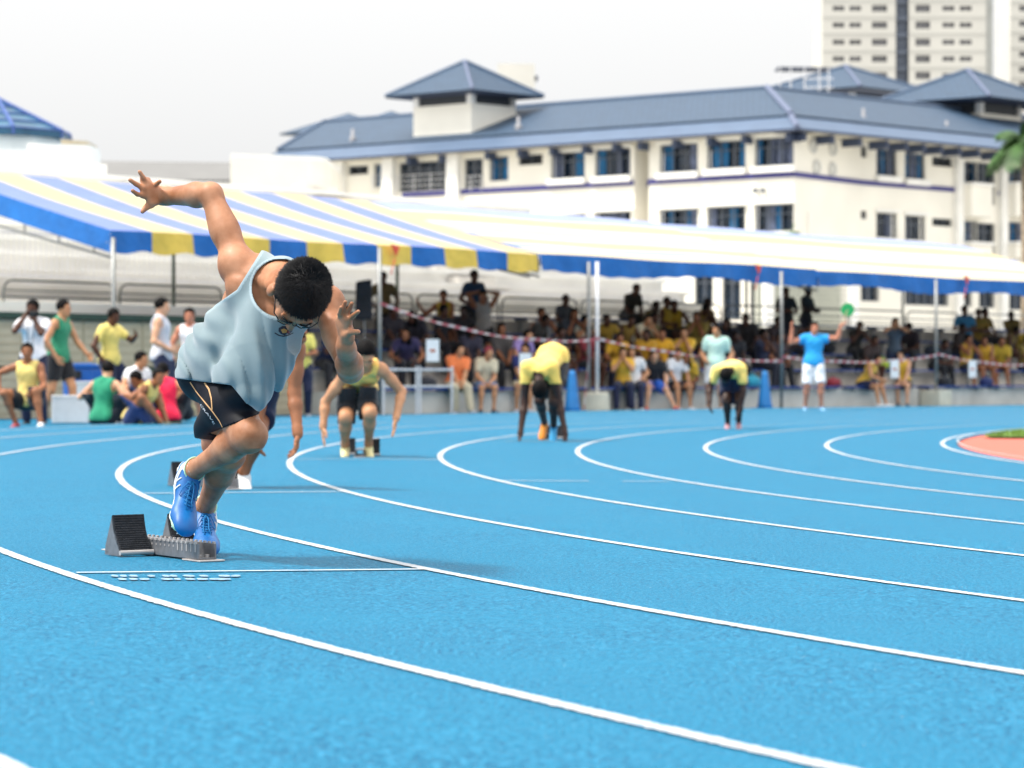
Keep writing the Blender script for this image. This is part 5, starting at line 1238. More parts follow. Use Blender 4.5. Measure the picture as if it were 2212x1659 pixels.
# window heads, sills, piers, belt course
for F, hs in ((FL, HT[:5] + HB[:5]), (FR, GR_[:2] + GR_[6:8])):
    for h in hs:
        m = MB(); F.box(m, h[0] - .12, h[1] + .12, h[2] - .38, h[2] - .02, .01, .32); under(m.build('sill', white, bevel=.03), sch)
        m = MB(); F.box(m, h[0] - .15, h[1] + .15, h[3] + .03, h[3] + .17, .01, .22); under(m.build('lintel', white), sch)
for F, u0, u1 in ((FL, -.0, min(ur)), (FL, max(ur), FL.uz(870, 410)[0]), (FM, .0, UM), (FR, 0, FR.uz(2112, 400)[0]), (FR, FR.uz(2155, 400)[0], UR)):
    m = MB(); F.box(m, u0, u1, zb - .16, zb + .1, .012, .10); under(m.build('belt_course', trimb), sch)
m = MB(); FL.box(m, min(ur), max(ur), zb - .16, zb + .1, -1.39, -1.3); under(m.build('belt_course', trimb), sch)
for x in (737, 845, 985): 
    u = FL.uz(x, 380)[0]; m = MB(); FL.box(m, u - .42, u + .42, 2, zE, .011, .45); under(m.build('pier', white), sch)
for x in (2162, 2066): u = FR.uz(x, 380)[0]; m = MB(); FR.box(m, u - .3, u + .3, -.5, zE, .011, .35); under(m.build('pier', white), sch)
for (x0, x1, y) in ((862, 970, 388), (808, 830, 390), (1003, 1043, 392)):
    a, b = sorted((FL.uz(x0, y)[0], FL.uz(x1, y)[0])); z0 = FL.uz((x0 + x1) / 2, y + 22)[1]; m = MB()
    for k in range(3): q = z0 + .25 + k * .33; m.tube([FL.p(a, q, .15), FL.p(b, q, .15)], .028, 5)
    under(m.build('balcony_rail', wrail, kind='stuff'), sch)
    k = a
    while k <= b + .01: m = MB(); m.tube([FL.p(k, z0, .15), FL.p(k, z0 + .95, .15)], .03, 5); under(m.build('balcony_post', wrail), sch); k += max(.8, (b - a) / 3)
# balconies on the right wing
for y0, y1 in ((403, 470), (530, 560)):
    for x0, x1 in ((2072, 2118), (2168, 2230)):
        a, b = FR.uz(x0, y0)[0], FR.uz(x1, y0)[0]; z1, z0 = FR.uz((x0 + x1) / 2, y0)[1], FR.uz((x0 + x1) / 2, y1)[1]; m = MB(); FR.box(m, a, b, z0, z1, .012, .9); under(m.build('balcony', cream, bevel=.05), sch)
        m = MB(); FR.box(m, a - .06, b + .06, z1 + .004, z1 + .16, -.05, 1.0); under(m.build('balcony_coping', white), sch)
# round pale discs and floodlights on the corner wall
disc = mat('disc_grey', lin('#CFCFCB'), .7, .1); 
for x, y in ((1755, 316), (1798, 321), (1763, 361), (1797, 366)):
    u, z = FM.uz(x, y); m = MB(); pts = [FM.p(u + .36 * math.cos(a), z + .36 * math.sin(a), .06) for a in np.linspace(0, 2 * math.pi, 17)]; m.tube(pts, .06, 6, cap=False); em = under(m.build('round_emblem', disc, smooth=True), sch)
    m = MB(); m.poly([FM.p(u + .30 * math.cos(a), z + .30 * math.sin(a), .03) for a in np.linspace(0, 2 * math.pi, 17)[:-1]]); under(m.build('emblem_disc', mat('disc_pale', lin('#D9D8D0'), .7, .12, 8)), sch)
for x in (1636, 1652):
    u, z = FL.uz(x, 412); m = MB(); FL.box(m, u - .12, u + .12, z - .12, z + .12, .12, .32); m.tube([FL.p(u, z, .0), FL.p(u, z, .13)], .03, 6); under(m.build('floodlight', frm), sch)
u = FM.uz(1745, 500)[0]; m = MB(); m.tube([FM.p(u, 1, .08), FM.p(u, zb - 2, .08)], .05, 8); under(m.build('drain_pipe', white), sch)
# --- roofs: outer eave band, upper slopes
NLi, NRi, NMi = -FL.n, -FR.n, -FM.n
OV = 1.3
def inter(P, d, Q, e):
    a = np.array([[d.x, -e.x], [d.y, -e.y]]); r = np.linalg.solve(a, np.array([Q.x - P.x, Q.y - P.y])); return Vector((P.x + d.x * r[0], P.y + d.y * r[0], 0))
def offs(F, k): return F.P + F.n * k, F.d
def corner(k):       # where the offset eave lines of the two wings meet (corner wall is cut across)
    p, d = offs(FL, k); q, e = offs(FR, k); return inter(p, d, q, e)
# eave corner sits in front of the cut corner: take it from the picture
zEa = zE + .10
e0 = at(1722, 280, 143.6); e0 = Vector((e0.x, e0.y, 0))
uLend = 0
class L0: pass
def lineL(k): return e0 + NLi * k, LD.to_3d()
def lineR(k): return e0 + NRi * k, RD.to_3d()
def cr(k): p, d = lineL(k); q, e = lineR(k); return inter(p, d, q, e)
z_0 = at(1722, 276, e0.y).z; c1 = cr(1.6); z_1 = at(1712, 252, c1.y).z; ck = cr(8.2); z_2 = at(1690, 190, ck.y).z
def up(v, z): return Vector((v.x, v.y, z))
# left end of the left wing
rr_ = ray(560, 340); t_ = None
def hitL(px, k):
    p, d = lineL(k); r = ray(px, 300); q = inter(Vector((0, 0, 0)), Vector((r.x, r.y, 0)), p, d); return q
def hitR(px, k):
    p, d = lineR(k); r = ray(px, 300); return inter(Vector((0, 0, 0)), Vector((r.x, r.y, 0)), p, d)
eL = hitL(560, 0); eL1 = hitL(600, 1.6); eLk = hitL(700, 8.2)
roofface(None, [up(e0, z_0), up(eL, z_0), up(eL1, z_1), up(c1, z_1)], 'roof_lower', sch, gutm)
roofface(None, [up(c1, z_1 + .12), up(eL1, z_1 + .12), up(eLk, z_2), up(ck, z_2)], 'roof', sch)
eR, eR1, eRk = hitR(2400, 0), hitR(2400, 1.6), hitR(2400, 8.2)
roofface(None, [up(e0, z_0), up(eR, z_0), up(eR1, z_1), up(c1, z_1)], 'roof_lower', sch, gutm)
roofface(None, [up(c1, z_1 + .12), up(eR1, z_1 + .12), up(eRk, z_2), up(ck, z_2)], 'roof', sch)
# far slopes and soffits
bL, bR = eLk - LD.to_3d() * 0 + NLi * 7, eRk + NRi * 7; cb_ = cr(16)
roofface(None, [up(ck, z_2), up(eLk, z_2), up(bL, z_1), up(cb_, z_1)], 'roof_back', sch); roofface(None, [up(ck, z_2), up(eRk, z_2), up(bR, z_1), up(cb_, z_1)], 'roof_back', sch)
roofface(None, [up(eL, z_0), up(hitL(560, 0) + NLi * 14 + LD.to_3d() * 2, z_0), up(eLk, z_2)], 'roof_end', sch)
for (p, q, F) in ((e0, eL, FL), (e0, eR, FR)):
    m = MB(); inn = (NLi if F is FL else NRi) * 1.9; m.add([up(p, z_0 - .16), up(q, z_0 - .16), up(q, z_0 - .16) + inn, up(p, z_0 - .16) + inn], [(0, 1, 2, 3)]); under(m.build('soffit', soff), sch)
    m = MB(); d = (q - p).normalized(); m.box(up(p, z_0 - .15) - F.n * -.02, d * (q - p).length, F.n * -.12, VZ * .14); under(m.build('fascia', brk), sch)
for pa, pb in (((e0, z_0), (c1, z_1)), ((c1, z_1 + .12), (ck, z_2)), ((eLk, z_2), (ck, z_2)), ((ck, z_2), (eRk, z_2)), ((eLk, z_2), (eL1, z_1 + .12))):
    m = MB(); m.tube([up(*pa) + VZ * .06, up(*pb) + VZ * .06], .17 if pa[0] in (e0, c1) else .11, 6); under(m.build('ridge_cap', ridgem if pa[0] in (e0, c1) else gutm), sch)
for x in (1700, 1605, 1530, 1455, 1380, 1325, 1260, 1190, 1120, 1050, 950, 880):      # brackets below the eave
    p = hitL(x, .25); m = MB(); m.box(up(p, z_0 - .62) - LD.to_3d() * .12, LD.to_3d() * .24, NLi * 1.3, VZ * .44); under(m.build('eave_bracket', brk), sch)
for x in (1740, 1800, 1860, 1918, 1960, 1998, 2035, 2075, 2115, 2160, 2200):
    p = hitR(x, .25); m = MB(); m.box(up(p, z_0 - .62) - RD.to_3d() * .12, RD.to_3d() * .24, NRi * 1.3, VZ * .44); under(m.build('eave_bracket', brk), sch)
for x, k, f in ((762, 3.4, hitL), (1120, 3.2, hitL), (1665 + 498, 3, hitR)):
    pass
for px, py, k, f in ((762, 292, 2.6, hitL), (1120, 266, 2.6, hitL), (1865, 250, 3.0, hitR), (2045, 276, 3.0, hitR)):
    p = f(px, k); z = at(px, py + 12, p.y).z; m = MB(); m.tube([up(p, z - .3), up(p, z + .25), up(p, z + .28), up(p, z + .75)], [.2, .2, .1, .09], 8); under(m.build('roof_vent', mat('vent_grey', (.3, .3, .32), .6), smooth=True), sch)
# --- lanterns
def lantern(px, pyt, pyb, pyl, Y, wl, wr, eaves, apex, name_='lantern'):
    """square tower with louvred band and pyramid roof; px = its front corner"""
    c = at(px, pyt, Y); zt = c.z; zl = at(px, pyl, Y).z; z0 = at(px, pyb, Y).z; P = Vector((c.x, c.y, 0)); a, b = LD.to_3d() * wl, RD.to_3d() * wr
    m = MB(); m.box(up(P, z0 - .2), a, b, VZ * (zl - z0 + .2)); under(m.build('lantern_wall', cream), sch)
    m = MB(); i1, i2 = LD.to_3d() * .12, RD.to_3d() * .12; m.box(up(P, zl + .003) + i1 + i2, LD.to_3d() * (wl - .24), RD.to_3d() * (wr - .24), VZ * (zt - zl)); under(m.build('louvre_band', louv), sch)
    for f in ((0, 0), (1, 0), (0, 1), (.0, 1)):
        q = up(P, zl) + LD.to_3d() * (wl - .36) * f[0] + RD.to_3d() * (wr - .36) * f[1]; m = MB(); m.box(q, LD.to_3d() * .36, RD.to_3d() * .36, VZ * (zt - zl)); under(m.build('lantern_post', white), sch)
    ov = eaves; ctr = P + a / 2 + b / 2; za = at(px, apex, Y + 2).z
    A = [P - LD.to_3d() * ov - RD.to_3d() * ov, P + LD.to_3d() * (wl + ov) - RD.to_3d() * ov, P + LD.to_3d() * (wl + ov) + RD.to_3d() * (wr + ov), P - LD.to_3d() * ov + RD.to_3d() * (wr + ov)]
    for i in range(4): roofface(None, [up(A[i], zt), up(A[(i + 1) % 4], zt), up(ctr, za)], 'lantern_roof', sch)
    m = MB(); m.add([up(q, zt - .13) for q in A], [(0, 1, 2, 3)]); under(m.build('lantern_soffit', brk), sch)
    for q in A[:2] + A[3:]: m = MB(); m.tube([up(q, zt + .03), up(ctr, za + .04)], .11, 6); under(m.build('ridge_cap', gutm if q is not A[0] else ridgem), sch)
lantern(1018, 198, 292, 222, 160.3, 4.5, 3.7, 1.15, 130)
lantern(2118, 216, 305, 243, 166, 4.7, 4.3, 1.9, 148)
lantern(1842, 196, 230, 214, 186, 4.5, 4.5, 2.3, 140)
# humps of further roofs behind the left wing
for px, py, w_ in ((752, 244, 3.2), (845, 239, 3.0)):
    c = at(px, py, 190); P = Vector((c.x, c.y, c.z)); q = [P + LD.to_3d() * w_ * a + RD.to_3d() * w_ * b - VZ * 1.5 for a, b in ((-1, -1), (1, -1), (1, 1), (-1, 1))]
    for i in range(4): roofface(None, [q[i], q[(i + 1) % 4], P], 'roof_peak', sch)
c = at(1090, 205, 185); m = MB(); m.box(c - Vector((.5, 0, 0)), (2.6, .4, 0), (0, 2, 0), (0, 0, 2.2)); under(m.build('rear_penthouse', cream), sch)
a = at(1010, 182, 185); m = MB(); m.box(at(1060, 177, 186), Vector((3.3, .5, .35)), (0, 2.5, 0), (0, 0, .16)); under(m.build('rear_roof_slab', brk), sch)
for x in (1685, 1708, 1738, 1770, 1790):
    c = at(x, 146, 178); m = MB(); m.tube([c, c - VZ * 2.2], .05, 5); under(m.build('canopy_post', wrail), sch)
m = MB(); c = at(1680, 148, 178); m.box(c, (3.6, .3, 0), (0, 2, 0), (0, 0, .12)); under(m.build('canopy_roof', brk), sch)
for dz in (.6, 1.2): m = MB(); m.tube([at(1738, 150, 176) - VZ * dz, at(1800, 150, 176) - VZ * dz], .04, 5); under(m.build('roof_rail', wrail), sch)
# wire mesh panel under the tent on the right
F3 = Facade(Vector((at(1700, 650, 118).x, 118)), Vector((1, .35)))
mm_ = MB(); u0, z0 = F3.uz(1655, 690); u1, z1 = F3.uz(1838, 560)
k = u0
wm = thing('mesh_screen', 'grey wire mesh screen under the tent behind the official', 'screen', tuple(F3.p(u0, 0)))
while k < u1: mm_.tube([F3.p(k, z0), F3.p(k, z1)], .022, 4); k += .22
k = z0
while k < z1: mm_.tube([F3.p(u0, k), F3.p(u1, k)], .022, 4); k += .22
under(mm_.build('wires', mat('wire_grey', lin('#8C9088'), .6), kind='stuff'), wm)
m = MB(); F3.box(m, u0, u1, -.5, z1, -1.2, -1.0); under(m.build('backing_wall', mat('wall_greygreen', lin('#C9CABC'), .85, .06, 1)), wm)
for u in (u0, u1): m = MB(); F3.box(m, u - .2, u + .2, -.5, z1, .0, .4); under(m.build('post', white), wm)
# --- low cream block left of the school
o = thing('cream_block', 'plain cream block with a rounded corner left of the school', 'building', tuple(at(600, 500, 152).xy) + (-.5,))
a, b_ = at(498, 340, 150), at(662, 338, 152); zt = a.z
m = MB(); p0, p1 = Vector((a.x, a.y, -.5)), Vector((b_.x, b_.y, -.5)); arc = [p1 + Vector((1.1 * math.sin(x), 1.1 * (1 - math.cos(x)) * 1.5, 0)) for x in np.linspace(0, math.pi / 2, 7)]; ring_ = [p0] + arc + [arc[-1] + Vector((.2, 9, 0)), p0 + Vector((0, 11, 0))]
N = len(ring_); m.add(ring_ + [Vector((v.x, v.y, zt)) for v in ring_], [(i, (i + 1) % N, (i + 1) % N + N, i + N) for i in range(N)] + [tuple(range(N, 2 * N))]); under(m.build('wall', cream), o)
m = MB(); m.add([Vector((v.x, v.y, zt + .003)) for v in ring_] + [Vector((v.x, v.y, zt + .22)) for v in ring_], [(i, (i + 1) % N, (i + 1) % N + N, i + N) for i in range(N)] + [tuple(range(N, 2 * N))]); under(m.build('coping', white), o)
# --- grey long roof far left
o = thing('grey_hall', 'long pale grey hall roof far behind the stand', 'building', tuple(at(350, 400, 230).xy) + (-.5,)); a, b_ = at(150, 343, 230), at(505, 337, 232)
m = MB(); m.add([(a.x, a.y, -.5), (b_.x, b_.y, -.5), (b_.x, b_.y, b_.z - 2.2), (a.x, a.y, b_.z - 2.4), (a.x, a.y + 14, -.5), (b_.x, b_.y + 14, -.5), (b_.x, b_.y + 14, b_.z - 2.2), (a.x, a.y + 14, b_.z - 2.4)], [(0, 1, 2, 3), (1, 5, 6, 2), (4, 0, 3, 7), (5, 4, 7, 6)]); under(m.build('wall', mat('hall_wall', (.42, .41, .40), .8)), o)
m = MB(); m.add([(a.x, a.y, b_.z - 2.3), (b_.x, b_.y, b_.z - 2.1), (b_.x, b_.y + 7, b_.z), (a.x, a.y + 7, b_.z), (a.x, a.y + 14, b_.z - 2.3), (b_.x, b_.y + 14, b_.z - 2.1)], [(0, 1, 2, 3), (3, 2, 5, 4), (0, 3, 4), (1, 5, 2)]); under(m.build('roof', mat('hall_roof', (.19, .187, .182), .7, .04, .5)), o)
# --- pavilion with blue glazed roof, top left
Yp = 72; ctr = at(-6, 214, Yp); o = thing('glazed_pavilion', 'octagonal pavilion with a blue glazed roof at the upper left', 'building', (ctr.x, ctr.y, 4)); rp = (149 + 6) / F_PX * Yp * 1.04; ze = at(60, 289, Yp).z; zr = at(60, 303, Yp).z
gb_ = mat('glaze_blue', lin('#2C5C78'), .3, .25, 1.5); gf = mat('glaze_frame', lin('#4460A0'), .5)
V8 = [(ctr.x + rp * math.cos(rad(a)), ctr.y + rp * math.sin(rad(a))) for a in range(-22 - 45, 293, 45)][:8]
for i in range(8):
    p, q = V8[i], V8[(i + 1) % 8]; M2 = MB()
    for j in range(4):
        f0, f1 = j / 4, (j + 1) / 4; A_ = Vector((*p, ze)).lerp(ctr, f0); B_ = Vector((*q, ze)).lerp(ctr, f0); C_ = Vector((*q, ze)).lerp(ctr, f1); D_ = Vector((*p, ze)).lerp(ctr, f1)
        M2 = MB(); M2.poly([A_, B_, C_, D_] if j < 3 else [A_, B_, ctr]); under(M2.build('roof_pane', gb_), o)
        M2 = MB(); M2.tube([A_ + VZ * .02, B_ + VZ * .02], .025, 5); under(M2.build('glazing_bar', gf), o)
    M2 = MB(); M2.tube([Vector((*p, ze + .03)), ctr + VZ * .03], .05, 6); under(M2.build('hip_bar', gf), o)
    P_, Q_ = Vector((*p, zr)), Vector((*q, zr)); nn = (P_ + Q_) / 2 - Vector((ctr.x, ctr.y, zr)); nn.normalize()
    M2 = MB(); M2.box(P_, Q_ - P_, -nn * .12, VZ * (ze - zr - .01)); under(M2.build('rim_pane', gb_), o)
    M2 = MB(); M2.tube([P_, Vector((*p, ze))], .045, 5); under(M2.build('rim_post', gf), o)
M2 = MB(); M2.tube([(ctr.x, ctr.y, 1), (ctr.x, ctr.y, zr - .003)], rp * .86, 16); under(M2.build('wall', white), o)
o = thing('roof_block', 'stepped white plant room under the blue glazed pavilion', 'building', tuple(at(120, 340, 66).xy) + (3,))
for x0, y0, x1, y1, Y in ((-60, 320, 72, 372, 64), (60, 310, 189, 358, 65), (132, 301, 182, 320, 67)):
    a, b_ = at(x0, y1, Y), at(x1, y0, Y); m = MB(); m.box((a.x, Y, a.z - 1.5), (b_.x - a.x, .5, 0), (0, 1.5, 0), (0, 0, b_.z - a.z + 1.5)); under(m.build('block', white if x0 < 100 else beige), o)
    if x0 == 60: m = MB(); m.box((a.x - .02, Y - .02, a.z - .1), (b_.x - a.x, .5, 0), (0, -.04, 0), (0, 0, .10)); under(m.build('shadow_gap', conc), o)
# --- tower blocks, upper right
tw = mat('tower_wall', (.56, .55, .51), .85, .03, .1); twl = mat('tower_wall_pale', (.48, .48, .46), .85, .03, .1); shd = mat('stairwell_grey', lin('#5C6472'), .7, .08, .3)
def tower(name, label, Y, x0, x1, cols, rows_y, strip=None, grey=None):
    F = Facade(Vector((at(x0, 0, Y).x, Y)), Vector((1, .0))); o = thing(name, label, 'building', (at(x0, 0, Y).x, Y, -.5), 0, 'high rise housing blocks'); hs = []
    for xa, xb, hp in cols:
        for y in rows_y:
            a, z1 = F.uz(xa, y - hp); b, z0 = F.uz(xb, y + hp); hs.append((a, b, z0, z1))
    U1 = F.uz(x1, 0)[0]; T = F.uz(x1, -60)[1]
    holes = list(hs)
    if strip: a, b = F.uz(strip[0], 0)[0], F.uz(strip[1], 0)[0]; F.wall('wall', 0, a, -.5, T, [h for h in hs if h[1] < a], tw, o, .3); F.wall('wall', b, U1, -.5, T, [h for h in hs if h[0] > b], tw, o, .3); m = MB(); m.poly([F.p(a, -.5, -1), F.p(b, -.5, -1), F.p(b, T, -1), F.p(a, T, -1)]); m.poly([F.p(a, -.5), F.p(a, -.5, -1), F.p(a, T, -1), F.p(a, T)]); under(m.build('stairwell', shd), o)
    else: F.wall('wall', 0, U1, -.5, T, hs, tw, o, .3)
    for h in hs:
        m = MB(); F.box(m, h[0], h[1], h[2], h[3], -.4, -.3); q = under(m.build('window', mat('tower_glass', lin('#45454D'), .3, .35, .4)), o)
        n_ = 3 if h[1] - h[0] > 2 else 2
        for k in range(1, n_): x = h[0] + (h[1] - h[0]) * k / n_; m = MB(); F.box(m, x - .06, x + .06, h[2], h[3], -.29, -.2); under(m.build('mullion', twl), o)
    for y in rows_y:
        z = F.uz(x0, y + 19)[1]
        for a, b in (((0, F.uz(strip[0], 0)[0]), (F.uz(strip[1], 0)[0], U1)) if strip else ((0, U1),)): m = MB(); F.box(m, a, b, z - .06, z + .06, .004, .10); under(m.build('floor_band', twl), o)
        if strip: m = MB(); F.box(m, F.uz(strip[0] + 1, 0)[0], F.uz(strip[1] - 1, 0)[0], z - .5, z + .3, -.95, -.5); under(m.build('landing', shd), o)
    m = MB(); F.box(m, 0, U1, -.5, T, -14, -13.9); m.poly([F.p(0, -.5), F.p(0, -.5, -14), F.p(0, T, -14), F.p(0, T)]); m.poly([F.p(U1, -.5), F.p(U1, -.5, -14), F.p(U1, T, -14), F.p(U1, T)]); m.poly([F.p(0, T), F.p(U1, T), F.p(U1, T, -14), F.p(0, T, -14)]); under(m.build('side_wall', tw), o)
    return F, o
RY = [-18, 18, 54, 91, 127, 163]
F, o = tower('tower_block', 'tall pale housing block with a dark stairwell strip behind the roofs', 440, 1776, 2130, [(1799, 1824, 5), (1835, 1860, 5), (1884, 1916, 7), (1978, 2009, 8), (2036, 2062, 5), (2073, 2099, 5)], RY, (1935, 1963))
m = MB(); a = F.uz(2130, 0)[0]; b_ = F.uz(2148, 0)[0]; F.box(m, a, b_, -.5, 66, -8, -1.2); under(m.build('balcony_stack', mat('stack_grey', lin('#A9ABA8'), .8, .1, .3)), o)
tower('tower_block', 'second pale housing block cut off by the right edge', 470, 2182, 2290, [(2202, 2230, 6), (2245, 2270, 6)], [-14, 18, 51, 84, 117, 150, 183])
# --- palm at the right edge
rng = random.Random(12); pc = at(2212, 300, 112); o = thing('palm_tree', 'palm tree with drooping fronds at the right edge', 'tree', (pc.x, pc.y, -.5)); pg = mat('palm_green', (.055, .13, .03), .6, .45, 1.5); pyl = mat('palm_dry', (.35, .22, .08), .8, .3, 2)
m = MB(); m.tube([(pc.x - .1, pc.y, -.5), (pc.x + .05, pc.y, 4), (pc.x, pc.y, pc.z - .5)], [.24, .17, .13], 10); under(m.build('trunk', mat('palm_trunk', lin('#8A7C6A'), .9, .25, 4, .5, 8), smooth=True), o)
for k in range(17):
    az = k * 2.4 + rng.uniform(-.2, .2); el = rng.uniform(-.15, 1.15); L = rng.uniform(1.5, 2.0); d = Vector((math.cos(az) * math.cos(el), math.sin(az) * math.cos(el), math.sin(el))); m = MB(); pts = []
    for i in range(9): f = i / 8; pts.append(pc + d * L * f - VZ * (1.15 * f * f * (1.2 - .4 * math.sin(el))))
    m.tube(pts, .02, 4, r2=.006)
    for i in range(1, 9):
        for j in range(4):
            f = (i - 1 + j / 4) / 8; p = pts[i - 1].lerp(pts[i], j / 4); ax = (pts[i] - pts[i - 1]).normalized(); sd = ax.cross(VZ).normalized()
            for q in (-1, 1):
                ll = .62 * math.sin(math.pi * min(1, f * .85 + .12)) + .1; tip = p + sd * q * ll * .75 + ax * ll * .5 - VZ * ll * rng.uniform(.35, .75); wv_ = ax * .035; m.add([p - wv_, p + wv_, (p + tip) / 2 + wv_ * 1.2 + VZ * .03, tip, (p + tip) / 2 - wv_ * 1.2 + VZ * .03], [(0, 1, 2, 3, 4)])
    under(m.build('frond', pyl if k == 5 else pg), o)
# little shrub on the ledge
p = at(1716, 515, 141.5); o = thing('shrub', 'small green shrub growing on the ledge below the corner windows', 'shrub', tuple(p)); m = MB()
for k in range(90): a = Vector((rng.gauss(0, .22), rng.gauss(0, .22), abs(rng.gauss(.1, .18)))); u = Vector((rng.uniform(-1, 1), rng.uniform(-1, 1), rng.uniform(-1, 1))) * .13; v = u.orthogonal() * .5; m.add([p + a - u, p + a + v, p + a + u, p + a - v], [(0, 1, 2, 3)])
under(m.build('leaves', mat('shrub_green', (.08, .16, .03), .7, .4, 3), kind='stuff'), o)
# ---------------------------------------------------------------- other runners and the spectators
def to_local(root):
    M = (Matrix.Translation(root.location) @ Matrix.Rotation(root.rotation_euler.z, 4, 'Z')).inverted()
    return lambda x, y, Y: V3(M @ at(x, y, Y))
def posed(label, feet_px, Yoff, pts, o, up=(0, 0, 1), toes=None):
    """a runner given by picture points with distances; pts values are (px, py, Y)"""
    g = gp(*feet_px); r = thing('person', label, 'person', (g.x, g.y, g.z)); L = to_local(r); J = {}
    for k, v in pts.items():
        J[k] = V3(v) if k in ('hf', 'hu', 'hdR', 'hdL', 'hp_R', 'hp_L') else L(v[0], v[1], g.y + v[2])
    figure(r, J, o); return r, g
NAVY, BLACK, YEL = '#1B2140', '#15161C', '#E3CF6A'
# crouching runner in yellow, third lane
r, g3 = posed('runner in a yellow vest crouching in his blocks with both arms spread', (772, 986), 0, dict(
    pel=(770, 838, .12), neck=(784, 792, -.30), head=(790, 765, -.40), hf=(.05, -.62, -.78), hu=(.1, -.75, .62),
    shR=(748, 806, -.26), shL=(822, 796, -.30), elR=(703, 868, -.15), wrR=(698, 922, -.2), elL=(868, 846, -.15), wrL=(856, 902, -.3),
    hpR=(752, 846, .12), hpL=(789, 846, .1), knR=(747, 902, -.22), anR=(745, 962, -.02), toR=(745, 984, -.16), knL=(799, 892, -.28), anL=(796, 960, -.0), toL=(800, 985, -.18),
    hdR=(.02, -.1, -1), hdL=(-.15, -.1, -1)), dict(skin='tan', top='tank', topc='#FACB6A', bot='tights', botc=BLACK, shoe='#E9DFA6', h=.0095, hands='open', loose=.014, fr=.84, footup=V3((0, -.5, 1))))
# runner behind the foreground sprinter, second lane
r, g2 = posed('runner mostly hidden behind the sprinter, bare arm hanging, white shoe showing', (510, 1056), 0, dict(
    pel=(545, 830, .35), neck=(604, 742, .02), head=(636, 712, -.12), hf=(.3, -.7, -.5), hu=(.2, -.5, .8),
    shR=(570, 752, .05), shL=(641, 750, 0), elR=(560, 860, .05), wrR=(556, 930, 0), elL=(636, 850, -.02), wrL=(643, 935, -.1),
    hpR=(528, 842, .35), hpL=(560, 842, .32), knR=(525, 930, .0), anR=(500, 1020, .25), toR=(508, 1050, .05), knL=(556, 938, -.0), anL=(527, 1018, .12), toL=(531, 1052, -.08),
    hdL=(-.08, 0, -1), hdR=(0, 0, -1)), dict(skin='brown', top='tank', topc='#EFCB55', bot='shorts', botc=NAVY, shoe=('#DDDDDD', '#E5E5E5'), h=.0095, hands='relax', footup=V3((0, -.5, 1))))
# dark runner with hands on the line
r, g4 = posed('runner in a yellow shirt with both hands on the ground and orange and blue shoes', (1172, 952), 0, dict(
    pel=(1195, 768, .35), neck=(1164, 806, -.22), head=(1165, 842, -.34), hf=(-.05, .25, -.97), hu=(0, -.97, -.25),
    shR=(1138, 792, -.2), shL=(1192, 792, -.18), elR=(1133, 868, -.15), wrR=(1124, 938, -.24), elL=(1208, 868, -.12), wrL=(1221, 938, -.22),
    hpR=(1180, 782, .36), hpL=(1208, 784, .34), knR=(1166, 866, .02), anR=(1176, 912, .38), toR=(1168, 942, .2), knL=(1196, 868, -.1), anL=(1196, 918, .1), toL=(1194, 945, -.1),
    hdR=(-.15, -.3, -1), hdL=(.15, -.3, -1)), dict(skin='deep', top='tee', topc='#F0D068', bot='tights', botc=BLACK, shoe=('#F0912C', '#2E9CCF'), sockc='#15171C', sockl=1.0, h=.011, hands='open', hem=-.04, footup=V3((0, -.9, .5))))
r, g5 = posed('far runner in a yellow shirt bending over with his head down beyond the bend', (1584, 927), 0, dict(
    pel=(1583, 800, .3), neck=(1578, 800, -.15), head=(1567, 812, -.30), hf=(-.1, -.1, -.97), hu=(0, -.99, 0),
    shR=(1548, 800, -.12), shL=(1602, 797, -.1), elR=(1533, 838, -.1), wrR=(1533, 868, -.2), elL=(1606, 845, -.12), wrL=(1598, 884, -.1),
    hpR=(1570, 812, .3), hpL=(1594, 812, .28), knR=(1570, 868, .02), anR=(1572, 912, .25), toR=(1570, 926, .08), knL=(1597, 868, .0), anL=(1596, 910, .2), toL=(1596, 926, .05),
    hdR=(0, 0, -1), hdL=(-.2, 0, -1)), dict(skin='deep', top='tee', topc='#F2D878', bot='shorts', botc=NAVY, shoe='#B98A92', sockc='#15171C', sockl=.8, h=.012, hem=-.05, footup=V3((0, -.5, 1))))
for (o_, t_px, lb, sc_) in (((495, 1046), (503, 1058), 'starting block behind the sprinter under the white and black shoe', 1), ((768, 972), (776, 988), 'starting block between the yellow shoes of the crouching runner', 1), ((1180, 940), (1184, 950), 'starting block of the runner with both hands on the ground', 1)):
    a = gp(*t_px); run_d = Matrix.Rotation(rad(16 if t_px[0] < 600 else 0), 3, 'Z') @ Vector((CC.y - a.y, a.x - CC.x, 0)).normalized(); b0 = a - run_d * .7; b0.z = gz(b0.x, b0.y)
    t, ped = starting_block('starting_block', lb, b0, a, near=False); ped(.2, -1, rad(62)); ped(.42, 1, rad(62))
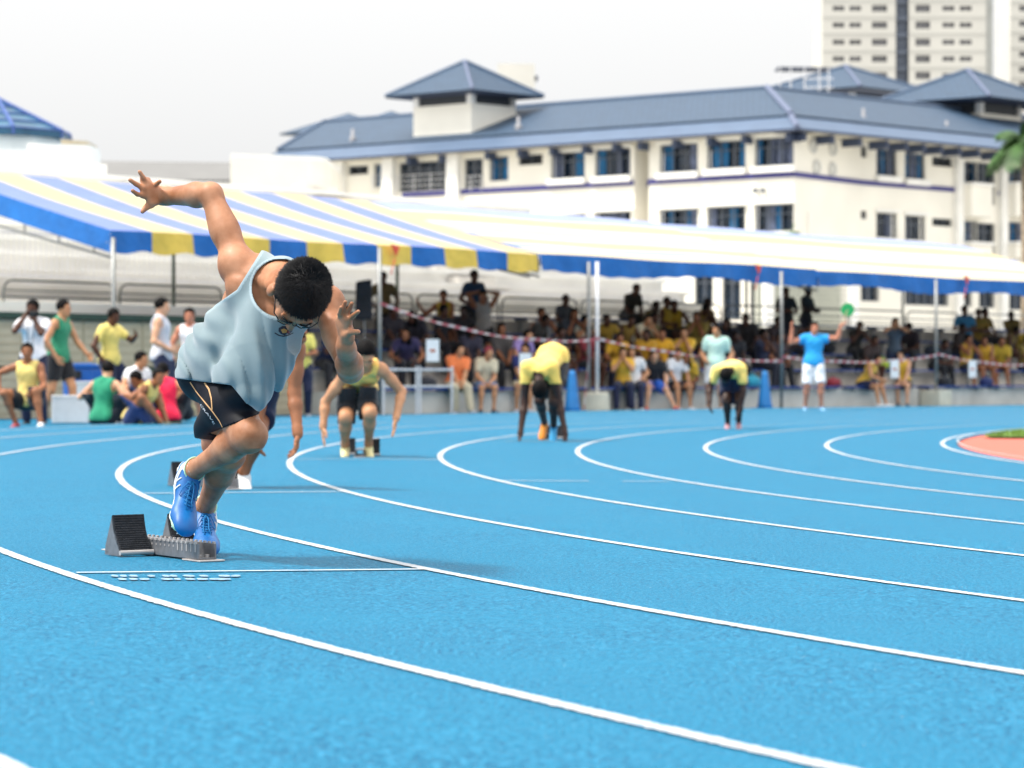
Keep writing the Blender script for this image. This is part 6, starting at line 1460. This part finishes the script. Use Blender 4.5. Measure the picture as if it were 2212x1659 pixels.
# --- the boys on the left
def boy(label, px, ygr, Y, kind, rot, o, **a):
    """stands or sits on the track; px = column of the pelvis, Y distance"""
    p = at(px, 900, Y); rng = random.Random(int(px * 7 + Y)); s = o.get('s', 1.0)
    r = thing('person', label, 'person', (p.x, Y, GZ), rad(rot)); J = pose(kind, rng, s, **a); o.setdefault('h', .015); figure(r, J, o); return r, J
r, J = boy('boy in a white polo shirt with a lanyard holding a camera to his face', 72, 0, 37.6, 'stand', 176, dict(skin='dark', top='tee', topc='#EFEFF4', bot='pants', botc=NAVY, shoe='#26262A', s=1.06), hands=((.07, .17, .05), (-.05, .19, .03)), nod=.2, look=.2, lean=-.02, epoles=((.7, -.2, -1), (-.7, -.2, -1)))
cm = thing('camera_in_hands', 'small black camera held up by the boy in the white polo', 'camera', (r.location.x + .06, r.location.y - .27, r.location.z + J['neck'][2] + .08), rad(176)); m = MB(); m.cbox((0, 0, 0), .13, .05, .08); m.build('body', blk, cm, bevel=.01); m = MB(); m.tube([(0, .02, 0), (0, .09, 0)], .032, 12); m.build('lens', blk, cm)
m = MB(); m.tube([(-.06, .185, 1.40), (-.035, .19, 1.05), (0, .19, .98), (.03, .19, 1.06), (.03, .19, 1.38)], .006, 5); m.build('lanyard', NV := mat('lanyard_dark', lin('#3A3F4E'), .7), r)
boy('boy in a green singlet walking to the right with his hand out', 127, 0, 38.6, 'stand', -112, dict(skin='tan', top='tank', topc='#2A8A66', bot='shorts', botc=BLACK, shoe='#30343C', s=1.08), hands=((.22, .05, -.5), (-.2, .28, -.46)), feet=((.1, -.22, .08), (-.1, .22, .08)), look=-.1, lean=.08)
boy('boy in a yellow polo shirt looking down at the phone in his hand', 238, 0, 39.5, 'stand', -120, dict(skin='dark', top='tee', topc='#ECD878', bot='pants', botc='#1E2748', shoe='#222222', s=1.02), hands=((.2, .02, -.5), (-.06, .42, -.14)), nod=.35, look=.2, lean=.0)
boy('boy in a grey singlet standing with his left hand on his hip', 350, 0, 39.0, 'stand', -95, dict(skin='fair', top='tank', topc='#C9CCD6', bot='pants', botc='#1E2748', shoe='#222222', s=1.10, loose=.022), hands=((.14, .16, -.42), (-.15, .12, -.38)), epole=(.8, -1, -.2), look=.0, lean=-.04)
boy('boy in a white singlet half hidden behind the sprinter\'s back', 412, 0, 40.2, 'stand', 165, dict(skin='rosy', top='tank', topc='#E2E0E4', bot='shorts', botc='#1E2748', s=1.03), look=-.3)
boy('boy in a pale yellow singlet crouching at the far left, hand on hip', 62, 0, 35.3, 'crouch', 172, dict(skin='brown', top='tank', topc='#EBCF78', bot='shorts', botc='#17171D', shoe=('#A8424A', '#E9EBEE'), s=1.0, hands='fist'), pelz=.36, lean=.06, nod=.05, look=-.25, down=.0, feet=((.10, .25, .08), (-.3, .42, .08)), hands=((.36, .10, -.34), (-.18, .30, -.40)), epoles=((1, -.3, .1), (-.6, -.6, -.5)))
boy('boy in a white T-shirt seated behind the boy in green', 285, 0, 38.2, 'floor', -125, dict(skin='tan', top='tee', topc='#ECECEF', bot='shorts', botc='#22252E'), pelz=.30, look=-.2, lean=.25)
boy('boy in a green singlet sitting with his back to the camera', 222, 0, 36.4, 'floor', -22, dict(skin='fair', top='tank', topc='#1F8F6A', bot='shorts', botc='#13202E'), lean=.12, look=-1.0, side=.02)
boy('boy in a yellow and navy singlet sitting hunched on the track', 290, 0, 35.8, 'floor', -110, dict(skin='brown', top='tank', topc='#E2C871', bot='shorts', botc='#1F3568', shoe='#4A5040'), lean=.55, look=.5, down=.1)
boy('boy in a bright red singlet sitting with his back to the camera', 362, 0, 36.2, 'floor', 14, dict(skin='tan', top='tank', topc='#F01848', bot='shorts', botc='#101018', shoe='#D9E0B0'), lean=.25, look=.4, side=-.06)
boy('black haired boy hidden between the red and the yellow singlets', 330, 0, 37.6, 'floor', 150, dict(skin='brown', top='tee', topc='#24305A', bot='shorts', botc='#101018'), lean=.5, nod=.5, look=.2, down=.7)
boy('boy in a yellow shirt leaning over behind the red singlet', 392, 0, 37.4, 'floor', 150, dict(skin='tan', top='tee', topc='#E4D184', bot='shorts', botc='#24242C', shoe='#ECECEE'), lean=.75, nod=.7, look=.5, down=.8, pelz=.2)
# --- official with the green paddle
p = gp(1757, 886); r = thing('person', 'official in a bright blue polo and white shorts with both arms raised', 'person', tuple(p), rad(182)); rng = random.Random(2)
J = pose('stand', rng, 1.03, hands=((.42, .05, .13), (-.50, .08, .20)), look=-.1, down=.0, epoles=((1, 0, -1), (-1, 0, -.3)), lean=-.05, side=-.03); J['hdL'] = V3((-.8, 0, .4)); J['hdR'] = V3((.2, 0, 1))
figure(r, J, dict(skin='rosy', top='tee', topc='#1E9BDD', bot='bermuda', botc='#ECECEF', shoe='#7FB6DE', s=1.03, h=.013, f=1.06, hair='short', loose=.03))
w = Matrix.Translation(p) @ Matrix.Rotation(rad(182), 4, 'Z') @ Vector(J['wrL']); c = at(1831, 669, p.y + .0)
o = thing('signal_paddle', 'round green paddle on a stick held up by the official', 'paddle', tuple(w)); m = MB(); m.tube([w, c], .011, 6); under(m.build('stick', mat('wood_pale', lin('#C9B48C'), .6)), o); m = MB(); m.tube([c - Vector((0, .008, 0)), c + Vector((0, .008, 0))], .132, 24); under(m.build('disc', mat('paddle_green', lin('#1FA35C'), .5, .08)), o)
# --- spectators on the tiers:  px, row, kind, top, colour, bottoms, colour, skin, hair, label, extras
ROWS = {0: (.05, .0), 1: (.82, .40), 2: (1.72, .76), 3: (2.62, 1.12), 4: (3.5, 1.48)}
Y1, Y2 = '#DDA92A', '#E8B63C'
SP = [
 (652, 's-1', 'stand', 'tee', '#E4D870', 'pants', NAVY, 'brown', 'short', 'spectator in a pale yellow shirt standing behind the sprinter\'s chin'),
 (830, 's3', 'stand', 'tee', '#6E5B34', 'pants', '#2A2722', 'dark', 'short', 'man in a mustard brown shirt standing right behind the tent pole by the loudspeaker'),
 (844, 2, 'sit', 'tee', '#302B33', 'pants', '#202028', 'dark', 'short', 'dark dressed spectator seated just right of the loudspeaker pole'),
 (902, 2, 'sit', 'tee', '#2A2630', 'pants', '#1D1D26', 'dark', 'long', 'long haired girl in dark clothes seated left of the boy with his arm out'),
 (878, 1, 'sit', 'tee', '#3B3358', 'pants', '#1D1D26', 'brown', 'long', 'girl in a dark purple top seated above the crouching runner\'s arm'),
 (715, 2, 'sit', 'tee', '#24404A', 'pants', '#1D1D26', 'dark', 'short', 'spectator in dark teal seated left of the crouching runner\'s head'),
 (700, 1, 'sit', 'tee', '#1C2A50', 'pants', '#1B1B22', 'dark', 'short', 'spectator in navy seated low behind the sprinter\'s raised forearm'),
 (950, 2, 'sit', 'tee', '#22222A', 'pants', '#22222A', 'dark', 'short', 'dark clothed spectator seated behind the man in orange'),
 (961, 's3', 'sit', 'tank', '#C2A02C', 'shorts', '#2B2A22', 'brown', 'short', 'boy in a yellow vest sitting high with one arm stretched out to the left'),
 (1046, 's2', 'stand', 'tank', '#9C9690', 'shorts', '#191A20', 'brown', 'short', 'boy in a grey vest standing with both hands on top of his head'),
 (1024, 's3', 'stand', 'tee', '#1F3A58', 'shorts', '#191A20', 'dark', 'short', 'boy in dark blue standing behind the left shoulder of the boy with hands on head'),
 (982, 0, 'sit', 'tee', '#F08048', 'pants', '#C9BCA0', 'tan', 'short', 'man in an orange polo shirt and khaki trousers seated in the front row'),
 (1041, 0, 'sit', 'tee', '#D9CBAE', 'bermuda', '#5F7BA0', 'tan', 'cap', 'man in a cream shirt and dark red cap seated beside the man in orange'),
 (1089, 1, 'sit', 'long', '#55504F', 'pants', '#2A2A2E', 'brown', 'long', 'long haired woman in a grey patterned top seated in the second row'),
 (1109, 1, 'sit', 'tee', '#A58CC8', 'pants', '#2A2A2E', 'tan', 'short', 'spectator in a lilac top beside the woman in grey'),
 (1128, 0, 'sit', 'tee', '#27306E', 'bermuda', '#CFC3A2', 'tan', 'short', 'boy in a navy shirt and khaki shorts seated beside the paper sign'),
 (1176, 2, 'sit', 'tank', '#8D8D90', 'shorts', '#1D1D26', 'brown', 'short', 'boy in a grey striped vest seated above the runner with hands on the ground'),
 (1252, 2, 'sit', 'tee', '#D9D2BC', 'shorts', '#20242E', 'tan', 'short', 'boy in an off white shirt seated left of the white wrapped pole'),
 (1215, 3, 'sit', 'tee', '#30343C', 'pants', '#20242E', 'dark', 'short', 'spectator in dark grey seated high between the striped vest and the white wrapped pole'),
 (1268, 1, 'sit', 'tee', '#862B34', 'shorts', '#20242E', 'dark', 'short', 'spectator in dark red seated directly left of the white wrapped pole'),
 (1354, 4, 'sit', 'tee', '#2A2620', 'pants', '#201F1E', 'dark', 'short', 'topmost spectator at the left end of the yellow group'),
 (1344, 2, 'sit', 'tank', '#8F7430', 'shorts', '#201F1E', 'dark', 'short', 'boy in a dull mustard vest seated under the topmost spectator'),
 (1328, 1, 'sit', 'tee', Y1, 'pants', '#1E2540', 'brown', 'short', 'boy in a yellow shirt and navy trousers just right of the white wrapped pole'),
 (1346, 0, 'sit', 'tee', Y2, 'pants', '#1B2140', 'tan', 'short', 'yellow shirted spectator in the front row left of the long haired girl in white'),
 (1371, 0, 'sit', 'tee', '#EDEDF0', 'pants', '#1B2140', 'tan', 'long', 'long haired girl in a white top seated left of the man in black'),
 (1372, 2, 'sit', 'tee', '#E2D9BC', 'shorts', '#242424', 'tan', 'short', 'spectator in a cream shirt seated behind the long haired girl in white'),
 (1407, 'f', 'sit', 'tee', '#15171F', 'bermuda', '#2C62C2', 'fair', 'short', 'man in a black T-shirt, blue shorts and red shoes in the front row'),
 (1428, 1, 'sit', 'tee', '#E2A722', 'pants', '#1E2540', 'brown', 'short', 'spectator in deep yellow between the man in black and the girl in white shirt'),
 (1456, 'f', 'sit', 'tee', '#F0F0F4', 'shorts', '#1B1E2A', 'tan', 'short', 'person in a white T-shirt and white shoes right of the man in black'),
 (1484, 'f', 'sit', 'tee', '#ECBF40', 'shorts', '#1B1E2A', 'brown', 'long', 'girl in a yellow T-shirt right of the person in white'),
 (1481, 1, 'sit', 'tee', '#E8B83A', 'pants', '#1E2540', 'tan', 'short', 'yellow shirted spectator directly behind the girl in yellow'),
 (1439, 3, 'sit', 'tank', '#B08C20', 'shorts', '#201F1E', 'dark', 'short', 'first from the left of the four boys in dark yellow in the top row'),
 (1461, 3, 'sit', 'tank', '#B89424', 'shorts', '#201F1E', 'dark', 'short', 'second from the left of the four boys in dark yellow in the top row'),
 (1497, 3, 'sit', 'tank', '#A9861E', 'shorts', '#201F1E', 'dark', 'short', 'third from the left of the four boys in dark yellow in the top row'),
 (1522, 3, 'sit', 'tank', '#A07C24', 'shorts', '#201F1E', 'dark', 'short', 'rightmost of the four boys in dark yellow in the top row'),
 (1410, 2, 'sit', 'tee', '#6B5A2A', 'shorts', '#201F1E', 'dark', 'short', 'spectator in olive brown in the third row above the man in black'),
 (1508, 2, 'sit', 'tee', '#8A7430', 'shorts', '#201F1E', 'brown', 'short', 'spectator in dull yellow in the third row left of the man in mint green'),
 (1546, 'g', 'stand', 'tee', '#B9DDD2', 'bermuda', '#E6E8E8', 'tan', 'short', 'heavy man in a mint green T-shirt standing in front of the benches'),
 (1646, 1, 'sit', 'tee', '#232944', 'pants', '#1C2030', 'dark', 'short', 'dark dressed spectator seated behind the right blue cone'),
 (1618, 2, 'sit', 'tee', '#2E2A2C', 'pants', '#1C2030', 'dark', 'short', 'spectator in black seated between the man in mint and the blue cone'),
 (1698, 's3', 'stand', 'tee', '#24262C', 'pants', '#1C2030', 'dark', 'short', 'person in black standing behind the tent pole left of the official'),
 (1720, 2, 'sit', 'tee', '#5B3428', 'pants', '#1C2030', 'dark', 'short', 'spectator in rust brown seated behind the official\'s raised arm'),
 (1741, 's3', 'stand', 'tee', '#1E2024', 'pants', '#1C2030', 'deep', 'short', 'person standing behind the head of the official'),
 (1672, 2, 'sit', 'tee', '#37272A', 'pants', '#1C2030', 'dark', 'short', 'spectator in dark maroon seated left of the tent pole by the official'),
 (1869, 1, 'sit', 'tee', '#3A2A28', 'shorts', '#22222A', 'dark', 'short', 'spectator in dark brown seated behind the boy in yellow right of the official'),
 (1864, 'f', 'sit', 'tank', '#E3B544', 'shorts', '#1C2448', 'tan', 'short', 'boy in a yellow vest leaning forward on the front bench right of the official'),
 (1931, 's1', 'stand', 'tee', '#4E5C6C', 'jeans', '#1F2E4E', 'tan', 'long', 'woman in a grey top and jeans standing with both hands raised to her face'),
 (1972, 2, 'sit', 'tee', '#2D2329', 'pants', '#1C1C22', 'dark', 'short', 'spectator in dark clothes seated sideways right of the standing woman'),
 (1953, 'f', 'sit', 'tank', '#E0B23C', 'shorts', '#22252E', 'fair', 'short', 'boy in a yellow vest seated upright beside the paper sign in the front row'),
 (2085, 's2', 'stand', 'tee', '#3E7FA6', 'pants', '#1C2030', 'dark', 'short', 'boy in a light blue shirt standing on the right, left of the pair'),
 (2114, 's2', 'stand', 'tee', '#8A6A20', 'shorts', '#1C2030', 'dark', 'short', 'boy in a mustard shirt standing beside the boy in light blue'),
 (2064, 2, 'sit', 'tee', '#2B1E1A', 'pants', '#1C2030', 'deep', 'short', 'spectator in very dark brown seated left of the standing pair'),
 (2088, 1, 'sit', 'tank', '#CFA032', 'shorts', '#22252E', 'brown', 'short', 'boy in a yellow vest seated below the standing pair'),
 (2170, 2, 'sit', 'tank', '#7D6420', 'shorts', '#22252E', 'dark', 'short', 'boy in a dark mustard vest seated near the right edge'),
 (2199, 2, 'sit', 'tee', '#B99A2A', 'shorts', '#22252E', 'dark', 'short', 'boy in a yellow green shirt seated at the right edge'),
 (2160, 1, 'sit', 'tee', '#C2A030', 'shorts', '#22252E', 'brown', 'short', 'boy in lime yellow seated in the second row near the right edge'),
 (2213, 1, 'sit', 'tee', '#7E6A2C', 'shorts', '#22252E', 'brown', 'short', 'spectator cut off by the right edge in the second row'),
 (738, 1, 'sit', 'tee', '#3A3E46', 'pants', '#20242E', 'brown', 'long', 'girl in slate grey seated low left of the crouching runner'),
 (1000, 2, 'sit', 'tee', '#1E1C22', 'pants', '#1A1C22', 'deep', 'short', 'spectator in black seated between the man in orange and the boy with hands on head'),
 (1010, 1, 'sit', 'tee', '#2C2A3C', 'pants', '#1A1C22', 'dark', 'long', 'long haired spectator in dark indigo just behind the dark red cap'),
 (1142, 2, 'sit', 'tee', '#34302C', 'pants', '#1A1C22', 'dark', 'short', 'spectator in dark brown seated left of the boy in the striped vest'),
 (1196, 1, 'sit', 'tee', '#22262E', 'shorts', '#1A1C22', 'dark', 'short', 'spectator in near black seated behind the raised back of the runner on his hands'),
 (1232, 2, 'sit', 'tee', '#3E4652', 'shorts', '#1A1C22', 'brown', 'long', 'long haired girl in blue grey beside the boy in off white'),
 (1310, 2, 'sit', 'tee', '#A5842C', 'shorts', '#1A1C22', 'dark', 'short', 'boy in dull gold seated directly right of the white wrapped pole, third row'),
 (1392, 1, 'sit', 'tee', '#C9952A', 'shorts', '#1A1C22', 'dark', 'short', 'boy in amber yellow seated behind the left shoulder of the man in black'),
 (1390, 3, 'sit', 'tee', '#5C4A22', 'shorts', '#1A1C22', 'deep', 'short', 'spectator in dark olive at the left of the four boys in the top row'),
 (1566, 2, 'sit', 'tee', '#2A2C38', 'pants', '#1A1C22', 'dark', 'long', 'long haired spectator in dark blue behind the left shoulder of the man in mint'),
 (1590, 1, 'sit', 'tee', '#1E2028', 'pants', '#1A1C22', 'deep', 'short', 'spectator in black seated low beside the bending far runner'),
 (1668, 1, 'sit', 'tee', '#3C2C30', 'pants', '#1A1C22', 'brown', 'long', 'long haired spectator in dark plum just left of the official\'s tent pole'),
 (1845, 2, 'sit', 'tee', '#2E2A26', 'pants', '#1A1C22', 'dark', 'short', 'spectator in dark taupe seated high under the green paddle'),
 (2020, 1, 'sit', 'tee', '#24262E', 'pants', '#1A1C22', 'dark', 'short', 'spectator in charcoal seated behind the right tent pole'),
 (2128, 3, 'sit', 'tee', '#7A5E20', 'pants', '#1A1C22', 'dark', 'short', 'spectator in brown gold seated behind the boy in mustard'),
 (2186, 3, 'sit', 'tee', '#6A5420', 'pants', '#1A1C22', 'deep', 'short', 'dark gold shirted spectator in the highest row near the right edge'),
 (2130, 1, 'sit', 'tank', '#CF9C2C', 'shorts', '#1A1C22', 'brown', 'short', 'boy in an amber vest seated second row, right of the vest below the standing pair'),
]
RNG = random.Random(77)
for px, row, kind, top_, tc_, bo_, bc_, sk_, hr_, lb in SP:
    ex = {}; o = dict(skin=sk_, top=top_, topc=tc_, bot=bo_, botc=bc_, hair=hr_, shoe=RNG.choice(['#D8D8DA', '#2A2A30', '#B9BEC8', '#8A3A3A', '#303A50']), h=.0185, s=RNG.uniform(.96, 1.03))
    if isinstance(row, int): t, z = ROWS[row]
    elif row == 'f': t, z = .05, 0
    elif row == 'g': t, z = -.75, 0
    elif row == 's-1': t, z = -.4, 0
    else: k = int(row[1]); t, z = ROWS[k]; t += .35 if kind == 'stand' else 0
    s = s_at(px, t); rot = rad(-152 + RNG.uniform(-42, 34))
    if kind == 'sit': ex['pelz'] = .535; ex['lean'] = RNG.choice([.02, .12, .2, .35, .5, .62]); ex['side'] = RNG.uniform(-.12, .12); ex['hands'] = RNG.choice(['knees', 'lap', 'lap', 'chin', ((.2, .3, -.34), (-.2, .12, -.4))])
    else: ex['side'] = RNG.uniform(-.06, .06)
    if 'hands on top' in lb: ex.update(hands=((.07, .02, .24), (-.07, .02, .24)), epoles=((1, .1, .4), (-1, .1, .4))); rot = rad(175); ex['look'] = 0
    if 'arm stretched out' in lb: ex['hands'] = ((.50, .1, -.03), (-.2, .3, -.3)); ex['epole'] = (0, 0, -1); ex['look'] = .2; rot = rad(178)
    if 'raised to her face' in lb: ex.update(hands=((.06, .16, .06), (-.06, .16, .06)), epoles=((1, .2, -.6), (-1, .2, -.6))); rot = rad(178); ex['look'] = 0
    if 'red shoes' in lb: o.update(shoe='#E8483C', f=1.06); ex.update(hands='knees', lean=.38, feet=((.22, .46, .075), (-.34, .52, .075)), look=.1); rot = rad(-168)
    if 'white shoes right' in lb: o['shoe'] = '#EFEFF2'
    if 'mint' in lb: o.update(f=1.14, loose=.03, s=1.04, shoe='#C8CED2'); rot = rad(170)
    if 'leaning forward' in lb: ex.update(lean=.55, look=.3); rot = rad(-125); o['shoe'] = '#F0F0F0'
    if 'seated upright beside' in lb: rot = rad(165); ex.update(lean=.1, hands='lap'); o['shoe'] = '#2C4F66'
    if 'orange polo' in lb: rot = rad(-165); o['f'] = 1.08; ex['hands'] = 'lap'
    if 'dark red cap' in lb: rot = rad(-160); ex['hands'] = 'lap'
    if 'sideways' in lb: rot = rad(150); ex.update(lean=.5)
    if row == 's3' and kind == 'sit': t, z = 2.62, 1.12
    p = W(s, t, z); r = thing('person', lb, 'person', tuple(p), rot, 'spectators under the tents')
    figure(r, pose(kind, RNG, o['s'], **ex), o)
# bags and bottles left on the benches
bags = [(1585, 1, '#1C1E26'), (1830, 1, '#23252E'), (1800, 0, '#8B2430'), (1905, 1, '#B9D43A'), (2040, 0, '#1A1C24'), (2130, 0, '#1B2A60'), (755, 1, '#262A36'), (920, 0, '#2B2B33'), (1160, 1, '#202430'), (1225, 1, '#24272E'), (1215, 0, '#30333C'), (1600, 0, '#2D3E50'), (1625, 0, '#2D9CB8'), (790, 0, '#1E2C44'), (1010, 1, '#1C1C22'), (2010, 2, '#28303E'), (1790, 2, '#1F232B')]
bl_ = ['black sports bag on the bench left of the right blue cone', 'dark bag on the second bench right of the official', 'dark red bag under the tape right of the official', 'lime green bag left of the last paper sign pair', 'black bag low by the right concrete block', 'navy bag on the front bench near the right edge', 'dark bag right of the sprinter\'s raised hand', 'charcoal bag on the front bench left of the man in orange', 'dark bag behind the paper sign by the bending runner', 'grey black bag left of the middle blue cone', 'charcoal bag low behind the middle blue cone', 'slate bag on the front bench by the man in mint', 'turquoise bag resting beside the right blue cone', 'dark navy bag under the loudspeaker', 'black bag between the man in orange and the man in the cap', 'dark grey bag high up left of the standing pair', 'dark bag high up right of the official\'s head']
for (px, row, colr), lb in zip(bags, bl_):
    t, z = ROWS[row]; s = s_at(px, t); rg_ = random.Random(px); o = thing('sports_bag', lb, 'bag', tuple(W(s, t, z + .445)), SROT, 'bags left on the benches'); w_, h_ = rg_.uniform(.3, .5), rg_.uniform(.2, .3)
    V, Q = skin_mesh([elli((0, 0, h_ * .48), ((1, 0, 0), (0, 1, 0), (0, 0, 1)), V3((w_ / 2, .15, h_ * .48))), cone((-w_ * .3, 0, h_ * .4), (w_ * .3, 0, h_ * .4), .12, .12)], .018, .03); meshobj('body', V, Q, cloth(colr), o, True)
    m = MB(); m.tube([(-w_ * .25, 0, h_ * .75), (-w_ * .12, 0, h_ * 1.1), (w_ * .12, 0, h_ * 1.1), (w_ * .25, 0, h_ * .75)], .014, 5); m.build('handle', cloth(colr), o)
